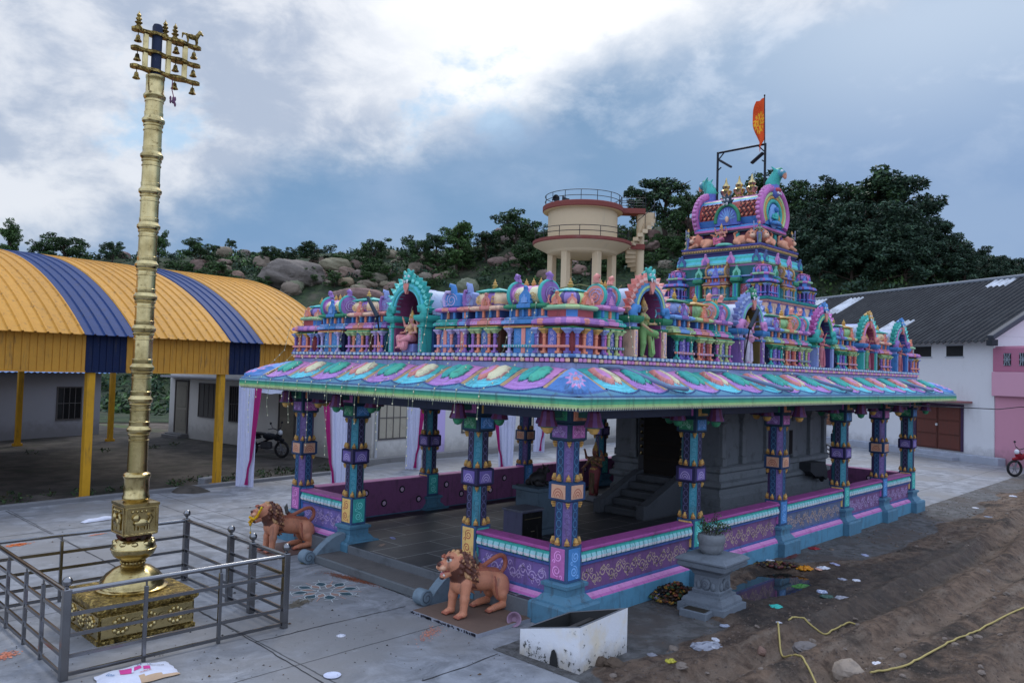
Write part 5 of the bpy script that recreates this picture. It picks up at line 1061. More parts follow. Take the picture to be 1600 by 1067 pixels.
pr = [('e', (.10, 0, .13), (.20, .11, .12), sl), ('e', (-.14, -.02, .19), (.15, .13, .16), sd), ('e', (-.20, -.06, .22), (.10, .10, .11), sl), ('e', (-.24, -.14, .19), (.055, .055, .05), rgb(244, 190, 150)), ('c', (-.12, -.12, .08), (-.28, -.16, .03), .05, .035, sl), ('c', (.22, -.06, .10), (.10, -.14, .03), .08, .04, sl), ('c', (.28, .02, .14), (.30, .0, .30), .03, .025, sl), ('c', (.30, 0, .30), (.22, -.02, .33), .025, .02, sd),
      ('e', (-.235, -.145, .255), (.016, .012, .014), (.02, .02, .02), .002), ('e', (-.155, -.155, .255), (.016, .012, .014), (.02, .02, .02), .002), ('e', (-.14, -.02, .35), (.035, .03, .03), sd), ('e', (-.28, -.0, .33), (.03, .03, .03), sd)]
lm = sculpt_mesh('lion_figure', pr, .016, 'statue_paint', .025)
for x, y, hw, rz in sides(.78, .92):
    for q, fl in ((-.62, 1), (.62, -1)):
        o = part('lion_figure', lm, None, tower, local=True); tput(o, x+math.cos(rz)*q*hw, y+math.sin(rz)*q*hw, 6.205, rz); o.scale = (fl, 1, 1)
first = None
for sx, sy, rz in ((-1, -1, -.785), (-1, 1, -2.356), (1, -1, .785), (1, 1, 2.356)):
    if first is None:
        club = [('c', (-.30, -.05, .62), (-.30, -.05, 1.1), .02, .03, rgb(150, 160, 190), .004)]
        first = figure('guard_figure', None, None, (TX-.86, TY-.94, 6.205), rz, .46, rgb(110, 130, 170), rgb(100, 110, 170), rgb(130, 150, 110), False, [((-.24, -.03, .70), (-.30, -.05, .80)), ((.22, -.03, .64), (.14, -.15, .58))], hold=club, parent=tower, vox=.018)
    else: o = first.copy(); COL.objects.link(o); o.location = (TX+sx*.86-tw[0], TY+sy*.94-tw[1], 6.205-tw[2]); o.rotation_euler = (0, 0, rz)
# steel frame with the flag and two lamps
fr = thing('lamp_gantry', 'black steel goalpost frame with two lamps on the tower top', 'frame', (TX, 3.06, 7.5)); dk = rgb(40, 42, 48)
for yy, nm in ((3.70, 0), (2.42, 1)): m = MB(); m.tube([(TX, yy, 7.42), (TX, yy, 8.80)], .030, dk, 8); part('post', m, 'dark_metal', fr)
m = MB(); m.tube([(TX, 3.70, 8.78), (TX, 2.42, 8.78)], .028, dk, 8); part('crossbar', m, 'dark_metal', fr)
for yy, s in ((3.70, -1), (2.42, 1)): m = MB(); m.tube([(TX, yy, 8.58), (TX, yy+s*.18, 8.77)], .016, dk, 6); part('brace', m, 'dark_metal', fr)
for yy, s in ((3.68, -1), (2.42, 1)):
    m = MB(); m.push(Matrix.Translation((TX, yy+s*.20, 8.42+.05)) @ Matrix.Rotation(-s*.6, 4, 'X')); m.box(-.06, .06, -.19 if s < 0 else -.19, .19, -.025, .03, dk, .015); m.pop(); m.tube([(TX, yy, 8.34), (TX, yy+s*.08, 8.40)], .016, dk, 6); part('lamp_head', m, 'dark_metal', fr)
flag = thing('saffron_flag', 'tall orange flag with a yellow sun emblem flying from a pole above the tower', 'flag', (TX, 2.40, 8.8))
m = MB(); m.tube([(TX-.04, 2.405, 8.3), (TX-.04, 2.44, 9.96)], .014, dk, 6); m.ell((TX-.04, 2.44, 9.97), (.022, .022, .03), dk, 6, 4); part('flag_pole', m, 'dark_metal', flag)
N1, N2 = 14, 30; V = []; F = []; C = []
for j in range(N2+1):
    v = j/N2
    for i in range(N1+1):
        u = i/N1; w = .30*(.55+.45*math.sin(math.pi*min(1, v*1.15+.08)))*(1-.35*max(0, v-.75)*4*.25); y = 2.435-.03*v+u*w; V.append((TX-.05-.05*math.sin(u*7+v*4)*u-.02*math.sin(v*15)*u, y, 9.92-v*.98-.28*u*v-.06*u))
for j in range(N2):
    for i in range(N1):
        F.append((j*(N1+1)+i, j*(N1+1)+i+1, (j+1)*(N1+1)+i+1, (j+1)*(N1+1)+i)); u, v = (i+.5)/N1-.5, (j+.5)/N2-.50; r = math.hypot(u*.9, v*1.7); a = math.atan2(v*1.7, u*.9)
        C.append(rgb(240, 170, 40) if (r < .16 and r > .10) or (.18 < r < .36+.05*math.cos(14*a) and math.cos(14*a) > -.2) else rgb(196, 110, 30) if r < .10 else rgb(226, 84, 32))
m = MB(); m.add(V, F, C, True); m.add([(x+.006, y, z) for x, y, z in V], [f_[::-1] for f_ in F], C, True); part('cloth', m, 'cloth', flag)
# ------------------------------------------------------------------ ground, yard, hill
def frame_m(x, y, az): return Matrix.Translation((x, y, 0)) @ Matrix.Rotation(R(az), 4, 'Z')
m = MB(); m.add([(-320, -320, -.22), (330, -320, -.22), (330, 330, -.22), (-320, 330, -.22)], [(0, 1, 2, 3)], p['grey']); setting('ground', m, 'earth')
poly = [(-16, -16), (-1.36, -16), (-1.36, -.22), (36, -.22), (36, 15.8), (7.9, 14.2), (5.5, 13.23), (-16, 10.93)]
m = MB(); n = len(poly); m.add([(x, y, 0) for x, y in poly]+[(x, y, -.25) for x, y in poly], [tuple(range(n))]+[(i, i+n, (i+1) % n+n, (i+1) % n) for i in range(n)], p['grey']); setting('concrete_yard', m, 'concrete')
m = MB(); m.push(frame_m(-1.58, 12.47, 6)); m.add([(-16, -.1, -.06), (9.6, -.1, -.06), (9.6, 30, -.06), (-16, 30, -.06)], [(0, 1, 2, 3)], p['grey']); m.pop(); setting('earth_floor', m, 'shed_earth')
m = MB(); m.push(frame_m(-1.58, 12.47, 6)); m.box(-14.4, 7.2, -.30, -.14, -.2, .085, rgb(120, 120, 122), .015); m.pop(); setting('kerb', m, 'plain')
# saw-cut joints and cracks of the slab
m = MB(); jr = random.Random(3)
for pts in ([(9, 798), (73, 831), (177, 883), (262, 928), (330, 965), (398, 1003), (505, 1067)], [(0, 839), (138, 822), (260, 808), (420, 789)], [(253, 789), (330, 818), (400, 842), (440, 858)], [(398, 1003), (440, 993), (500, 978), (634, 947)], [(478, 873), (560, 902), (665, 943)], [(660, 1063), (718, 1045), (778, 1021)], [(0, 905), (60, 893), (120, 882)]):
    G = [ground_at(*q)[:2] for q in pts]; P2 = []
    for a, b in zip(G[:-1], G[1:]):
        k = max(3, int(np.linalg.norm(b-a)/.10))
        for i in range(k): P2.append(a+(b-a)*i/k+np.array((jr.uniform(-1, 1), jr.uniform(-1, 1)))*.008)
    P2.append(G[-1]); V = []
    for i, q in enumerate(P2):
        t = P2[min(i+1, len(P2)-1)]-P2[max(i-1, 0)]; t /= np.linalg.norm(t)+1e-9; w = jr.uniform(.004, .011); V += [(q[0]-t[1]*w, q[1]+t[0]*w, .0035), (q[0]+t[1]*w, q[1]-t[0]*w, .0035)]
    m.add(V, [(2*i, 2*i+1, 2*i+3, 2*i+2) for i in range(len(P2)-1)], rgb(44, 44, 46))
setting('slab_joint', m, 'plain')
# churned yard on the right with wheel ruts and a puddle
def sst(a, b, x): t = np.clip((x-a)/(b-a), 0, 1); return t*t*(3-2*t)
def yard_fields(X, Y):
    yb = np.interp(X, [-1.4, -1.0, 1.25, 1.7, 4.6, 6.5, 12, 18, 24, 34], [-1.7, -1.4, -1.5, -.1, -.2, -1.2, -1.3, -.9, -1.2, -2.2])+(fbm(X*.9, Y*.9, 4, 5)-.5)*.9
    mud = sst(-.15, .25, yb-Y); wetc = np.exp(-((X-3.6)/2.6)**2-((Y+1.7)/.9)**2)+.7*np.exp(-((X-7.5)/4)**2-((Y+2.3)/.55)**2)+.5*np.exp(-((X-12)/5)**2-((Y+3.6)/.4)**2)
    pud = np.exp(-(((X-3.7)/1.15)**2+((Y+.95)/.50)**2)**2)
    yy = Y+.35*np.sin(X*.23)+.25*(fbm(X*.35, Y*.1, 3, 9)-.5); rut = 0; trk = 0*X
    for c, w, d in ((-2.35, .17, .07), (-3.05, .15, .055), (-4.3, .19, .075), (-5.05, .16, .06), (-6.6, .2, .06), (-7.4, .2, .06)): q = (yy-c)/w; rut = rut-d*np.exp(-q*q)+d*.7*np.exp(-((np.abs(q)-1.8)/.7)**2); trk = np.maximum(trk, np.exp(-q**4*.6))
    tread = .02*np.sin(X*24+3*np.sin(X*2))*np.exp(-((yy+2.35)/.2)**2)
    h = mud*(.05*(fbm(X*.9, Y*1.5, 6, 1, .58)-.42)+.05*(fbm(X*2.4, Y*7, 4, 2, .6)-.5)+.045*np.abs(fbm(X*7, Y*10, 3, 3, .6)-.5)+.03*(fbm(X*15, Y*15, 2, 6)-.5)+rut*(1.0+.9*fbm(X*.5, Y*.5, 2, 4))+tread+.03)+.012*(fbm(X*6, Y*6, 3, 8)-.5)+.01
    return mud, wetc, h-.13*pud, trk*mud*(1-np.clip(wetc, 0, 1))
xs = np.concatenate([np.arange(-1.40, 12, .045), np.arange(12, 36.01, .12)]); ys = np.concatenate([np.arange(-16, -8, .16), np.arange(-8, -.13, .045)])
X, Y = np.meshgrid(xs, ys); mud, wet, Hh, pud = yard_fields(X, Y); edge = np.minimum(1, np.minimum((X+1.40)/.12, 1)); Hh = np.where(X < -1.3, .004+(Hh-.004)*np.clip((X+1.40)/.10, 0, 1), Hh)
nx = len(xs); V = np.stack([X, Y, Hh], -1).reshape(-1, 3); ii = (np.arange(len(ys)-1)[:, None]*nx+np.arange(nx-1)).ravel(); F = np.stack([ii, ii+1, ii+nx+1, ii+nx], 1)
me_ = bpy.data.meshes.new('dirt_yard'); fill_mesh(me_, V, [tuple(q) for q in F.tolist()], None, [True]*len(F)); me_.materials.append(M['yard'])
at_ = me_.attributes.new('Mud', 'FLOAT_VECTOR', 'POINT'); at_.data.foreach_set('vector', np.stack([mud, wet, pud], -1).reshape(-1).astype(np.float32)); setting('dirt_yard', me_, 'yard')
def yard_z(x, y): return float(yard_fields(np.array([x]), np.array([y]))[2][0]) if (x > -1.4 and y < -.18) else 0.0
m = MB(); m.add([(3.7+1.35*math.cos(t), -.95+.62*math.sin(t), -.035) for t in np.linspace(0, 2*math.pi, 40)[:-1]], [tuple(range(39))], p['dark']); setting('puddle', m, 'water')
# hill behind the village
HRX = [-500, 0, 200, 400, 520, 640, 720, 800, 900, 1000, 1080, 1160, 1240, 1300, 1380, 1440, 1500, 1560, 1620, 2100]
HRY = [425, 415, 408, 402, 396, 396, 392, 372, 372, 366, 352, 345, 342, 336, 338, 368, 402, 424, 436, 450]
def hill_h(x, y):
    dx, dy = x-CAM[0], y-CAM[1]; r = np.hypot(dx, dy); a = np.arctan2(dy, dx); a = (YAW-a+math.pi) % (2*math.pi)-math.pi
    ac = np.clip(a, -1.1, 1.1); px = 800+FPX*np.tan(ac); u = np.clip(px/1600, 0, 1); r0 = 66-16*u; r1 = 118-22*u; yr = np.interp(px, HRX, HRY); hor = 580+.0287*(px-800)
    top = 3.09+(hor-yr)/FPX*r1*np.cos(ac); t = sst(0, 1, (r-r0)/(r1-r0)); h = -.18+(top+.18)*t**.85*(1-.25*sst(r1+8, r1+90, r)); return h+t*(1.6*(fbm(x*.09, y*.09, 5, 21)-.5)+.7*(fbm(x*.4, y*.4, 3, 22)-.5))
na, nr = 190, 80; aa = np.linspace(-1.25, 1.25, na); rr = np.concatenate([np.linspace(46, 150, 62), np.linspace(156, 330, 18)]); A2, R2 = np.meshgrid(aa, rr); X = CAM[0]+R2*np.cos(YAW-A2); Y = CAM[1]+R2*np.sin(YAW-A2); Z = hill_h(X, Y)
ii = (np.arange(nr-1)[:, None]*na+np.arange(na-1)).ravel(); F = np.stack([ii, ii+1, ii+na+1, ii+na], 1); me_ = bpy.data.meshes.new('hill'); fill_mesh(me_, np.stack([X, Y, Z], -1).reshape(-1, 3), [tuple(q) for q in F.tolist()], None, [True]*len(F)); me_.materials.append(M['grassland']); setting('hill', me_, 'grassland')
def hill_hit(px, py, dmin=48, dmax=170):
    d = dmin; v = ray(px, py)
    while d < dmax:
        q = CAM+v*d
        if q[2] < float(hill_h(np.array([q[0]]), np.array([q[1]]))[0]): return q, d
        d += .5
    q = CAM+v*105*1.0; q[2] = float(hill_h(np.array([q[0]]), np.array([q[1]]))[0]); return q, 105.0
# ------------------------------------------------------------------ vegetation
def leaves(cl, n, size, cols, rnd, flat=.6):
    # cl: list of (centre, radius); leaf-sized four-sided faces scattered through each clump
    c = np.array([q[0] for q in cl]); r = np.array([q[1] for q in cl]); k = rnd.choice(len(cl), n, p=r**2/np.sum(r**2)); d = rnd.normal(size=(n, 3)); d /= np.linalg.norm(d, axis=1)[:, None]; rad = rnd.uniform(.25, 1, n)**.5
    pos = c[k]+d*(r[k]*rad)[:, None]*np.array([1, 1, flat]); a = rnd.normal(size=(n, 3)); a /= np.linalg.norm(a, axis=1)[:, None]; b = np.cross(a, d+rnd.normal(size=(n, 3))*.8); b /= np.linalg.norm(b, axis=1)[:, None]+1e-9
    s = size*rnd.uniform(.5, 1.2, n)[:, None]; V = np.stack([pos-a*s, pos+b*s*.42, pos+a*s, pos-b*s*.42], 1).reshape(-1, 3); F = np.arange(4*n).reshape(-1, 4)
    shade = rnd.uniform(.7, 1.25, len(cl))[k]*rnd.uniform(.7, 1.3, n); C = np.array(cols)[rnd.integers(0, len(cols), n)]*shade[:, None]; return V, F, np.clip(C, .004, 1)
def leaf_mesh(name, parts_):
    V = np.concatenate([q[0] for q in parts_]); off = np.cumsum([0]+[len(q[0]) for q in parts_[:-1]]); F = np.concatenate([q[1]+o for q, o in zip(parts_, off)]); C = np.concatenate([q[2] for q in parts_])
    me = bpy.data.meshes.new(name); fill_mesh(me, V, [tuple(q) for q in F.tolist()], C, [False]*len(F)); me.materials.append(M['foliage']); return me
GD = [rgb(40, 60, 38), rgb(50, 72, 44), rgb(62, 86, 50), rgb(74, 98, 58)]; GL = [rgb(66, 94, 48), rgb(78, 108, 56), rgb(92, 120, 66)]; GB = [rgb(42, 62, 50), rgb(54, 76, 58), rgb(68, 90, 66)]
def tree_meshes(kind, seed):
    rnd = np.random.default_rng(seed); r = random.Random(seed); tr = MB(); bark = rgb(70, 58, 48); cl = []
    if kind == 'broad': H, nb, spread, th = 1.0, 11, .44, .10
    elif kind == 'tall': H, nb, spread, th = 1.0, 10, .26, .12
    elif kind == 'flat': H, nb, spread, th = 1.0, 11, .56, .24
    elif kind == 'sparse': H, nb, spread, th = 1.0, 10, .36, .18
    elif kind == 'dense': H, nb, spread, th = 1.0, 14, .50, .06
    else: H, nb, spread, th = 1.0, 9, .50, .12
    pts = [(0, 0, -.06), (.01, .0, th*.5), (r.uniform(-.03, .03), r.uniform(-.03, .03), th), (r.uniform(-.05, .05), r.uniform(-.05, .05), .62), (0, 0, .85)]; tr.tube(pts, [.038, .028, .024, .014, .005], bark, 7)
    for i in range(nb):
        z0 = th+(.75-th)*i/nb; a = i*2.4+r.uniform(-.4, .4); L = spread*r.uniform(.6, 1.1)*(1-.45*(z0-th)); up = r.uniform(.10, .28) if kind != 'flat' else r.uniform(.06, .16); st = (0, 0, z0); mid = (L*.5*math.cos(a), L*.5*math.sin(a), z0+up*.65); en = (L*math.cos(a), L*math.sin(a), z0+up); tr.tube([st, mid, en], [.014, .009, .003], bark, 5)
        for k in range(4 if kind != 'sparse' else 3): t = r.uniform(.45, 1.1); cl.append(((en[0]*t+r.uniform(-.07, .07), en[1]*t+r.uniform(-.07, .07), z0+up*t+r.uniform(-.05, .08)), r.uniform(.06, .125)*(1.0 if kind != 'sparse' else .75)))
    for k in range(10): cl.append(((r.uniform(-.5, .5)*spread, r.uniform(-.5, .5)*spread, r.uniform(.62, .95)), r.uniform(.06, .12)))
    cols = {'broad': GD+GL[:1], 'tall': GL+GD[2:], 'flat': GB+GD, 'sparse': GB+GD, 'bush': GD+GL, 'dense': GB}[kind]; n = {'sparse': 3600, 'dense': 6800}.get(kind, 6000)
    crown = leaf_mesh('crown', [leaves(cl, n, .028, cols, rnd, .75)]); return tr.mesh('trunk', 'plain'), crown
TV = {k: [tree_meshes(k, s*7+i) for i in range(2)] for s, k in enumerate(('broad', 'tall', 'flat', 'sparse', 'bush', 'dense'))}; tn = 0
def tree(px, ytop, ybase, kind, label, group=None, wide=1.0, dd=None, hit=None):
    global tn
    q, d = hit if hit else hill_hit(px, ybase)
    if dd: q = CAM+ray(px, ybase)*dd; d = dd
    H = max(1.2, (ybase-ytop)/FPX*d); tm, cm_ = TV[kind][tn % 2]; tn += 1
    t = thing('tree' if kind != 'bush' else 'shrub', label, 'tree' if kind != 'bush' else 'shrub', (q[0], q[1], q[2]-.1), 0, group); t.rotation_euler = (0, 0, tn*1.9); t.scale = (H*wide, H*wide, H)
    for nm, me in (('trunk', tm), ('crown', cm_)): o = bpy.data.objects.new(nm, me); COL.objects.link(o); o.parent = t
    return t
for px, yt, yb, k, w, lb in ((13, 347, 412, 'tall', 1.0, 'tall thin tree of the skyline farthest from the temple tower'), (100, 362, 420, 'broad', 1.6, 'widest dark tree on the ridge over the yellow shed roof'), (62, 374, 418, 'broad', 1.2, 'low tree beside the widest dark tree over the yellow roof'), (175, 374, 412, 'flat', 1.2, 'small flat rounded tree between flag column and widest dark tree'), (247, 362, 412, 'tall', .9, 'narrow tree half hidden behind the flag column shaft'),
    (312, 371, 420, 'broad', 1.4, 'round dark tree on the ridge between flag column and the lone sapling'), (361, 366, 398, 'sparse', .9, 'lone thin sapling standing clear on the ridge above the yellow roof'), (418, 384, 420, 'sparse', 1.2, 'thin scrubby tree between lone sapling and largest boulder'), (488, 375, 418, 'flat', 1.5, 'spreading flat topped tree behind the largest boulder'), (448, 388, 416, 'flat', 1.3, 'low flat tree directly above the largest boulder'),
    (585, 369, 420, 'broad', 1.3, 'dark bushy tree on the ridge over the goddess arch'), (652, 366, 424, 'broad', 1.1, 'leafy tree on the ridge between two darker trees'), (680, 362, 425, 'sparse', 1.0, 'open branched tree next to the bright green upright tree'), (714, 348, 428, 'tall', 1.25, 'bright green upright tree on the ridge'), (758, 357, 412, 'sparse', 1.3, 'pale thin tree between bright green tree and rocky crest'),
    (805, 327, 400, 'broad', 1.3, 'large tree crowning the rocky crest beside the water tank'), (838, 350, 415, 'broad', 1.1, 'dark tree touching the wall of the water tank'), (826, 372, 430, 'broad', 1.4, 'very dark round tree below the tank gallery'), (1038, 272, 372, 'sparse', 1.5, 'tall airy tree between water tank and tower'), (1005, 290, 380, 'sparse', 1.2, 'airy tree behind the tank staircase'),
    (1075, 290, 380, 'broad', 1.0, 'dense tree between the tall airy tree and the tower top'), (1216, 266, 370, 'broad', 1.15, 'dark tree directly behind the tower flag pole foot'), (1180, 280, 372, 'flat', 1.1, 'tree half hidden behind the tower finials')):
    tree(px, yt, yb, k, lb, None, w)
for i, (px, yt, yb, k, w) in enumerate(((1262, 292, 395, 'sparse', 1.1), (1292, 284, 390, 'broad', 1.1), (1330, 276, 392, 'sparse', 1.3), (1372, 263, 392, 'sparse', 1.3), (1408, 272, 398, 'broad', 1.2), (1436, 312, 412, 'broad', 1.2), (1462, 345, 422, 'broad', 1.2), (1494, 368, 428, 'broad', 1.2), (1524, 384, 432, 'flat', 1.3), (1556, 398, 440, 'broad', 1.5), (1588, 400, 442, 'broad', 1.4),
    (1270, 325, 420, 'broad', 1.3), (1312, 318, 420, 'broad', 1.3), (1352, 310, 422, 'broad', 1.3), (1395, 318, 424, 'broad', 1.3), (1428, 345, 432, 'broad', 1.3), (1286, 355, 440, 'broad', 1.4), (1330, 352, 442, 'broad', 1.4), (1374, 352, 442, 'broad', 1.4), (1416, 368, 446, 'broad', 1.4), (1460, 382, 446, 'broad', 1.4), (1505, 400, 448, 'broad', 1.5), (1548, 412, 452, 'broad', 1.5), (1592, 418, 455, 'broad', 1.5))):
    tree(px, yt, yb, 'dense' if k != 'sparse' else k, 'dark leafy tree of the dense wood on the hill behind the warehouse' if k != 'sparse' else 'airy open crowned tree rising from the dense wood on the hill behind the warehouse', 'trees of the dense wood on the hill behind the warehouse', w)
r_ = random.Random(11)
for i in range(90):
    px = r_.uniform(-20, 950) if i % 2 else r_.uniform(920, 1270); yb = np.interp(px, HRX, HRY)+r_.uniform(14, 62); tree(px, yb-r_.uniform(16, 34), yb, 'bush', 'green scrub bush growing among the boulders of the hillside', 'bushes on the boulder hillside', r_.uniform(1.3, 2.0))
# ground-hugging scrub over the whole slope
rnd = np.random.default_rng(5); cl = []
while len(cl) < 5200:
    a = rnd.uniform(-.72, .72); r1 = rnd.uniform(52, 128); x, y = CAM[0]+r1*math.cos(YAW-a), CAM[1]+r1*math.sin(YAW-a)
    h = float(hill_h(np.array([x]), np.array([y]))[0])
    if h < .3 and rnd.random() < .6: continue
    if fbm(np.array([x*.12]), np.array([y*.12]), 3, 40)[0] < .40 and a < .3: continue
    s = rnd.uniform(.35, 1.0)*(1.3 if a > .3 else 1); cl.append(((x, y, h+s*.3), s))
me_ = leaf_mesh('scrub', [leaves(cl[i::3], 60000, .25, c, rnd, .8) for i, c in enumerate((GD, GB, GL+GD))]); o = setting('hillside_scrub', me_, 'foliage'); tag(o, 'low dark green scrub covering the boulder strewn hill', 'scrub', None, 'stuff')
# boulders
def boulder(px, py, w, h, seed, label, group=None, dd=None):
    q, d = hill_hit(px, py+h*.42)
    if dd: d = dd
    s = w/FPX*d/2; hh = h/FPX*d/2; rs = random.Random(seed); n, mm_ = 40, 26; th, ph_ = np.meshgrid(np.linspace(0, math.pi, mm_+1), np.linspace(0, 2*math.pi, n+1)[:-1], indexing='ij')
    v = np.stack([np.sin(th)*np.cos(ph_), np.sin(th)*np.sin(ph_), np.cos(th)], -1); u1, u2 = v[..., 0]*1.3+seed*3.1+v[..., 2], v[..., 1]*1.3+seed+v[..., 2]*.7
    g = 1+.62*(fbm(u1, u2, 3, seed)-.5)-.10*np.abs(fbm(u1*2.3+v[..., 2]*2, u2*2.3, 3, seed+5)-.5)*4+.05*(fbm(u1*7, u2*7+v[..., 2]*4, 2, seed+9)-.5); v = np.sign(v)*np.abs(v)**.80*g[..., None]*np.array([s, s*.9, hh]); V = v.reshape(-1, 3)
    F = [(i*n+j, i*n+(j+1) % n, (i+1)*n+(j+1) % n, (i+1)*n+j) for i in range(mm_) for j in range(n)]; m = MB(); c = rgb(134+rs.randint(-12, 14), 120+rs.randint(-8, 10), 106); m.add(V, F, c, True); rz = rs.uniform(-.5, .5)
    return single('boulder', m, 'boulder', label, 'boulder', (q[0], q[1], q[2]+hh*.55), YAW-math.pi/2+rz, group)
for i, (x, y, w, h, lb) in enumerate(((455, 424, 92, 46, 'largest rounded brown boulder on the scrubby hillside'), (459, 444, 34, 24, 'egg shaped boulder below the largest boulder'), (484, 442, 18, 14, 'small round boulder beside the egg shaped boulder'), (543, 424, 28, 20, 'upper boulder of the small stacked pile'), (541, 439, 26, 16, 'lower boulder of the small stacked pile'), (560, 428, 18, 18, 'upright boulder leaning on the stacked pile'), (590, 433, 30, 18, 'angular boulder between stacked pile and goddess arch'), (575, 443, 30, 14, 'flat boulder under the angular boulder'),
    (565, 460, 85, 30, 'broad pale rock slab just above the parapet kiosks'), (526, 412, 48, 26, 'flat topped grey boulder next to the largest boulder'), (500, 408, 30, 14, 'low grey boulder beside the flat topped boulder'), (665, 431, 26, 16, 'slanting grey boulder beside the top of the goddess arch'), (732, 446, 34, 28, 'dome shaped boulder above the small kiosks'), (795, 366, 46, 30, 'pale rock outcrop on the crest under the large tree'), (775, 388, 20, 14, 'small rock under the crest outcrop'), (350, 392, 26, 20, 'pointed rock on the ridge below the lone sapling'), (382, 395, 20, 16, 'rock on the ridge between sapling and thin scrubby tree'),
    (1074, 352, 34, 36, 'tall grey boulder between tank stair and tower roof'), (1020, 366, 26, 22, 'grey boulder behind the tank staircase'), (1236, 345, 40, 40, 'large grey boulder behind the tower at the wood edge'), (1208, 352, 26, 24, 'small boulder peeping past the tower gable'), (372, 430, 22, 18, 'pale boulder above the far end of the yellow roof'), (345, 424, 30, 14, 'low boulder above the blue roof stripe'), (195, 398, 18, 14, 'small rock on the ridge beside the small flat rounded tree'), (905, 420, 26, 16, 'rock between the water tank legs'), (1450, 418, 24, 16, 'rock face in the dense wood'))):
    boulder(x, y, w, h, i+2, lb)
SB = []
for i in range(64):
    px = r_.uniform(300, 900) if i % 4 else r_.uniform(900, 1260); py = np.interp(px, HRX, HRY)+r_.uniform(6, 66); w = r_.uniform(9, 30)
    if i < 6: SB.append((boulder(px, py, w, w*.65, 60+i, 'small grey boulder lying in the scrub of the hillside', 'small boulders in the scrub'), w))
    else:
        (o, w0), (q, d) = SB[i % 6], hill_hit(px, py); c = o.copy(); COL.objects.link(c); k = w/w0*r_.uniform(.9, 1.3); c.scale = (k, k, k*r_.uniform(.7, 1.2)); c.location = (q[0], q[1], q[2]+.2*k); c.rotation_euler = (0, 0, r_.uniform(0, 6))
# ------------------------------------------------------------------ yellow and blue vaulted shed
YEL, BLU = rgb(206, 148, 58), rgb(34, 60, 110)
shed = thing('vaulted_shed', 'open shed with a yellow and blue vaulted metal roof on yellow posts', 'shed', (-1.58, 12.47, 0), R(6))
D_ = 12.7; zc0 = 3.62; rise = 2.33; y0, y1 = -.30, D_+.3; ch = (y1-y0)/2; Rr = (ch*ch+rise*rise)/(2*rise); ym = (y0+y1)/2; X0, X1 = -14.0, 6.75
def stripe(x):
    for a, b in ((-.31, .72), (3.17, 4.16), (-6.2, -5.2), (-3.3, -3.3)):
        if a <= x < b: return True
    return False
half = math.asin(ch/Rr); m = MB(); xs_ = []; x = X0
while x < X1: xs_ += [(x, 0), (x+.165, 0), (x+.185, .028), (x+.215, .028), (x+.235, 0)]; x += .24
V = []; F = []; C = []; NA = 40
for i, (x, dz) in enumerate(xs_):
    for j in range(NA+1): t = -half+2*half*j/NA; V.append((x, ym+(Rr+dz)*math.sin(t), zc0+rise-Rr+(Rr+dz)*math.cos(t)))
for i in range(len(xs_)-1):
    for j in range(NA): F.append((i*(NA+1)+j, (i+1)*(NA+1)+j, (i+1)*(NA+1)+j+1, i*(NA+1)+j+1)); C.append(tuple(v*(.93+.12*((int(i/15)*37) % 7)/7)*(1-.05*(j in (13, 27))) for v in (BLU if stripe(xs_[i][0]+.02) else YEL)))
m.add(V, F, C); m.add([(x, y, z-.012) for x, y, z in V], [f_[::-1] for f_ in F], C); part('roof', m, 'metalpaint', shed, local=True)
def fasc(xa, xb, c):
    m = MB(); x = xa
    while x < xb-.01: w = min(.15, xb-x); m.box(x, x+w*.86, -.02, .0, 2.82, zc0+.01, c); m.box(x+w*.86, x+w, -.005, .015, 2.82, zc0+.01, c); x += .15
    m.box(xa, xb, -.03, .02, 2.79, 2.82, c); return m
for xa, xb, c in ((X0, -6.2, YEL), (-6.2, -5.2, BLU), (-5.2, -.17, YEL), (-.17, .73, rgb(22, 36, 70)), (.73, 3.36, YEL), (3.36, 4.27, rgb(22, 36, 70)), (4.27, X1, YEL)): part('fascia_panel', fasc(xa, xb, tuple(v*.92 for v in c)), 'metalpaint', shed, local=True)
for x in (-9.66, -6.44, -3.22, 0, 3.22, 6.44):
    for y in ((0, D_) if x < 6 else (D_,)): m = MB(); m.box(x-.085, x+.085, y-.02+.05, y+.19, -.1, 2.95, rgb(206, 152, 40), .008); m.box(x-.14, x+.14, y-.04+.05, y+.22, -.1, .03, rgb(206, 152, 40), .004); part('post', m, 'metalpaint', shed, local=True)
for x in (-9.66, -6.44, -3.22, 0, 3.22, 6.44): m = MB(); m.tube([(x, .1+(D_)*t, 2.95+2.7*math.sin(math.pi*t)*.85) for t in np.linspace(0, 1, 14)], .05, YEL, 6); part('arch_rib', m, 'metalpaint', shed, local=True)
m = MB(); m.box(X0, X1, D_+.04, D_+.06, 2.95, zc0, YEL); part('rear_fascia', m, 'metalpaint', shed, local=True)
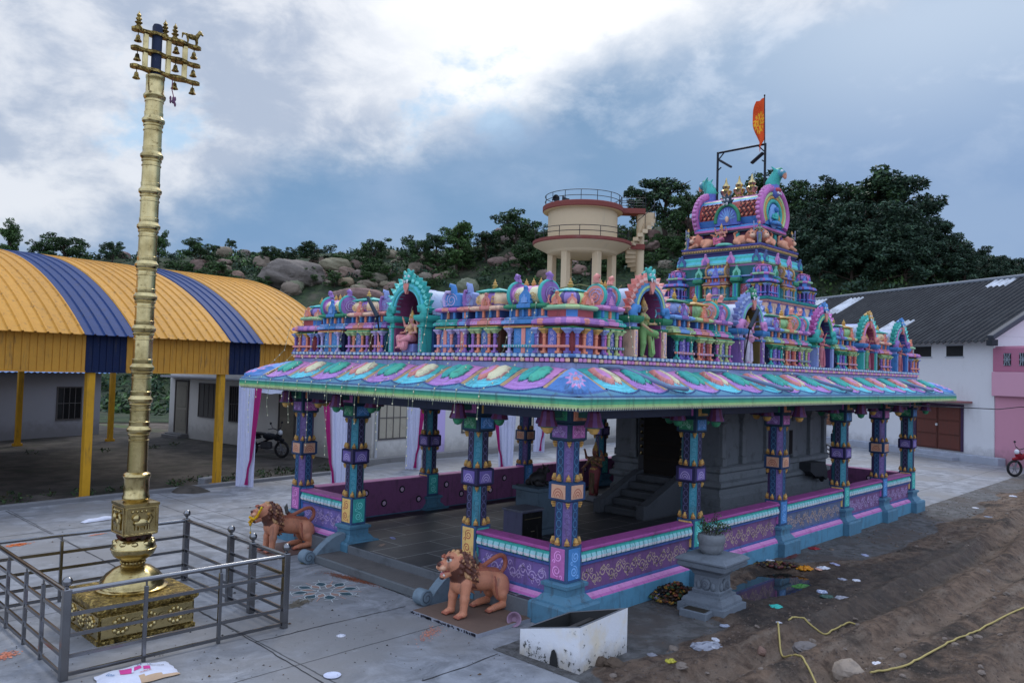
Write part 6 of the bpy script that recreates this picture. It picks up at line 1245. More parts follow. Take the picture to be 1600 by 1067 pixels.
# plastered buildings
def opening(m, x0, x1, z0, z1, c, depth=.08, y=0.0): m.box(x0, x1, y-.004, y+depth, z0, z1, c)
WALL = rgb(212, 209, 202)
wbld = thing('white_building', 'low white plastered building with barred windows behind the temple', 'building', (7.65, 14.65, 0), R(6))
m = MB(); m.box(0, 22, 0, 12.77, -.2, 3.5, WALL, .01); part('wall', m, 'plaster', wbld, local=True)
m = MB(); m.box(-.35, 22.3, -.35, 13.1, 3.501, 3.65, rgb(176, 178, 182), .01); part('roof', m, 'plaster', wbld, local=True)
m = MB(); m.box(-.35, 22, -.30, -.02, -.2, .14, rgb(138, 136, 134), .01); part('plinth_step', m, 'plain', wbld, local=True)
def window(x0, x1, z0, z1, parent, shut=None, rot=0.0):
    w = bpy.data.objects.new('window', None); COL.objects.link(w); w.parent = parent; w.rotation_euler = (0, 0, rot); WORLD[w] = np.zeros(3)
    m = MB(); t = .05; m.box(x0-t, x1+t, -.035, -.003, z0-t, z0, rgb(90, 86, 84)); m.box(x0-t, x1+t, -.035, -.003, z1, z1+t, rgb(90, 86, 84)); m.box(x0-t, x0, -.035, -.003, z0, z1, rgb(90, 86, 84)); m.box(x1, x1+t, -.035, -.003, z0, z1, rgb(90, 86, 84)); part('frame', m, 'plain', w, local=True)
    m = MB(); m.box(x0, x1, -.012, -.003, z0, z1, shut or (.02, .02, .025)); part('shutter' if shut else 'pane', m, 'plain' if shut else 'glass', w, local=True)
    m = MB(); n = 4
    for k in range(1, n): xx = x0+(x1-x0)*k/n; m.box(xx-.012, xx+.012, -.03, -.014, z0, z1, rgb(96, 92, 90))
    m.box(x0, x1, -.032, -.014, (z0+z1)/2-.012, (z0+z1)/2+.012, rgb(96, 92, 90)); part('bars', m, 'plain', w, local=True); return w
window(.29, 1.52, .75, 2.1, wbld, rgb(178, 170, 150)); window(4.4, 5.5, .8, 2.1, wbld, rgb(178, 170, 150)); window(8.2, 9.4, .8, 2.1, wbld, rgb(178, 170, 150))
m = MB(); m.tube([(.12, -.06, 0.0), (.12, -.06, 3.4)], .045, rgb(186, 188, 192), 8); part('drain_pipe', m, 'plain', wbld, local=True)
for x in (2.94, 6.6): m = MB(); m.box(x, x+.5, -.03, -.002, 0, 3.5, p['lilac']); part('lilac_band', m, 'plaster', wbld, local=True)
# the west face, seen under the shed: its frame runs along +y
def W1(y0_, y1_): return (-y1_, -y0_)      # local x of a window frame turned to face -x
for a, b, z0, z1, sh in ((9.05, 10.42, .92, 2.2, rgb(92, 90, 86)), (7.62, 8.2, .85, 2.15, None)): window(-b, -a, z0, z1, wbld, sh, -math.pi/2)
for a, b in ((11.3, 12.2), (4.1, 4.95)):
    d_ = bpy.data.objects.new('door', None); COL.objects.link(d_); d_.parent = wbld; WORLD[d_] = np.zeros(3)
    m = MB(); m.box(-.03, -.003, a, b, .12, 2.25, rgb(142, 136, 122), .004); m.box(-.045, -.031, a+.08, b-.08, .25, 1.1, rgb(132, 126, 112), .004); m.box(-.045, -.031, a+.08, b-.08, 1.2, 2.1, rgb(132, 126, 112), .004); part('leaf', m, 'plain', d_, local=True)
    m = MB(); m.box(-.05, -.003, a-.08, a, .12, 2.33, rgb(80, 74, 70)); m.box(-.05, -.003, b, b+.08, .12, 2.33, rgb(80, 74, 70)); m.box(-.05, -.003, a, b, 2.25, 2.33, rgb(80, 74, 70)); part('frame', m, 'plain', d_, local=True)
    m = MB(); m.box(-.5, -.36, a-.2, b+.2, -.1, .06, rgb(110, 108, 106), .01); m.box(-.36, -.04, a-.2, b+.2, -.1, .12, rgb(110, 108, 106), .01); part('door_step', m, 'plain', d_, local=True)
m = MB(); m.box(-.55, -.02, 3.2, 12.6, 2.42, 2.50, rgb(150, 150, 154), .01); part('sunshade', m, 'plaster', wbld, local=True)
lb_ = thing('grey_building', 'low grey plastered building with a dark window and a blue sheet eave', 'building', (.26, 27.77, 0), R(19))
m = MB(); m.box(-16, 4.12, 0, 7, -.2, 2.6, rgb(150, 150, 156), .01); part('wall', m, 'plaster', lb_, local=True); window(2.2, 3.2, .65, 1.9, lb_)
m = MB(); V = []; k = 0
for x in np.arange(-16, 4.5, .06): dz = .022*math.sin(x*2*math.pi/.24); V += [(x, -.62, 2.52+dz), (x, 7.4, 3.3+dz)]; k += 1
m.add(V, [(2*i, 2*i+2, 2*i+3, 2*i+1) for i in range(k-1)], rgb(120, 156, 206)); m.add([(x, y, z-.01) for x, y, z in V], [(2*i, 2*i+1, 2*i+3, 2*i+2) for i in range(k-1)], rgb(120, 156, 206)); part('sheet_roof', m, 'metalpaint', lb_, local=True)
# warehouse on the right
wh = thing('warehouse', 'white warehouse with a dark corrugated roof and brown double doors', 'warehouse', (27.6, 1.4, 0), R(-117.3))
LW = 24.0; m = MB(); m.box(-LW, 0, 0, 11, -.2, 5.02, rgb(214, 214, 216), .01); m.add([(0, 0, 5.02), (0, 11, 5.02), (0, 5.5, 8.0)], [(0, 1, 2)], rgb(214, 214, 216)); part('wall', m, 'plaster', wh, local=True)
m = MB(); V = []; C = []; cor = np.arange(-LW-.2, .42, .06); panels = [(-13.7, -12.4, .62, .93), (-7.0, -5.6, .06, .36), (-17, -15.6, .7, 1.0), (-4.6, -3.4, .90, 1.0)]
NS = 16; F = []
for x in cor:
    dz = .055*math.sin(x*2*math.pi/.30)
    for j in range(NS+1): t = j/NS; y = -.55+6.05*t; st_ = -.012*((t*4) % 1); V.append((x, y, 4.78+3.25*t+dz+st_))
for i in range(len(cor)-1):
    for j in range(NS):
        F.append((i*(NS+1)+j, (i+1)*(NS+1)+j, (i+1)*(NS+1)+j+1, i*(NS+1)+j+1)); xm, tm_ = cor[i], (j+.5)/NS; C.append(rgb(206, 210, 216) if any(a <= xm <= b and c <= tm_ <= d for a, b, c, d in panels) else rgb(36, 38, 42))
m.add(V, F, C); m.add([(x, y, z-.015) for x, y, z in V], [q[::-1] for q in F], C); part('corrugated_roof', m, 'asbestos', wh, local=True)
m = MB(); m.add([(-LW-.2, 5.5, 8.05), (.42, 5.5, 8.05), (.42, 11.6, 4.78), (-LW-.2, 11.6, 4.78)], [(0, 1, 2, 3)], rgb(46, 48, 52)); part('rear_roof', m, 'asbestos', wh, local=True)
m = MB(); m.tube([(-LW-.2, 5.5, 8.06), (.42, 5.5, 8.06)], .10, rgb(120, 126, 134), 8); part('ridge_cap', m, 'plain', wh, local=True)
m = MB(); m.box(.16, .42, -.62, -.30, 4.60, 4.84, rgb(40, 44, 50), .01); m.prism([(0, 0)], 0, 0, p['dark']) if False else None; m.push(Matrix.Translation((.30, -.5, 4.80)) @ Matrix.Rotation(math.atan2(3.25, 6.05), 4, 'X')); m.box(-.14, .14, 0, 6.9, .03, .22, rgb(70, 74, 82), .02); m.pop(); part('verge_coping', m, 'plain', wh, local=True)
dr = bpy.data.objects.new('double_door', None); COL.objects.link(dr); dr.parent = wh; WORLD[dr] = np.zeros(3)
for a, b in ((-3.69, -2.60), (-2.57, -1.46)):
    m = MB(); m.box(a, b, -.05, -.004, .34, 2.15, rgb(92, 54, 46), .006)
    for k in range(3): m.box(a+.05, b-.05, -.07, -.051, .40+k*.59, .92+k*.59, rgb(102, 60, 52), .008)
    part('leaf', m, 'metalpaint', dr, local=True)
m = MB(); m.lathe([(.0, -.02), (.07, -.02), (.07, .02), (.0, .02)], rgb(190, 190, 190), -2.58, 0, 12); mm = MB(); mm.push(Matrix.Translation((-2.62, -.08, 1.36)) @ Matrix.Rotation(math.pi/2, 4, 'X')); mm.lathe([(.0, -.02), (.055, -.02), (.055, .02), (.0, .02)], rgb(196, 196, 196), 0, 0, 12); mm.pop(); part('lock', mm, 'plain', dr, local=True)
m = MB(); m.box(-3.80, -3.70, -.06, 0, .34, 2.24, rgb(60, 40, 70)); m.box(-1.45, -1.36, -.06, 0, .34, 2.24, rgb(60, 40, 70)); m.box(-3.69, -1.46, -.06, 0, 2.16, 2.24, rgb(60, 40, 70)); part('frame', m, 'plain', dr, local=True)
m = MB(); m.box(-4.0, -.95, -.62, -.003, 2.32, 2.40, rgb(150, 104, 104), .01); part('sunshade', m, 'plaster', wh, local=True)
for a, b in ((-2.22, -1.41), (-3.9, -2.99), (-6.2, -5.4)):
    m = MB(); m.box(a, b, -.012, -.003, 4.22, 4.66, (.012, .013, .015)); m.box(a-.05, b+.05, -.03, -.003, 4.66, 4.70, rgb(180, 184, 192)); m.box(a-.05, b+.05, -.04, -.003, 4.17, 4.22, rgb(180, 184, 192)); part('vent_window', m, 'plain', wh, local=True)
m = MB(); m.box(-LW, .52, -.42, -.003, -.2, .28, rgb(186, 194, 210), .015); m.box(-3.9, -1.2, -.78, -.42, -.2, .13, rgb(176, 184, 200), .015); part('plinth', m, 'plaster', wh, local=True)
w_ = bpy.data.objects.new('window', None); COL.objects.link(w_); w_.parent = wh; WORLD[w_] = np.zeros(3); m = MB(); m.box(-10.5, -8.98, -.03, -.003, .85, 1.85, rgb(112, 78, 60), .005)
for k in range(7): m.box(-10.45, -9.03, -.05, -.031, .88+.14*k, .97+.14*k, rgb(124, 88, 68), .004)
part('shutter', m, 'plain', w_, local=True)
pk = thing('pink_building', 'pink plastered building with an upper balcony wall joined to the warehouse', 'building', (27.6, 1.4, 0), R(-117.3)); PK = rgb(200, 142, 160)
m = MB(); m.box(.003, 9, .05, 9, -.2, 4.6, PK, .008); part('wall', m, 'plaster', pk, local=True); m = MB(); m.box(.01, 9, -.16, .049, 2.66, 3.60, rgb(206, 154, 172), .02); part('balcony', m, 'plaster', pk, local=True)
m = MB(); m.box(.02, 9, -.10, .048, 3.61, 4.52, rgb(176, 110, 134), .01); part('parapet', m, 'plaster', pk, local=True)
for x in (.50, 1.15, 1.8, 2.45):
    m = MB(); m.box(x, x+.30, -.125, -.102, 3.84, 4.32, rgb(34, 30, 40))
    for a, b in ((0, 0), (.3, 0)): m.strip([(x+a, -.13, 3.84), (x+.30-a, -.13, 4.32)], .03, rgb(150, 160, 170))
    for q in (.06, .15, .24): m.box(x+q-.01, x+q+.01, -.135, -.126, 3.84, 4.32, rgb(150, 160, 170))
    m.box(x, x+.3, -.135, -.126, 4.06, 4.09, rgb(150, 160, 170)); part('grille', m, 'plain', pk, local=True)
# water tank on columns with a spiral stair
D0 = 47.0; c0 = CAM+ray(911, 322)*D0; TKX, TKY = c0[0], c0[1]; zt = c0[2]; K = D0/FPX
def zz(y): return float((CAM+ray(911, y)*D0)[2])
tk = thing('water_tank', 'round cream concrete water tank on columns with brown galleries and spiral stair', 'water tank', (TKX, TKY, 0)); CR = rgb(204, 182, 148); BR = rgb(128, 66, 58); r0 = 54*K
zb, zg = 10.8, 10.67; ztop = 12.63
m = MB(); m.lathe([(r0, zb-.05), (r0, ztop)], CR, TKX, TKY, 48); part('tank_wall', m, 'plaster', tk)
m = MB(); m.lathe([(r0-.1, ztop-.02), (r0+.30, ztop+.0), (r0+.34, ztop+.05), (r0+.34, ztop+.30), (r0+.30, ztop+.34), (.3, ztop+.5)], [CR, BR, BR, BR, CR], TKX, TKY, 48, smooth=False); part('roof_slab', m, 'plaster', tk)
rg = 77*K; m = MB(); m.lathe([(r0*.86, zg-.62), (r0*.98, zg-.55), (r0+.1, zg-.42), (rg-.05, zg-.05), (rg, zg), (rg, zg+.16), (r0-.2, zg+.20)], [CR, CR, CR, BR, BR, CR], TKX, TKY, 48, smooth=False); part('gallery', m, 'plaster', tk)
m = MB(); m.lathe([(r0*.93, zz(394)), (r0*.93, zg-.56)], CR, TKX, TKY, 48, smooth=True); part('ring_beam', m, 'plaster', tk)
for k in range(6): a = YAW+math.pi+.42+k*math.pi/3; x, y = TKX+r0*.86*math.cos(a), TKY+r0*.86*math.sin(a); m = MB(); m.box(x-.20, x+.20, y-.20, y+.20, -.3, zg-.55, CR, .02); part('column', m, 'plaster', tk)
for zb_ in (zz(470), 4.0): m = MB(); m.rings([[(TKX+(r0*.86+q)*math.cos(YAW+math.pi+.42+k*math.pi/3), TKY+(r0*.86+q)*math.sin(YAW+math.pi+.42+k*math.pi/3), zb_+h) for q, h in ((-.15, 0), (.15, 0), (.15, .4), (-.15, .4))] for k in range(7)], CR, smooth=False); part('brace_beam', m, 'plaster', tk)
def railing(rad, z0, h, a0=0, a1=2*math.pi, n=16):
    m = MB()
    for hh in (h, h*.5): m.tube([(TKX+rad*math.cos(a), TKY+rad*math.sin(a), z0+hh) for a in np.linspace(a0, a1, 60)], .022, p['dark'], 5)
    for a in np.linspace(a0, a1, n): m.tube([(TKX+rad*math.cos(a), TKY+rad*math.sin(a), z0), (TKX+rad*math.cos(a), TKY+rad*math.sin(a), z0+h)], .02, p['dark'], 5)
    part('railing', m, 'dark_metal', tk)
railing(r0+.2, ztop+.3, .64); railing(rg-.1, zg+.15, .60)
for k in range(3): a = YAW+math.pi+.9+k*1.5; m = MB(); m.tube([(TKX+r0*.5*math.cos(a), TKY+r0*.5*math.sin(a), -.2), (TKX+r0*.5*math.cos(a), TKY+r0*.5*math.sin(a), zg-.5)], .09, p['dark'], 8); part('pipe', m, 'dark_metal', tk)
sx_, sy_ = (CAM+ray(1001, 350)*D0)[:2]; m = MB(); m.lathe([(.24, -.3), (.24, ztop)], CR, sx_, sy_, 16); part('stair_column', m, 'plaster', tk)
dv = np.array([sx_-TKX, sy_-TKY]); dv /= np.linalg.norm(dv); nv = np.array([-dv[1], dv[0]])
for z_, ra in ((ztop+.02, r0+.2), (zg-.15, rg-.4)):
    A = np.array([TKX, TKY])+dv*ra; B = np.array([sx_, sy_])+dv*.2; m = MB(); m.rings([[tuple(q+nv*.45)+(z,), tuple(q-nv*.45)+(z,), tuple(q-nv*.45)+(z+.3,), tuple(q+nv*.45)+(z+.3,)] for q, z in ((A, z_), (B, z_))], [BR], smooth=False); part('bridge', m, 'plaster', tk)
    if z_ > zb:
        m = MB()
        for sg in (-1, 1):
            for hh in (.32, .62): m.tube([tuple(A+nv*.42*sg)+(z_+.3+hh,), tuple(B+nv*.42*sg)+(z_+.3+hh,)], .02, p['dark'], 5)
            for t in (0, .5, 1): q = A+(B-A)*t+nv*.42*sg; m.tube([tuple(q)+(z_+.3,), tuple(q)+(z_+.92,)], .02, p['dark'], 5)
        part('railing', m, 'dark_metal', tk)
nst = 54; zs0, zs1 = .2, ztop+.2; rail = []
for k in range(nst):
    a = YAW+k*2*math.pi/19; z_ = zs0+(zs1-zs0)*k/nst; m = MB(); m.push(Matrix.Translation((sx_, sy_, z_)) @ Matrix.Rotation(a, 4, 'Z')); m.add([(.2, -.06, 0), (.85, -.16, 0), (.85, .16, 0), (.2, .06, 0), (.2, -.06, .22), (.85, -.16, .22), (.85, .16, .22), (.2, .06, .22)], [(3, 2, 1, 0), (4, 5, 6, 7), (0, 1, 5, 4), (1, 2, 6, 5), (2, 3, 7, 6), (3, 0, 4, 7)], CR); m.pop(); part('stair_tread', m, 'plaster', tk); rail.append((sx_+.82*math.cos(a), sy_+.82*math.sin(a), z_+1.1))
m = MB(); m.tube(rail, .022, p['dark'], 5)
for k in range(0, nst, 3): m.tube([(rail[k][0], rail[k][1], rail[k][2]-.9), rail[k]], .018, p['dark'], 5)
part('stair_rail', m, 'dark_metal', tk)
for i, (px, py, rz) in enumerate(((867, 309, .5), (883, 307, -1.57))):
    q = CAM+ray(px, py)*(D0-1.2); m = MB(); m.push(Matrix.Translation((0, 0, 0)) @ Matrix.Rotation(rz, 4, 'Z') @ Matrix.Rotation(math.pi/2, 4, 'X')); m.lathe([(.05, -.25), (.07, -.1), (.12, 0), (.21, .12), (.23, .16), (.20, .15), (.03, .02)], rgb(66, 70, 78), n=18); m.pop(); m.tube([(0, 0, -.15), (0, 0, -.05)], .03, p['dark'], 6)
    z_ = ztop+.56; single('horn_loudspeaker', m, 'dark_metal', ('grey horn loudspeaker turned sideways on the tank roof', 'round mouthed horn loudspeaker facing forward on the tank roof')[i], 'loudspeaker', (q[0], q[1], z_), YAW-math.pi/2)
# ------------------------------------------------------------------ brass flag column
FX, FY = -4.02, 3.23
fc = thing('flag_column', 'tall gilded flag column with ringed shaft on a square embossed pedestal', 'flag column', (FX, FY, 0)); gc = p['gold']
m = MB(); m.rect(FX, FY, .535, .535, [(.0, .0), (.0, .045), (-.02, .05), (-.02, .32), (.0, .335), (.02, .36), (.02, .40), (-.01, .425), (-.05, .43)], gc)
part('pedestal', m, 'gold_relief', fc)
m = MB()
def emb(k):
    m.box(-.50, .50, -.012, 0, .062, .30, gc, .01)
    for x in (-.30, 0, .30):
        for q in range(10): a = q*math.pi/5; m.ell((x+.075*math.cos(a), -.02, .18+.075*math.sin(a)), (.028, .018, .028), gc, 7, 4)
        m.ell((x, -.02, .18), (.04, .025, .04), gc, 9, 5); swirl(m, x+.15, .18, .06, -.022, gc, .02, 1.6)
    for i in range(22): m.ell((-.5+i/21, -.012, .345), (.018, .016, .014), gc, 6, 4)
m.push(Matrix.Translation((FX, FY, 0))); four = None
for k in range(4): m.push(Matrix.Rotation(math.pi/2*k, 4, 'Z') @ Matrix.Translation((0, -.517, 0))); emb(k); m.pop()
m.pop(); part('embossed_panel', m, 'gold', fc)
m = MB(); m.lathe([(.385, .43), (.39, .455), (.35, .47), (.345, .49)], gc, FX, FY, 32)
K = 40; rs = [[(FX+r*(1+.05*abs(math.cos(10*math.pi*j/K)))*math.cos(2*math.pi*j/K), FY+r*(1+.05*abs(math.cos(10*math.pi*j/K)))*math.sin(2*math.pi*j/K), z) for j in range(K)] for r, z in ((.34, .49), (.335, .53), (.28, .60), (.20, .665), (.14, .69))]; m.rings(rs, gc); part('lotus_base', m, 'gold', fc)
m = MB(); m.lathe([(.13, .69), (.135, .70), (.115, .72), (.115, .745), (.135, .76), (.16, .775), (.215, .815), (.238, .86), (.24, .885), (.25, .89), (.25, .90), (.24, .905), (.235, .94), (.20, .99), (.15, 1.02)], gc, FX, FY, 32)
for i in range(18): a = i*math.pi/9; m.ell((FX+.128*math.cos(a), FY+.128*math.sin(a), .735), (.016, .016, .016), gc, 6, 4)
for i in range(10): a = i*math.pi/5; m.ell((FX+.2*math.cos(a), FY+.2*math.sin(a), .965), (.045, .045, .03), gc, 7, 4)
part('vase', m, 'gold', fc)
m = MB(); rg = random.Random(2)
for i in range(60): a = i*2*math.pi/60; m.ell((FX+.165*math.cos(a), FY+.165*math.sin(a), 1.05+rg.uniform(-.025, .02)), (.03, .03, .03), rgb(60+rg.randint(-15, 20), 38, 30), 5, 4)
single('dried_garland', m, 'cloth', 'dark dried flower garland tied round the flag column below the cube', 'garland', (FX, FY, 1.05), local=False)
m = MB(); m.rect(FX, FY, .19, .19, [(-.04, 1.055), (0, 1.07), (0, 1.40), (.012, 1.405), (.012, 1.435), (-.06, 1.445)], gc); m.push(Matrix.Translation((FX, FY, 0)))
def cubef(k):
    for a, b, c_, d_ in ((-.18, .18, 1.075, 1.095), (-.18, .18, 1.375, 1.395), (-.18, -.16, 1.095, 1.375), (.16, .18, 1.095, 1.375)): m.box(a, b, -.012, 0, c_, d_, gc, .004)
    m.ell((.0, -.012, 1.21), (.09, .022, .05), gc, 10, 6); m.ell((-.06, -.015, 1.27), (.045, .03, .045), gc, 9, 6); m.tube([(.08, -.015, 1.21), (.11, -.015, 1.27), (.08, -.015, 1.31)], .02, gc, 6)
    for x in (-.06, -.02, .05, .08): m.tube([(x, -.012, 1.2), (x, -.012, 1.13)], .014, gc, 5)
    for q in range(4): m.ell((-.10+.05*q, -.008, 1.345), (.018, .015, .016), gc, 6, 4)
for k in range(4): m.push(Matrix.Rotation(math.pi/2*k, 4, 'Z') @ Matrix.Translation((0, -.19, 0))); cubef(k); m.pop()
m.pop(); part('relief_cube', m, 'gold', fc)
rings_z = [2.27, 2.625, 3.004, 3.46, 3.841, 4.224, 4.685, 5.109, 5.534, 5.96]
pr = [(.125, 1.44), (.135, 1.46), (.15, 1.475), (.15, 1.495), (.138, 1.52), (.138, 1.70), (.146, 1.715), (.155, 1.735), (.146, 1.76), (.112, 1.78)]
for i, z in enumerate(rings_z):
    r = .108-.007*i/9; pr += [(r, z-.13), (r+.008, z-.125), (r+.008, z-.112), (r, z-.107), (r, z-.075), (r+.01, z-.068), (r+.012, z-.05), (r+.006, z-.042), (r+.026, z-.015), (r+.028, z+.01), (r+.010, z+.035), (r+.002, z+.05), (r+.006, z+.085), (r+.006, z+.10), (r, z+.105)]
pr += [(.100, 6.18), (.108, 6.185), (.108, 6.21), (.124, 6.235), (.127, 6.26), (.108, 6.29), (.102, 6.30), (.102, 6.46), (.108, 6.47), (.108, 6.50), (.06, 6.51)]
m = MB(); m.lathe(pr, gc, FX, FY, 32); part('shaft', m, 'gold', fc)
m = MB(); m.lathe([(.058, 6.50), (.058, 7.10), (.045, 7.13), (.0, 7.14)], rgb(38, 48, 72), FX, FY, 20); part('mast_tip', m, 'metalpaint', fc)
arms_z = [6.54, 6.76, 6.985]; lx0, lx1 = -.30, .54
def arm_out():
    up = []; 
    for t in np.linspace(0, 1, 41):
        x = lx0+(lx1-lx0)*t; w = .062+.022*math.cos(t*3*2*math.pi); w *= min(1, (t*14)**.5, ((1-t)*9)**.6+.02); up.append((x, w))
    return up+[(x, -w) for x, w in up[::-1]]
for i, z in enumerate(arms_z):
    m = MB(); o_ = arm_out(); n = len(o_); m.add([(FX+x, FY+y, z) for x, y in o_]+[(FX+x, FY+y, z+.032) for x, y in o_], [tuple(range(n))[::-1], tuple(range(n, 2*n))]+[(k, (k+1) % n, (k+1) % n+n, k+n) for k in range(n)], gc); part('cross_arm', m, 'gold_relief', fc)
for dx in (-.13, .14, .34): m = MB(); m.box(FX+dx-.028, FX+dx+.028, FY-.02, FY+.02, arms_z[0]+.03, arms_z[2], gc, .004); part('arm_post', m, 'gold', fc)
bell = MB(); bell.tube([(0, 0, 0), (0, 0, -.05)], .006, gc, 5); bell.lathe([(.008, -.045), (.02, -.052), (.026, -.08), (.03, -.10), (.042, -.118), (.044, -.125), (.0, -.12)], gc, n=14); bell.ell((0, 0, -.13), (.012, .012, .012), gc, 6, 4); bm = bell.mesh('bell', 'gold_relief')
for z in arms_z:
    for dx in (-.22, .23, .45): o = part('bell', bm, None, fc, local=True); o.location = (dx, 0, z)
for dx in (-.22, .09, .21):
    m = MB(); z = arms_z[2]+.032; m.lathe([(.04, z), (.042, z+.02), (.02, z+.045), (.045, z+.07), (.02, z+.09), (.036, z+.115), (.018, z+.135), (.028, z+.155), (.006, z+.19), (.002, z+.21)], gc, FX+dx, FY, 12); part('finial', m, 'gold_relief', fc)
hc = p['gold']; hp = [('e', (0, 0, .105), (.075, .03, .034), hc), ('c', (.055, 0, .12), (.095, 0, .185), .028, .02, hc), ('c', (.095, 0, .19), (.13, 0, .165), .02, .012, hc), ('c', (.09, 0, .2), (.088, 0, .215), .006, .004, hc, .004), ('c', (-.07, 0, .12), (-.115, 0, .115), .014, .012, hc), ('c', (-.115, 0, .115), (-.125, 0, .06), .012, .006, hc)]
for x, s in ((.05, .012), (.055, -.012), (-.055, .012), (-.06, -.012)): hp += [('c', (x, s, .095), (x+.008, s, .045), .014, .009, hc, .008), ('c', (x+.008, s, .045), (x, s, .0), .009, .008, hc, .006)]
o = part('horse_figure', sculpt_mesh('horse_figure', hp, .005, 'gold_relief', .012), None, fc, local=True); o.location = (.42, 0, arms_z[2]+.032)
m = MB(); m.tube([(FX+.20, FY-.01, 6.53), (FX+.19, FY-.02, 6.40), (FX+.22, FY-.02, 6.30)], .006, rgb(150, 90, 110), 5)
for i in range(9): m.ell((FX+.21+rg.uniform(-.03, .03), FY-.02, 6.28+rg.uniform(-.06, .05)), (.014, .014, .03), rgb(120, 84, 110), 5, 4)
single('hanging_ribbon', m, 'cloth', 'faded violet ribbon hanging under the cross arms of the flag column', 'ribbon', (FX, FY, 6.4), local=False)
# ------------------------------------------------------------------ steel railing round the column
rl = thing('steel_railing', 'square stainless steel railing with ball topped posts round the flag column', 'railing', (-3.92, 3.30, 0)); RX0, RX1, RY0, RY1 = -5.10, -2.75, 1.97, 4.70
def rpost(x, y): m = MB(); m.box(x-.037, x+.037, y-.037, y+.037, 0, .87, gc, .006); m.lathe([(.03, .87), (.018, .88), (.018, .895), (.03, .90)], gc, x, y, 12); m.ell((x, y, .94), (.048, .048, .048), gc, 16, 10); part('post', m, 'steel', rl)
for q in ((RX0, RY0), (RX1, RY0), (RX1, RY1), (RX0, RY1), (RX1-.02, 3.32), (RX1-.02, 2.74)): rpost(*q)
for a, b in (((RX0, RY0), (RX1, RY0)), ((RX0, RY1), (RX1, RY1)), ((RX0, RY0), (RX0, RY1)), ((RX1, RY0), (RX1, 2.72)), ((RX1, 3.34), (RX1, RY1)), ((RX1, 2.77), (RX1, 3.29))):
    m = MB(); m.tube([a+(.84,), b+(.84,)], .026, gc, 12); part('top_rail', m, 'steel', rl)
    for z in (.62, .42, .22, .05):
        m = MB(); d = np.array(b)-np.array(a); d = d/np.linalg.norm(d)*.012; n_ = np.array([-d[1], d[0]])
        m.rings([[tuple(np.array(q)+n_)+(z-.017,), tuple(np.array(q)-n_)+(z-.017,), tuple(np.array(q)-n_)+(z+.017,), tuple(np.array(q)+n_)+(z+.017,)] for q in (a, b)], gc, smooth=False); part('cross_rail', m, 'steel', rl)
for x, y in [(-4.35, RY0), (-3.55, RY0), (-4.35, RY1), (-3.55, RY1), (RX0, 2.7), (RX0, 3.3), (RX0, 4.0), (RX1, 2.72), (RX1, 3.36)]: m = MB(); m.box(x-.018, x+.018, y-.018, y+.018, 0, .77, gc, .003); m.tube([(x, y, .77), (x, y, .83)], .010, gc, 6); part('baluster', m, 'steel', rl)
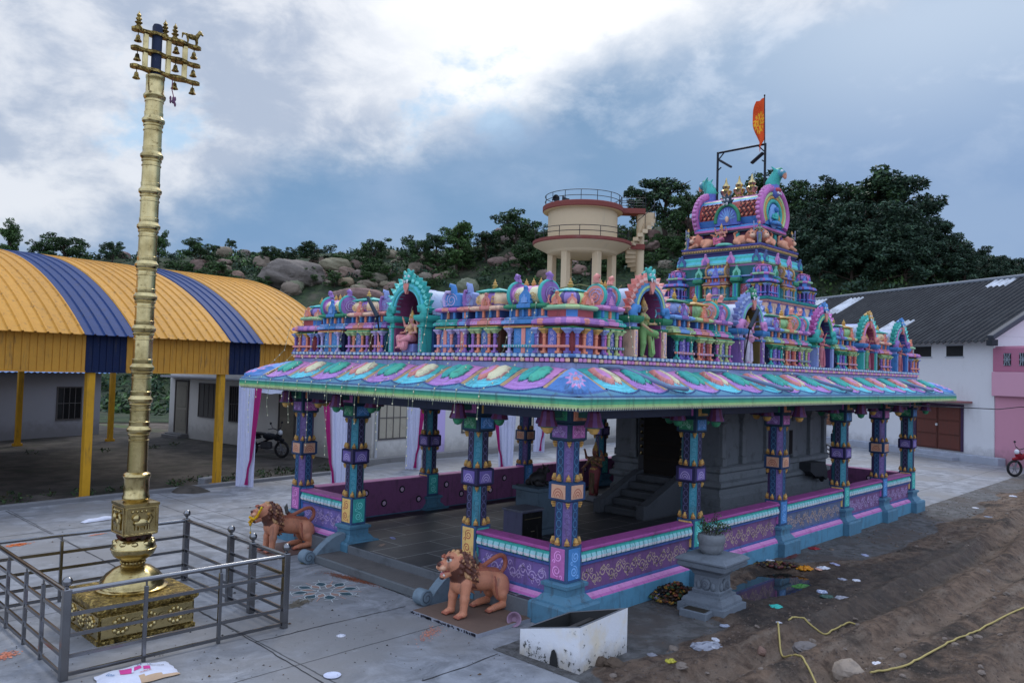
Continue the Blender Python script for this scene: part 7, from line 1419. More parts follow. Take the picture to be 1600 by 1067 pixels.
# ------------------------------------------------------------------ lions
def lion_mesh():
    b, b2, mn, tip, dk = rgb(206, 126, 82), rgb(172, 88, 54), rgb(100, 52, 34), rgb(206, 150, 90), rgb(84, 44, 36); P = []; C = lambda a, b_, ra, rb, c, k=.03: P.append(('c', a, b_, ra, rb, c, k)); E = lambda c, r, col, k=.02: P.append(('e', c, r, col, k))
    C((.04, 0, .42), (.36, 0, .38), .135, .125, b, .04); C((.34, 0, .38), (.60, 0, .33), .125, .125, b, .05); C((.08, 0, .525), (.58, 0, .44), .062, .06, b2, .05); C((.0, 0, .38), (.02, 0, .50), .12, .10, b, .05)
    for s in (-1, 1):
        C((.02, s*.10, .40), (-.01, s*.115, .22), .075, .055, b); C((-.01, s*.115, .22), (-.03, s*.12, .05), .055, .046, b); E((-.055, s*.12, .035), (.075, .052, .036), b)
        for q in (-1, 0, 1): C((-.09, s*.12+q*.03, .03), (-.135, s*.12+q*.034, .018), .022, .018, b2, .008); C((-.145, s*.12+q*.034, .016), (-.16, s*.12+q*.034, .008), .008, .004, dk, .003)
        E((.60, s*.10, .27), (.13, .085, .17), b, .03); C((.60, s*.13, .18), (.68, s*.14, .07), .075, .05, b); C((.68, s*.14, .06), (.44, s*.155, .045), .05, .042, b, .02); E((.40, s*.155, .035), (.06, .048, .034), b)
        for q in (-1, 0, 1): C((.38, s*.155+q*.028, .03), (.335, s*.155+q*.03, .018), .02, .016, b2, .008); C((.33, s*.155+q*.03, .014), (.312, s*.155+q*.03, .008), .008, .004, dk, .003)
        C((.475, s*.12, .42), (.49, s*.165, .15), .012, .010, b2, .012)
    C((.02, 0, .46), (-.08, 0, .60), .13, .13, mn, .03); E((-.12, 0, .66), (.135, .125, .125), b)
    C((-.20, 0, .655), (-.285, 0, .635), .075, .062, b, .02); E((-.29, 0, .665), (.045, .05, .032), b2, .012); E((-.335, 0, .668), (.022, .036, .022), dk, .008)
    for s in (-1, 1):
        E((-.30, s*.035, .625), (.045, .036, .032), rgb(228, 166, 124), .008); E((-.225, s*.06, .72), (.03, .024, .024), (.80, .76, .66), .003); E((-.243, s*.066, .722), (.016, .014, .016), (.015, .012, .01), .002); E((-.225, s*.058, .748), (.04, .022, .012), dk, .004); C((-.25, s*.03, .745), (-.19, s*.085, .75), .02, .014, b2, .01); E((-.09, s*.115, .73), (.035, .022, .04), b, .01); E((-.095, s*.128, .73), (.02, .014, .024), b2, .004)
        C((-.31, s*.028, .60), (-.315, s*.03, .568), .008, .004, (.85, .82, .75), .003); C((-.28, s*.035, .53), (-.285, s*.036, .555), .008, .004, (.85, .82, .75), .003)
    C((-.16, 0, .56), (-.27, 0, .515), .058, .04, b, .012); E((-.21, 0, .58), (.085, .05, .016), rgb(150, 36, 44), .006); C((-.20, 0, .556), (-.295, 0, .548), .026, .016, rgb(214, 110, 116), .004); E((-.285, 0, .50), (.03, .034, .022), dk, .008)
    rr = random.Random(4)
    for ring, (n, ra, x, z, L) in enumerate(((13, .125, -.10, .67, .11), (17, .155, -.03, .64, .15), (19, .17, .05, .58, .17), (15, .15, .02, .52, .20))):
        for i in range(n):
            a = -math.pi/2+2*math.pi*(i+.5*(ring % 2))/n; cy, cz = math.cos(a), math.sin(a)
            if ring < 1 and cz < -.6: continue
            s0 = (x, ra*.75*cy, z+ra*.75*cz); dn = (.40+.1*ring)*L; e0 = (x+dn*.9+rr.uniform(-.01, .01), ra*1.25*cy+rr.uniform(-.015, .015), z+ra*1.2*cz-L*.42-rr.uniform(0, .03)); mid = tuple((s0[k]+e0[k])/2+(0, .03*cy, .03*cz)[k] for k in range(3)); c = mn if rr.random() < .35 else tip if rr.random() < .6 else rgb(160, 96, 56)
            C(s0, mid, .030, .026, mn if rr.random() < .5 else c, .012); C(mid, e0, .026, .007, c, .008)
    for i in range(12): y = -.10+.2*i/11; C((-.02, y*.8, .52), (-.045+rr.uniform(-.01, .02), y, .34-rr.uniform(0, .06)), .032, .008, mn if i % 2 else tip, .01)
    tl = [(.66, 0, .40), (.745, .0, .48), (.755, .0, .57), (.70, .0, .635), (.60, .0, .635), (.48, 0, .59), (.36, 0, .55), (.27, 0, .60)]
    tq = []
    for i in range(len(tl)-1):
        a, b_, c_, d_ = (np.array(tl[max(0, min(len(tl)-1, i+k))]) for k in (-1, 0, 1, 2))
        tq += [tuple(.5*((2*b_)+(c_-a)*t+(2*a-5*b_+4*c_-d_)*t*t+(-a+3*b_-3*c_+d_)*t**3)) for t in (0, .25, .5, .75)]
    tq.append(tl[-1])
    for a, c_ in zip(tq[:-1], tq[1:]): C(a, c_, .028, .026, b2 if a[0] > .3 else mn, .012)
    for q in range(5): C((.27, 0, .60), (.20+.02*q, .02*(q-2), .70+.01*q), .026, .008, rgb(110, 108, 100), .01)
    return sculpt_mesh('lion_statue', P, .0075, 'statue_paint', .03)
LM = lion_mesh(); ls = 1.0
l2 = single('lion_statue', LM, None, 'painted lion statue on the square slab beside the near stair scroll', 'lion statue', (-.965, .88, .05), -.06, 'lion statues flanking the temple steps'); l2.scale = (ls,)*3
l1 = single('lion_statue', LM, None, 'painted lion statue with a yellow garland in its mouth beside the far stair scroll', 'lion statue', (-.98, 5.50, .02), -.10, 'lion statues flanking the temple steps'); l1.scale = (ls,)*3
m = MB(); m.box(-1.27, -.30, .22, 1.42, 0, .046, rgb(112, 92, 80), .004); m.box(-1.278, -1.271, .215, 1.42, .0, .044, rgb(150, 152, 160)); m.box(-1.27, -.30, .213, .219, .0, .044, rgb(150, 152, 160))
for i in range(60): y = .22+1.2*rg.random(); m.box(-1.283, -1.279, y, y+rg.uniform(.012, .03), rg.uniform(.004, .02), rg.uniform(.024, .042), rgb(50, 50, 60))
single('statue_slab', m, 'plain', 'low brown slab with a speckled white edge under the near lion', 'slab', (-.8, .8, 0), local=False)
m = MB(); m.box(-1.15, -.32, 5.05, 5.95, 0, .018, rgb(110, 86, 78), .003); single('statue_slab', m, 'plain', 'thin reddish slab under the garlanded far lion', 'slab', (-.7, 5.5, 0), local=False)
m = MB()
for i in range(16): t = i/15; m.ell((-1.335+.10*t+rg.uniform(-.008, .008), 5.56-.02-.16*t, .60+.16*t-.09*math.sin(math.pi*t)), (.026, .026, .024), rgb(220, 170+rg.randint(-20, 20), 30), 6, 4)
for i in range(8): m.ell((-1.33+rg.uniform(-.03, .03), 5.52+rg.uniform(-.03, .03), .56-.02*i*.6), (.022, .022, .022), rgb(214, 160, 26), 6, 4)
m.tube([(-1.34, 5.50, .50), (-1.345, 5.50, .38)], .004, rgb(120, 130, 40), 4); m.ell((-1.345, 5.50, .36), (.016, .016, .02), rgb(214, 170, 40), 6, 4); single('marigold_garland', m, 'cloth', 'yellow marigold garland hanging from the far lion mouth', 'garland', (-1.3, 5.5, .55), local=False)
# ------------------------------------------------------------------ trough, stone planter
TA, TB = np.array([-1.26, -1.28]), np.array([-1.29, -.47]); TC = np.array([-.36, -1.23]); TD = TB+(TC-TA)
tr = thing('water_trough', 'white plastered concrete trough with stained walls at the corner of the temple', 'trough', (-.8, -.86, 0))
m = MB(); H_ = .485; cen = (TA+TD)/2; O_ = [TA, TC, TD, TB]; I_ = [cen+(q-cen)*.80 for q in O_]
TH = [.48, .50, .275, .28]; I_ = [cen+(q-cen)*.86 for q in O_]; V = [tuple(q)+(0,) for q in O_]+[tuple(q)+(h,) for q, h in zip(O_, TH)]+[tuple(q)+(h+(.385-h)*.14,) for q, h in zip(I_, TH)]+[tuple(q)+(.05,) for q in I_]; F = []
for k in range(4): j = (k+1) % 4; F += [(k, j, 4+j, 4+k), (4+k, 4+j, 8+j, 8+k), (8+k, 8+j, 12+j, 12+k)]
F.append((12, 13, 14, 15)); m.add(V, [f for i, f in enumerate(F) if i % 3 == 0 and i < 12], p['white']); part('basin', m, 'trough_paint', tr); m = MB(); m.add(V, [f for i, f in enumerate(F) if i % 3 or i >= 12], [rgb(112, 114, 118) if i % 3 == 1 else rgb(52, 52, 52) for i, f in enumerate(F) if i % 3 or i >= 12]); part('rim', m, 'plain', tr)
m = MB(); a_, b_ = (I_[0]*.5+I_[3]*.5), (I_[1]*.45+I_[2]*.55); m.rings([[tuple(q+np.array((0, -.03)))+(.24,), tuple(q+np.array((0, .03)))+(.24,), tuple(q+np.array((0, .03)))+(.30,), tuple(q+np.array((0, -.03)))+(.30,)] for q in (a_, b_)], rgb(70, 66, 62), smooth=False); part('cross_bar', m, 'plain', tr)
m = MB(); m.add([tuple(q)+(.10,) for q in I_], [(0, 1, 2, 3)], p['dark']); part('water_surface', m, 'water', tr)
m = MB(); m.push(Matrix.Translation((-1.282, -.955, 0)) @ Matrix.Rotation(math.pi/2, 4, 'Z')); out = [(-.05, 0), (-.055, .06), (-.03, .15), (0, .185), (.03, .16), (.05, .08), (.055, 0)]; m.prism(out, .0, .006, (.02, .02, .02)); m.pop(); part('drain_hole', m, 'plain', tr)
pl = thing('stone_pedestal', 'carved grey stone altar pedestal standing at the edge of the dirt yard', 'pedestal', (1.80, -1.05, 0), R(3)); gs = rgb(112, 120, 128)
m = MB(); m.rect(0, 0, .33, .33, [(.0, -.08), (.0, .12), (-.04, .125), (-.04, .16), (-.06, .20), (-.10, .22), (-.10, .25), (-.13, .255)], gs); part('stepped_base', m, 'stone', pl, local=True)
m = MB(); m.box(-.52, -.30, -.18, .20, -.08, .10, gs, .008); m.box(-.49, -.335, -.14, .16, .1005, .104, rgb(52, 46, 36)); part('spout_basin', m, 'stone', pl, local=True)
m = MB(); m.rect(0, 0, .185, .185, [(0, .25), (.01, .29), (-.01, .31), (-.015, .48), (0, .50), (.025, .54)], gs)
m.push(Matrix.Identity(4)); four_faces(m, .175, lambda k: (m.ell((0, -.185, .38), (.07, .03, .08), gs, 10, 6), m.ell((-.10, -.18, .36), (.04, .025, .06), gs, 8, 5), m.ell((.10, -.18, .36), (.04, .025, .06), gs, 8, 5), swirl(m, 0, .38, .05, -.217, rgb(86, 92, 100), .012, 1.5))); m.pop(); part('carved_neck', m, 'stone', pl, local=True)
m = MB(); m.rect(0, 0, .21, .21, [(0, .54), (.05, .56), (.12, .60), (.13, .645), (.11, .665), (.15, .68), (.15, .70), (.08, .745), (-.02, .75)], gs)
four_faces(m, .21, lambda k: [m.box(-.30+.075*i, -.265+.075*i, -.145, -.12, .605, .635, rgb(96, 102, 112)) for i in range(9)]); part('overhanging_top', m, 'stone', pl, local=True)
pt = thing('flower_pot', 'scalloped grey stone pot with a small leafy plant on the stone pedestal', 'plant pot', (1.81, -1.02, .75)); pt.scale = (.86, .86, .86)
m = MB(); K = 32
rs = [[((r*(1+.05*abs(math.cos(5*2*math.pi*j/K)) if s_ else r))*math.cos(2*math.pi*j/K), (r*(1+.05*abs(math.cos(5*2*math.pi*j/K)) if s_ else r))*math.sin(2*math.pi*j/K), z+(.012*abs(math.cos(5*2*math.pi*j/K)) if z > .25 else 0)) for j in range(K)] for r, z, s_ in ((.13, 0, 1), (.15, .02, 1), (.185, .08, 1), (.18, .13, 1), (.185, .145, 1), (.205, .2, 1), (.205, .25, 1), (.19, .285, 1), (.16, .28, 0), (.15, .22, 0))]; m.rings(rs, rgb(120, 124, 128)); part('bowl', m, 'stone', pt, local=True)
m = MB(); m.lathe([(.0, .235), (.155, .23)], rgb(50, 42, 34), n=20); part('soil', m, 'yard', pt, local=True)
rp = np.random.default_rng(8); m = MB(); cl = []
for i in range(14): a = i*2.4; L = .12+.14*rp.random(); en = (L*math.cos(a), L*math.sin(a), .36+.22*rp.random()); m.tube([(0.03*math.cos(a), .03*math.sin(a), .22), (en[0]*.6, en[1]*.6, .33), en], [.006, .005, .002], rgb(70, 60, 44), 5); cl.append((en, .07)); cl.append(((en[0]*.7, en[1]*.7, en[2]-.08), .06))
part('stem', m, 'plain', pt, local=True); o = part('foliage', leaf_mesh('foliage', [leaves(cl, 700, .022, GD+GL[:1]+[rgb(84, 70, 90)], rp, 1)]), None, pt, local=True)
# ------------------------------------------------------------------ floor drawings and powder
def flat(pts, z=.0055): return [(x, y, z) for x, y in pts]
def gstrip(m, pts, w, c, z=.006):
    V = []
    for i, q in enumerate(pts): a = pts[max(i-1, 0)]; b = pts[min(i+1, len(pts)-1)]; tx, ty = b[0]-a[0], b[1]-a[1]; l = math.hypot(tx, ty)+1e-9; V += [(q[0]-ty/l*w/2, q[1]+tx/l*w/2, z), (q[0]+ty/l*w/2, q[1]-tx/l*w/2, z)]
    m.add(V, [(2*i, 2*i+1, 2*i+3, 2*i+2) for i in range(len(pts)-1)], c)
KX, KY = ground_at(508, 923)[:2]; m = MB(); wl = rgb(200, 206, 206); tl_ = rgb(46, 76, 86)
for k in range(8):
    a0 = k*math.pi/4
    for da, r_in, r_out in ((0, .12, .34), (math.pi/8, .22, .44)):
        a = a0+da; P_ = [(KX+(r_in+(r_out-r_in)*t)*math.cos(a+.22*math.sin(math.pi*t)), KY+(r_in+(r_out-r_in)*t)*math.sin(a+.22*math.sin(math.pi*t))) for t in np.linspace(0, 1, 10)]; Q_ = [(KX+(r_in+(r_out-r_in)*t)*math.cos(a-.22*math.sin(math.pi*t)), KY+(r_in+(r_out-r_in)*t)*math.sin(a-.22*math.sin(math.pi*t))) for t in np.linspace(0, 1, 10)]
        m.add(flat(P_+Q_[::-1], .0045), [tuple(range(20))], tl_ if da else rgb(150, 120, 108)); gstrip(m, P_, .011, wl); gstrip(m, Q_, .011, wl)
    gstrip(m, [(KX+.46*math.cos(a0+t), KY+.46*math.sin(a0+t)) for t in np.linspace(.2, .6, 6)], .010, wl); gstrip(m, [(KX+.44*math.cos(a0+.39), KY+.44*math.sin(a0+.39)), (KX+.56*math.cos(a0+.39), KY+.56*math.sin(a0+.39))], .010, wl); gstrip(m, [(KX+.34*math.cos(a0), KY+.34*math.sin(a0)), (KX+.5*math.cos(a0), KY+.5*math.sin(a0))], .010, rgb(200, 150, 130))
gstrip(m, [(KX+.10*math.cos(t), KY+.10*math.sin(t)) for t in np.linspace(0, 6.3, 24)], .012, wl); single('floor_drawing', m, 'plain', 'round white and teal powder drawing on the concrete before the steps', 'rangoli', (KX, KY, 0), local=False)
def speckle(name, label, cat, px, n, sx, sy, rot, cols, smin=.004, smax=.016, seed=1, z=.005):
    g = ground_at(*px); r = random.Random(seed); m = MB()
    for i in range(n):
        u, v = r.gauss(0, .45)*sx, r.gauss(0, .45)*sy; x = g[0]+u*math.cos(rot)-v*math.sin(rot); y = g[1]+u*math.sin(rot)+v*math.cos(rot); s = r.uniform(smin, smax); a = r.uniform(0, 6); k = 5
        m.add([(x+s*r.uniform(.6, 1)*math.cos(a+q*2*math.pi/k), y+s*r.uniform(.6, 1)*math.sin(a+q*2*math.pi/k), z+.0002*(i % 7)) for q in range(k)], [tuple(range(k))], r.choice(cols))
    return single(name, m, 'plain', label, cat, (g[0], g[1], 0), local=False)
OR_ = [rgb(132, 74, 48), rgb(150, 86, 56), rgb(118, 70, 52)]; OP = [rgb(222, 130, 96), rgb(206, 120, 92), rgb(230, 150, 120)]
speckle('powder_stain', 'rusty orange powder streak beside the round floor drawing', 'powder stain', (552, 905), 1500, .62, .09, 1.75, OR_, .004, .014, 2); speckle('powder_stain', 'pale orange chalk scribble in front of the near lion slab', 'powder stain', (672, 990), 260, .30, .10, .6, OP, .003, .012, 3); speckle('powder_stain', 'orange powder smudge on the near concrete outside the railing', 'powder stain', (6, 1025), 300, .16, .10, .6, OP, .004, .016, 4); speckle('powder_stain', 'bright orange powder patch behind the railing', 'powder stain', (28, 851), 420, .16, .10, .3, [rgb(226, 120, 60), rgb(210, 104, 52)], .006, .022, 5); speckle('powder_stain', 'thin orange powder streak behind the flag column railing', 'powder stain', (152, 835), 160, .16, .04, .2, OP, .005, .016, 6)
speckle('powder_stain', 'reddish powder stain on the dirt by the temple base', 'powder stain', (1236, 871), 500, .30, .10, .1, [rgb(130, 70, 66), rgb(116, 66, 60)], .006, .02, 7, .03); speckle('powder_stain', 'dull mustard patch near the railing corner', 'powder stain', (468, 942), 500, .22, .10, .5, [rgb(118, 108, 92), rgb(106, 98, 84)], .006, .02, 8)
speckle('petal_scatter', 'bright yellow petal pile beside the far stair scroll', 'petals', (478, 878), 420, .10, .07, .4, [rgb(206, 196, 40), rgb(190, 180, 50)], .006, .016, 9, .008); speckle('rice_scatter', 'scattered pale rice grains on the lower step', 'rice', (524, 864), 160, .10, .06, .4, [rgb(206, 180, 160)], .003, .006, 10, .128); speckle('rice_scatter', 'scattered pinkish grains on the platform edge', 'rice', (596, 876), 260, .14, .05, .6, [rgb(190, 160, 140), rgb(206, 170, 150)], .003, .007, 11, .254)
# ------------------------------------------------------------------ litter
def crumple(name, label, cat, px, w, h, cols, seed, zt=.0, hz=.35, group=None):
    g = ground_at(*px); d = float((g-CAM)@_f); sx = w/FPX*d/2; sy = h/FPX*d/2*2.2; r = random.Random(seed); n = 9; m = MB(); z0 = yard_z(g[0], g[1])+zt; V = []; F = []; C = []
    for j in range(n+1):
        for i in range(n+1):
            u, v = i/n*2-1, j/n*2-1; k = 1/max(1, math.hypot(u, v)*.92); e = 1-max(abs(u), abs(v)); V.append((u*k*sx*(1+r.uniform(-.12, .12)), v*k*sy*(1+r.uniform(-.12, .12)), (.004+(e**.5)*sx*hz*r.uniform(.4, 1.0))))
    for j in range(n):
        for i in range(n): F.append((j*(n+1)+i, j*(n+1)+i+1, (j+1)*(n+1)+i+1, (j+1)*(n+1)+i)); C.append(cols[int(r.random()*len(cols))] if r.random() < .5 else cols[0])
    m.add(V, F, C); n_ = n+1; ring = [j for j in range(n_)]+[j*n_+n for j in range(1, n_)]+[n*n_+j for j in range(n-1, -1, -1)]+[j*n_ for j in range(n-1, 0, -1)]
    B_ = [(V[q][0]*.96, V[q][1]*.96, -.004) for q in ring]; m.add([V[q] for q in ring]+B_, [(k+len(ring), (k+1) % len(ring)+len(ring), (k+1) % len(ring), k) for k in range(len(ring))], cols[0])
    return single(name, m, 'trash', label, cat, (g[0], g[1], z0), r.uniform(-.5, .5)+YAW-math.pi/2, group)
Wc = [rgb(214, 214, 220), rgb(180, 184, 200)]
for nm, lb, ct, px, w, h, cols in (('plastic_cup', 'white paper scrap on the dirt beside the grey plastic bag', 'litter', (1118, 1006), 10, 8, Wc), ('plastic_bag', 'grey white plastic bag crumpled on the dirt in front of the stone pedestal', 'plastic bag', (1105, 1016), 52, 16, [rgb(150, 152, 162), rgb(120, 122, 132), rgb(176, 178, 186)]), ('cloth_scrap', 'turquoise cloth scrap on the dirt by the puddle', 'cloth scrap', (1213, 951), 20, 9, [rgb(60, 190, 176), rgb(50, 170, 158)]),
    ('cloth_scrap', 'small red cloth on the dirt near the temple base', 'cloth scrap', (1272, 858), 17, 7, [rgb(150, 34, 40), rgb(120, 26, 34)]), ('leaf_piece', 'green banana leaf lying at the puddle edge', 'leaf', (1252, 912), 40, 9, [rgb(60, 120, 46), rgb(44, 96, 38)]), ('paper_plate', 'round pale plate on the heap beside the puddle', 'plate', (1204, 879), 14, 6, Wc), ('plastic_wrapper', 'dark green wrapper on the churned dirt', 'wrapper', (1292, 938), 20, 8, [rgb(52, 84, 74), rgb(66, 96, 86)]),
    ('plastic_wrapper', 'blue and white wrapper above the dark green wrapper', 'wrapper', (1284, 930), 16, 8, [rgb(150, 160, 186), rgb(206, 210, 220)]), ('plastic_wrapper', 'pale grey torn wrapper touching the dark green wrapper', 'wrapper', (1317, 941), 22, 9, [rgb(140, 140, 150), rgb(170, 170, 180)]), ('paper_scrap', 'white paper scrap beside the peach paper cup', 'litter', (1286, 893), 20, 6, Wc), ('paper_cup', 'peach paper cup lying by the puddle corner', 'cup', (1279, 894), 9, 7, [rgb(222, 170, 150)]),
    ('paper_scrap', 'grey crumpled paper on the churned dirt past the puddle', 'litter', (1316, 910), 12, 6, [rgb(150, 152, 166)]), ('paper_scrap', 'white scrap with a dark shadow on the churned dirt', 'litter', (1338, 912), 12, 6, Wc), ('plastic_bag', 'small blue white bag on the dusty strip', 'plastic bag', (1352, 868), 9, 8, [rgb(170, 176, 206)]), ('plastic_bag', 'small pale bag standing above the wrappers', 'plastic bag', (1304, 886), 9, 9, [rgb(176, 176, 206)]),
    ('cloth_scrap', 'yellow flower heap on the open dirt near the trough', 'flowers', (1046, 1040), 20, 7, [rgb(190, 180, 60), rgb(160, 150, 50)]), ('paper_scrap', 'pale scrap near the lower end of the stone pedestal', 'litter', (1133, 981), 16, 5, [rgb(150, 156, 172)]), ('paper_scrap', 'grey paper on the dirt below the pedestal', 'litter', (1019, 1027), 14, 8, [rgb(140, 140, 148)]), ('paper_scrap', 'white paper square on the concrete in front of the steps', 'litter', (533, 993), 13, 6, Wc),
    ('paper_scrap', 'blue white crumple on the dark temple floor', 'litter', (613, 864), 7, 7, [rgb(150, 156, 210)]), ('paper_scrap', 'white scrap by the hose coil', 'litter', (1218, 982), 8, 6, Wc), ('paper_scrap', 'torn white paper beside the long straight hose', 'litter', (1372, 1044), 16, 8, Wc), ('paper_scrap', 'white scrap on the dirt edge near the motorbike', 'litter', (1583, 779), 11, 4, Wc), ('plastic_wrapper', 'blue grey wrapper far out on the dirt', 'wrapper', (1544, 811), 14, 4, [rgb(130, 136, 150)]), ('paper_scrap', 'white scrap near the pale wet patch', 'litter', (1524, 794), 8, 4, Wc)):
    o = crumple(nm, lb, ct, px, w, h, cols, sum(px))
    if px == (613, 864): o.location.z = FL
def heap(name, label, px, w, h, n, cols, seed, ht=.10):
    g = ground_at(*px); d = float((g-CAM)@_f); sx, sy = w/FPX*d/2, h/FPX*d/2*2.4; r = random.Random(seed); m = MB()
    for i in range(n):
        a, q = r.uniform(0, 6.28), r.random()**.6; x, y = sx*q*math.cos(a), sy*q*math.sin(a); s = r.uniform(.012, .04); m.push(Matrix.Translation((x, y, ht*(1-q)*r.uniform(.3, 1)+.01)) @ Matrix.Rotation(r.uniform(0, 3), 4, 'Z') @ Matrix.Rotation(r.uniform(-.7, .7), 4, 'X')); m.ell((0, 0, 0), (s*r.uniform(.7, 1.6), s, s*r.uniform(.3, .7)), r.choice(cols), 6, 4); m.pop()
    return tag(single(name, m, 'trash', label, 'flower waste', (g[0], g[1], yard_z(g[0], g[1])), YAW-math.pi/2), None, None, None, None)
heap('flower_heap', 'dark heap of rotting flowers and leaves between temple base and pedestal', (1056, 938), 92, 34, 420, [rgb(40, 30, 26), rgb(52, 38, 30), rgb(34, 28, 24), rgb(70, 50, 34), rgb(150, 110, 40), rgb(130, 70, 50), rgb(60, 80, 50)], 3, .22); heap('flower_heap', 'bright orange yellow marigold heap at the puddle edge', (1258, 891), 26, 8, 70, [rgb(222, 150, 30), rgb(206, 130, 24)], 5, .05)
heap('flower_heap', 'dark strip of withered garlands along the puddle', (1215, 886), 74, 14, 200, [rgb(40, 32, 28), rgb(58, 44, 34), rgb(110, 90, 40), rgb(90, 40, 40)], 6, .06); heap('flower_bundle', 'lilac and yellow blossom bundle at the edge of the dark flower heap', (1030, 938), 16, 12, 40, [rgb(170, 160, 196), rgb(196, 176, 60)], 7, .08)
g = ground_at(519, 1056); m = MB(); m.lathe([(.0, .006), (.07, .004), (.088, .014), (.085, .008), (.07, .001)], rgb(206, 210, 230), n=28); single('paper_plate', m, 'trash', 'round white paper plate on the concrete at the bottom of the picture', 'plate', tuple(g))
g = ground_at(803, 977); m = MB(); m.push(Matrix.Translation((0, 0, .075)) @ Matrix.Rotation(.75, 4, 'Z') @ Matrix.Rotation(-1.25, 4, 'Y')); m.lathe([(.0, -.03), (.05, -.03), (.055, .0), (.085, .035), (.09, .05), (.075, .045), (.045, .0), (.03, -.02), (.0, -.02)], rgb(150, 120, 140), n=24); m.pop(); single('steel_bowl', m, 'trash', 'upturned mauve bowl leaning at the corner of the near lion slab', 'bowl', tuple(g))
# rocks and clods of the yard
rk = random.Random(21)
def rock(px, w, h, label, seed, c=(126, 114, 104), group=None):
    g = ground_at(*px); d = float((g-CAM)@_f); s = w/FPX*d/2; hh = h/FPX*d/2; V = []; n, mm_ = 14, 9
    for i in range(mm_+1):
        for j in range(n):
            th, ph_ = math.pi*i/mm_, 2*math.pi*j/n; v = np.array([math.sin(th)*math.cos(ph_), math.sin(th)*math.sin(ph_), math.cos(th)]); q = 1+.9*(float(fbm(np.array([v[0]*1.6+seed*2.3+v[2]]), np.array([v[1]*1.6+seed-v[2]]), 3, seed)[0])-.5); V.append((v[0]*s*q, v[1]*s*q, v[2]*hh*q))
    m = MB(); m.add(V, [(i*n+j, i*n+(j+1) % n, (i+1)*n+(j+1) % n, (i+1)*n+j) for i in range(mm_) for j in range(n)], rgb(*c), False); return single('rock', m, 'boulder', label, 'rock', (g[0], g[1], yard_z(g[0], g[1])+hh*.35), rk.uniform(0, 6), group)
rock((1325, 1057), 50, 38, 'largest pale rock between the two long hoses', 5, (150, 136, 122)); rock((1189, 1022), 14, 14, 'reddish stone on the dirt beside the curving hose', 6, (130, 104, 92)); rock((1260, 1020), 40, 16, 'flat grey slab of rock inside the hose bend', 7, (120, 114, 112)); rock((1052, 1018), 16, 10, 'small brown stone near the grey plastic bag', 8); rock((1064, 1058), 22, 10, 'low stone at the bottom centre of the dirt', 9); rock((1340, 986), 8, 7, 'small clod under the hose bend', 10)
rock((938, 1040), 26, 20, 'brown earth clod against the trough wall', 11, (96, 82, 70)); rock((962, 1046), 30, 18, 'low earth clod beside the trough corner', 12, (92, 78, 66))
mk_ = [rock((1200, 900), 8, 5, 'small loose stone on the churned dirt yard', 30+k) for k in range(3)]; pool = [o.data for o in mk_]
for o in mk_: bpy.data.objects.remove(o)
for i in range(95):
    px = (rk.uniform(930, 1600), 0); py = rk.uniform(800, 1066); g = ground_at(px[0], py)
    if g[1] > -.5 or g[0] < -1.2 or (g[1] > -1.6 and g[0] < 5): continue
    o = bpy.data.objects.new('stone', pool[i % 3]); COL.objects.link(o); s = rk.uniform(.35, 1.3); o.location = (g[0], g[1], yard_z(g[0], g[1])+.005); o.scale = (s, s, s); o.rotation_euler = (rk.uniform(-.5, .5), 0, rk.uniform(0, 6)); tag(o, 'small loose stone on the churned dirt yard', 'stone', 'loose stones on the dirt yard')
# crumbs of earth too many to count
m = MB(); rn = random.Random(9)
for i in range(5200):
    px, py = rn.uniform(900, 1620), rn.uniform(770, 1075); g = ground_at(px, py); x, y = g[0], g[1]
    if y > -.35 or x < -1.1 or (x < 1.2 and y > -1.5 and rn.random() < .9) or (2.4 < x < 5.2 and y > -1.7): continue
    s = rn.uniform(.006, .022)*(1 if x < 8 else 1.6); z = yard_z(x, y); b = rn.uniform(.7, 1.25); c = tuple(v*b for v in rgb(98, 84, 74)); k = 4; a = rn.uniform(0, 3)
    m.add([(x+s*math.cos(a+q*math.pi/2)*rn.uniform(.7, 1.3), y+s*math.sin(a+q*math.pi/2)*rn.uniform(.7, 1.3), z-.003) for q in range(4)]+[(x+rn.uniform(-.3, .3)*s, y+rn.uniform(-.3, .3)*s, z+s*rn.uniform(.5, .9))], [(0, 1, 4), (1, 2, 4), (2, 3, 4), (3, 0, 4)], c)
o = setting('earth_crumbs', m, 'plain'); tag(o, 'crumbs of loose earth strewn over the dirt yard', 'earth crumbs', None, 'stuff')
# ------------------------------------------------------------------ hose
def hose(pts, label):
    G = []
    for q in pts: g = ground_at(*q); G.append((g[0], g[1], yard_z(g[0], g[1])+.012))
    P_ = []
    for i in range(len(G)-1):
        a, b, c, d = (np.array(G[max(0, min(len(G)-1, i+k))]) for k in (-1, 0, 1, 2))
        for t in np.linspace(0, 1, 9)[:-1]: q = .5*((2*b)+(-a+c)*t+(2*a-5*b+4*c-d)*t*t+(-a+3*b-3*c+d)*t**3); P_.append((q[0], q[1], max(q[2], yard_z(q[0], q[1])+.010)))
    P_.append(G[-1]); m = MB(); m.tube(P_, .011, rgb(176, 158, 96), 8); return single('garden_hose', m, 'plain', label, 'hose', tuple(G[0]), local=False)
hose([(1337, 973), (1326, 971), (1316, 974), (1303, 981), (1288, 986), (1268, 984), (1245, 979), (1232, 983)], 'short wavy length of yellow hose with a dark joint'); hose([(1215, 986), (1217, 1002), (1222, 1018), (1238, 1036), (1258, 1052), (1278, 1072)], 'yellow hose running down to the bottom edge of the picture'); hose([(1360, 1069), (1385, 1060), (1420, 1046), (1455, 1028), (1490, 1006), (1530, 990), (1570, 971), (1610, 950)], 'longest straight yellow hose crossing the rutted dirt')
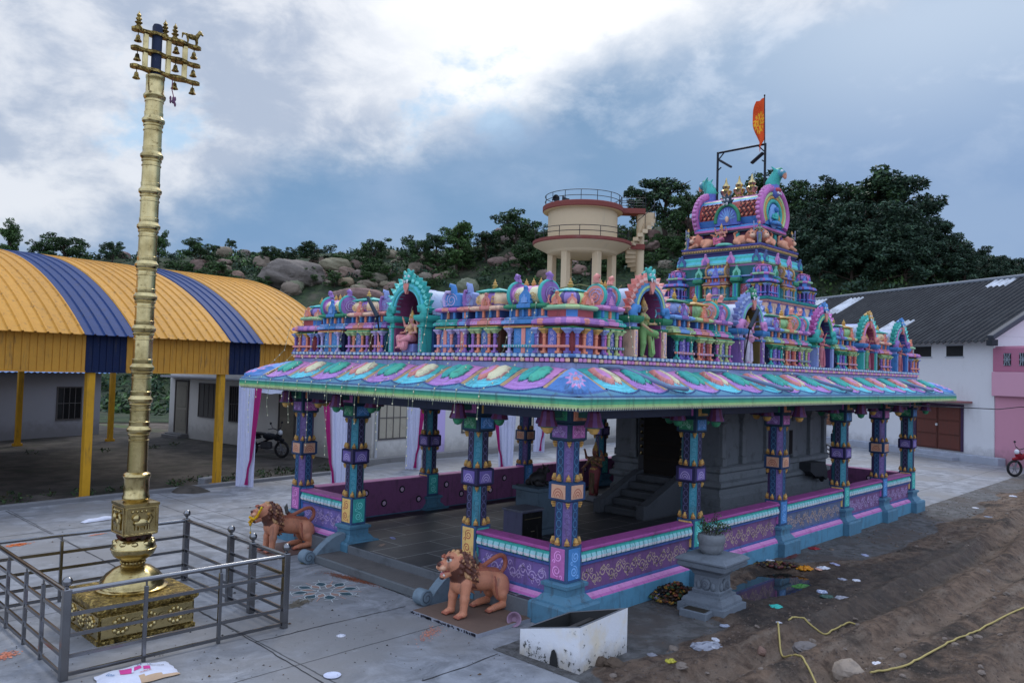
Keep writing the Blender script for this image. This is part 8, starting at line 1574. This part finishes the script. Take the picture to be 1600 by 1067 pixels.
# ------------------------------------------------------------------ cement sacks
def sack(name, label, px, L, Wd, rz, lettered, sag=.07):
    g = ground_at(*px); t = thing(name, label, 'sack', tuple(g), rz); n1, n2 = 26, 14; V = []; F = []; C = []; rs = random.Random(int(L*100))
    def hgt(u, v): return .012+sag*((1-abs(u)**3.0)*(1-abs(v)**2.4))**.6*(1+.15*math.sin(u*7)+.12*math.sin(v*9+u*4))
    for j in range(n2+1):
        for i in range(n1+1): u, v = i/n1*2-1, j/n2*2-1; V.append((u*L/2*(1-.03*abs(v)+.015*math.sin(v*11)), v*Wd/2*(1-.10*u*u+.03*math.sin(u*9)), hgt(u, v)))
    for j in range(n2):
        for i in range(n1): F.append((j*(n1+1)+i, j*(n1+1)+i+1, (j+1)*(n1+1)+i+1, (j+1)*(n1+1)+i)); C.append(rgb(206, 208, 220) if (j > 2+.16*(13-i) or i < 12 or not lettered) else rgb(190, 160, 130))
    m = MB(); m.add(V, F, C, True); m.add([(x*.99, y*.99, .002) for x, y, z in V], [q[::-1] for q in F], rgb(150, 140, 130)); part('bag', m, 'cloth', t, local=True); return t, hgt
t, hg = sack('cement_sack', 'printed white cement sack with pink blocks lying outside the railing', (214, 1056), .70, .46, R(-4), True, .05)
def on_bag(x, y): return .004+max(hg(max(-.97, min(.97, x/.35)), max(-.97, min(.97, y/.23))), .01)
m = MB()
def patch(poly, c, dz=0):
    n = 6; (x0, y0), (x1, y1), (x2, y2), (x3, y3) = poly; V = []
    for j in range(n+1):
        for i in range(n+1): u, v = i/n, j/n; x = (x0*(1-u)+x1*u)*(1-v)+(x3*(1-u)+x2*u)*v; y = (y0*(1-u)+y1*u)*(1-v)+(y3*(1-u)+y2*u)*v; V.append((x, y, on_bag(x, y)+dz))
    m.add(V, [(j*(n+1)+i, j*(n+1)+i+1, (j+1)*(n+1)+i+1, (j+1)*(n+1)+i) for j in range(n) for i in range(n)], c)
pkc = rgb(206, 66, 140); patch([(-.16, -.03), (-.05, -.03), (-.03, .10), (-.14, .10)], pkc); patch([(-.03, .0), (.04, .0), (.06, .11), (-.01, .11)], pkc); patch([(.05, -.03), (.11, -.05), (.12, .02), (.06, .03)], pkc); patch([(-.06, -.03), (-.04, -.03), (.0, .10), (-.02, .10)], rgb(206, 208, 222), .002); part('printed_blocks', m, 'cloth', t, local=True)
def text_obj(body, size, x, y, rz, c, parent):
    cu = bpy.data.curves.new('lettering', 'FONT'); cu.body = body; cu.size = size; cu.extrude = .0006; o = bpy.data.objects.new('lettering', cu); COL.objects.link(o); dg = bpy.context.evaluated_depsgraph_get(); me = bpy.data.meshes.new_from_object(o.evaluated_get(dg)); bpy.data.objects.remove(o)
    ca, sa = math.cos(rz), math.sin(rz)
    for v in me.vertices: a, b = v.co.x*ca-v.co.y*sa+x, v.co.x*sa+v.co.y*ca+y; v.co = (a, b, on_bag(a, b)+.004+v.co.z)
    a = me.color_attributes.new('Col', 'FLOAT_COLOR', 'POINT'); a.data.foreach_set('color', np.tile(np.array(c+(1,), np.float32), len(me.vertices))); me.materials.clear(); me.materials.append(M['cloth']); o = bpy.data.objects.new('lettering', me); COL.objects.link(o); o.parent = parent
text_obj('LOTI', .05, -.27, .06, -1.3, rgb(60, 120, 170), t); text_obj('22', .05, .03, .115, .0, rgb(60, 90, 130), t); text_obj('U.', .05, .12, .075, .0, rgb(40, 60, 110), t); text_obj('CEMENT', .035, .13, .01, .05, rgb(120, 110, 100), t); text_obj('INDIA', .04, .0, -.10, .1, rgb(190, 70, 50), t)
sack('cement_sack', 'flattened pale sack lying on the concrete behind the railing', (157, 813), .72, .16, R(12), False, .05)
# ------------------------------------------------------------------ festival drapes
def drape(px, w, ztop, label, lean=0.0, sash=1, post=False, w2=None):
    g = ground_at(*px); t = thing('cloth_drape', label, 'drape', tuple(g), YAW-math.pi/2-.25, 'white drapes with pink sashes beside the temple'); n = 40; m = MB(); V = []; F = []; w2 = w2 or w
    for j in range(15):
        z = ztop*j/14; ww = w2+(w-w2)*(j/14)**1.5
        for i in range(n+1): u = i/n; V.append(((u-.5)*ww+lean*(1-j/14)*(1-u), .030*math.sin(u*19+2.2*math.sin(u*5+px[0]))*(.5+.5*j/14)+.014*math.sin(u*43+z*1.5)-.02, z))
    for j in range(14):
        for i in range(n): F.append((j*(n+1)+i, j*(n+1)+i+1, (j+1)*(n+1)+i+1, (j+1)*(n+1)+i))
    m.add(V, F, rgb(206, 208, 230), True); part('white_cloth', m, 'cloth', t, local=True)
    m = MB(); V = []
    for j in range(13):
        v = j/12; zt_, wd = ztop*(.97-.95*v), .17*(1-.80*min(1, v*1.25))+.02+(.05 if v > .93 else 0); cx = sash*(w*.5+.06-.40*w*v**1.1-(.04 if v > .8 else 0))
        for i in range(9): u = i/8-.5; V.append((cx+u*wd, -.075+.02*math.sin(u*18), zt_))
    m.add(V, [(j*9+i, (j+1)*9+i, (j+1)*9+i+1, j*9+i+1) for j in range(12) for i in range(8)], rgb(168, 36, 110), True); part('pink_sash', m, 'cloth', t, local=True)
    m = MB(); m.tube([(-w*.3, .06, 0), (-w*.3, .06, ztop)], .03, rgb(150, 150, 160), 8); part('pole', m, 'plain', t, local=True); return t
drape((383, 760), .52, 2.62, 'white drape under the eave end nearest the yellow shed'); drape((528, 765), .66, 2.55, 'wide white drape between the two pillars by the garlanded lion', sash=-1, w2=.40); drape((646, 733), .52, 2.6, 'white drape with pink sash in front of the shuttered window'); drape((790, 736), .70, 2.6, 'broad white drape behind the pillar by the near lion', sash=-1, w2=.45); drape((842, 706), .45, 2.6, 'most distant white drape behind the grey altar block')
ga, gb_ = ground_at(392, 760), ground_at(470, 748); m = MB(); V = []
for i in range(31):
    t_ = i/30; q = ga*(1-t_)+gb_*t_
    for j in range(5): V.append((q[0], q[1]+.015*math.sin(j*2+i*.3), 2.66-.075*j-.10*math.sin(math.pi*t_)*.4+.01*math.sin(i*.8+j)))
m.add(V, [(i*5+j, (i+1)*5+j, (i+1)*5+j+1, i*5+j+1) for i in range(30) for j in range(4)], rgb(206, 210, 226), True); single('cloth_valance', m, 'cloth', 'horizontal white cloth swag under the eave end', 'valance', tuple(ga), local=False)
# ------------------------------------------------------------------ fairy lights
def string_lights(pts, label, sp=.11, rb=.011, group='fairy light strings on the temple roof'):
    m = MB(); P_ = [np.array(q, float) for q in pts]; path = []
    for a, b in zip(P_[:-1], P_[1:]):
        k = max(2, int(np.linalg.norm(b-a)/.06))
        for i in range(k): path.append(a+(b-a)*i/k)
    path.append(P_[-1]); m.tube([tuple(q) for q in path], .0035, rgb(150, 160, 130), 4); acc = 0
    for a, b in zip(path[:-1], path[1:]):
        acc += np.linalg.norm(b-a)
        if acc > sp: acc = 0; m.ell(tuple(b+np.array((0, 0, -.008))), (rb, rb, rb*1.3), rgb(236, 226, 190), 6, 4)
    return single('light_string', m, 'plain', label, 'fairy lights', tuple(pts[0]), group=group, local=False)
lr = random.Random(31); LBL = 'thin string of tiny pale fairy lights slanting from the roof kiosks down to the eave'
for i in range(15):
    y = 6.4-.43*i; z0 = lr.uniform(4.0, 4.25); string_lights([(-.20, y, z0), (-.27, y+.04, 3.6), (-.30, y+.08, 3.36), (-.55, y+.22, 3.04), (-.90, y+.32, 2.84), (-.92, y+.33, 2.66-lr.uniform(0, .2))], LBL)
for i in range(9):
    x = .9+.75*i; string_lights([(x, -.22, lr.uniform(3.9, 4.15)), (x+.05, -.30, 3.4), (x+.1, -.32, 3.3), (x+.16, -.5, 3.08)], LBL)
for i in range(8):
    y = 6.5-.62*i+lr.uniform(-.1, .1); L = lr.uniform(.3, .95); string_lights([(-.90, y, 2.67), (-.90+lr.uniform(-.02, .02), y+.02, 2.67-L*.5), (-.90, y, 2.67-L)], 'string of fairy lights hanging straight down from the front eave', .10, .010, 'fairy lights hanging below the eave')
for pts, lb in (([(-.05, 2.2, 4.22), (.2, 1.2, 4.12), (.3, .12, 4.25), (.9, -.02, 4.2), (1.0, -.05, 4.3)], 'slack yellowish wire looping over the kiosk tops'), ([(.85, .1, 4.15), (sx_*.5+.4, sy_*.5, 5.6), (sx_-.2, sy_-.2, 9.0)], 'straight cable rising from the kiosks towards the tank stair')):
    m = MB(); m.tube(pts, .008, rgb(130, 124, 80), 5); single('cable', m, 'plain', lb, 'cable', pts[0], local=False)
m = MB(); m.tube([(8.6, -.9, 2.65), (20.0, -.4, 2.35), (26.5, .3, 2.3), (28.2, -.6, 2.25)], .014, rgb(46, 48, 56), 5); single('cable', m, 'plain', 'dark cable sagging from the eave to the pink building', 'cable', (8.6, -.9, 2.65), local=False)
for (x, y, z, dx, dy, lb) in ((-.30, 3.75, 3.98, .0, .28, 'slim dark floodlight leaning against the teal goddess arch'), (4.0, -.42, 3.98, .28, 0, 'slim dark floodlight leaning across the lavender arch')):
    t = thing('floodlight', lb, 'floodlight', (x, y, z)); m = MB(); m.tube([(-dx*.2, -dy*.2, -.10), (dx*.8, dy*.8, .22)], [.035, .028], rgb(52, 62, 74), 8); part('tube_body', m, 'metalpaint', t, local=True); m = MB(); m.tube([(-dx*.2, -dy*.2, -.10), (.12*(dx == 0), .12*(dy == 0), -.62)], .012, rgb(40, 44, 50), 6); part('stem', m, 'dark_metal', t, local=True)
# ------------------------------------------------------------------ two-wheelers and the chariot wheel
def motorbike(label, loc, rz, body, group=None):
    t = thing('motorbike', label, 'motorbike', loc, rz, group); dk = rgb(24, 24, 27)
    for x in (-.62, .62):
        w = bpy.data.objects.new('wheel', None); COL.objects.link(w); w.parent = t; WORLD[w] = np.zeros(3); m = MB(); m.push(Matrix.Translation((x, 0, .29)) @ Matrix.Rotation(math.pi/2, 4, 'X')); m.rings([[((.245+.045*math.cos(q))*math.cos(a), (.245+.045*math.cos(q))*math.sin(a), .04*math.sin(q)) for q in np.linspace(0, 2*math.pi, 9)[:-1]] for a in np.linspace(0, 2*math.pi, 29)], dk, cap0=False, cap1=False); part('tyre', m, 'plain', w, local=True)
        m2 = MB(); m2.push(m.T[-1]); m2.lathe([(.05, -.04), (.05, .04)], rgb(120, 120, 124), n=10)
        for k in range(6): a = k*math.pi/3; m2.tube([(.04*math.cos(a), .04*math.sin(a), 0), (.21*math.cos(a), .21*math.sin(a), 0)], .012, rgb(120, 120, 124), 5)
        part('rim', m2, 'plain', w, local=True)
    m = MB(); m.tube([(-.62, 0, .29), (-.50, 0, .62), (-.44, 0, .86)], .035, rgb(110, 110, 116), 8); m.tube([(-.45, 0, .8), (.0, 0, .55), (.62, 0, .29)], .035, dk, 8); m.box(-.20, .20, -.10, .10, .28, .52, rgb(70, 70, 74), .04); m.tube([(.0, -.12, .28), (.75, -.14, .34)], .045, rgb(130, 130, 134), 8); part('frame', m, 'metalpaint', t, local=True)
    pr = [('e', (-.12, 0, .70), (.27, .13, .12), body), ('e', (.5, 0, .66), (.30, .09, .08), body), ('c', (-.50, 0, .74), (-.40, 0, .66), .09, .10, body), ('c', (-.66, 0, .60), (-.50, 0, .62), .05, .055, body)]; part('bodywork', sculpt_mesh('bodywork', pr, .02, 'metalpaint', .04), None, t, local=True)
    pr = [('e', (.32, 0, .77), (.36, .12, .06), dk)]; part('saddle', sculpt_mesh('saddle', pr, .02, 'plain'), None, t, local=True)
    m = MB(); m.tube([(-.30, -.34, .96), (-.40, -.2, .99), (-.44, 0, .92), (-.40, .2, .99), (-.30, .34, .96)], .016, dk, 6); part('handlebar', m, 'dark_metal', t, local=True)
    m = MB(); m.ell((-.54, 0, .84), (.07, .09, .09), rgb(206, 210, 216), 12, 8); part('headlight', m, 'plain', t, local=True)
    for s in (-1, 1): m = MB(); m.tube([(-.40, s*.22, .98), (-.38, s*.30, 1.12)], .008, dk, 5); m.ell((-.37, s*.31, 1.16), (.015, .06, .04), dk, 8, 6); part('mirror', m, 'dark_metal', t, local=True)
    return t
g = ground_at(1588, 745); motorbike('red and black motorbike parked by the pink building', (g[0]+.45, g[1]-.35, 0), R(-40), rgb(130, 22, 36)); motorbike('dark motorbike in the shade against the white building behind the drapes', (5.75, 18.0, -.04), R(115), rgb(30, 34, 42))
t = thing('chariot_wheel', 'large dark wooden wheel leaning on the white warehouse wall', 'wheel', (24.05, 8.05, .80), R(-117.3)); wd = rgb(58, 46, 40)
m = MB(); m.push(Matrix.Rotation(math.pi/2+.12, 4, 'X')); m.lathe([(.62, -.05), (.80, -.06), (.81, .06), (.62, .05), (.62, -.05)], wd, n=36, smooth=False); m.pop(); part('rim', m, 'plain', t, local=True); m = MB(); m.push(Matrix.Rotation(math.pi/2+.12, 4, 'X')); m.lathe([(.0, -.10), (.16, -.10), (.18, .10), (.0, .10)], wd, n=20)
m.lathe([(.0, -.02), (.63, -.02), (.63, .02), (.0, .02)], tuple(v*.7 for v in wd), n=36, smooth=False); m.pop(); part('hub', m, 'plain', t, local=True)
for k in range(10): a = k*math.pi/5; m = MB(); m.push(Matrix.Rotation(math.pi/2+.12, 4, 'X')); m.tube([(.12*math.cos(a), .12*math.sin(a), .03), (.66*math.cos(a), .66*math.sin(a), .03)], .035, wd, 6); m.pop(); part('spoke', m, 'plain', t, local=True)
t = thing('wooden_ladder', 'dark ladder like cart shaft slanting behind the large wooden wheel', 'ladder', (24.3, 8.4, .7), R(-117.3)); m = MB()
for s in (-.16, .0, .16): m = MB(); m.tube([(-3.0, .28, .95+s), (3.2, .28, -.55+s)], .028, rgb(40, 36, 36), 6); part('rail', m, 'plain', t, local=True)
for k in range(9): x = -2.8+.72*k; zc_ = .95-(x+3.0)*1.5/6.2; m = MB(); m.tube([(x, .28, zc_-.17), (x, .28, zc_+.17)], .02, rgb(40, 36, 36), 5); part('rung', m, 'plain', t, local=True)
def mound(px, w, h, label, c):
    g = ground_at(*px); d = float((g-CAM)@_f); s = w/FPX*d/2; hh = h/FPX*d; V = []; n = 24; m = MB(); rs = [[(s*(1-t)*math.cos(a)*(1+.15*math.sin(3*a)), s*.7*(1-t)*math.sin(a), -.06+(hh+.06)*math.sin(t*math.pi/2)**1.2) for a in np.linspace(0, 2*math.pi, n+1)[:-1]] for t in np.linspace(0, .97, 8)]; m.rings(rs, c); return single('sand_heap', m, 'shed_earth', label, 'sand heap', (g[0], g[1], -.06), YAW-math.pi/2)
mound((60, 783), 90, 14, 'low sand heap beside the nearest yellow post', rgb(150, 130, 110)); mound((295, 768), 90, 14, 'low sand heap beside the grey stone block', rgb(150, 130, 110))
m = MB(); m.box(-.3, .3, -.12, .12, 0, .2, rgb(140, 142, 146), .02); single('stone_block', m, 'stone', 'grey stone block on the ground by the second yellow post', 'stone block', tuple(ground_at(328, 757, -.05)), .3)
m = MB(); rs_ = np.random.default_rng(3); cl = []
for i in range(70): x, y = rs_.uniform(-8, 8), rs_.uniform(-.0, 1.6) if rs_.random() < .7 else rs_.uniform(9, 13); cl.append(((x, y, .06), rs_.uniform(.1, .3)))
o = setting('weeds', leaf_mesh('weeds', [leaves(cl, 2600, .05, GD+[rgb(70, 66, 44)], rs_, .5)]), 'foliage'); o.location = (-1.58, 12.47, -.05); o.rotation_euler = (0, 0, R(6)); tag(o, 'low weeds along the kerb and walls of the vaulted shed', 'weeds', None, 'stuff')
rn = random.Random(77); m = MB()
for i in range(900):
    px, py = rn.uniform(0, 900), rn.uniform(790, 1066); g = ground_at(px, py)
    if g[0] > -1.0 and g[1] > -.2 and g[1] < 6.4: continue
    s = rn.uniform(.003, .011)*(1 if rn.random() < .93 else 2.2); a = rn.uniform(0, 6); c = rn.choice([rgb(50, 48, 46), rgb(70, 64, 58), rgb(150, 148, 144), rgb(96, 76, 58)])
    m.add([(g[0]+s*math.cos(a+q*1.571)*rn.uniform(.5, 1.4), g[1]+s*math.sin(a+q*1.571)*rn.uniform(.5, 1.4), .004) for q in range(4)]+[(g[0], g[1], .004+s*.7)], [(0, 1, 4), (1, 2, 4), (2, 3, 4), (3, 0, 4)], c)
o = setting('paving_grit', m, 'plain'); tag(o, 'grit and dry leaf crumbs scattered over the concrete', 'grit', None, 'stuff')
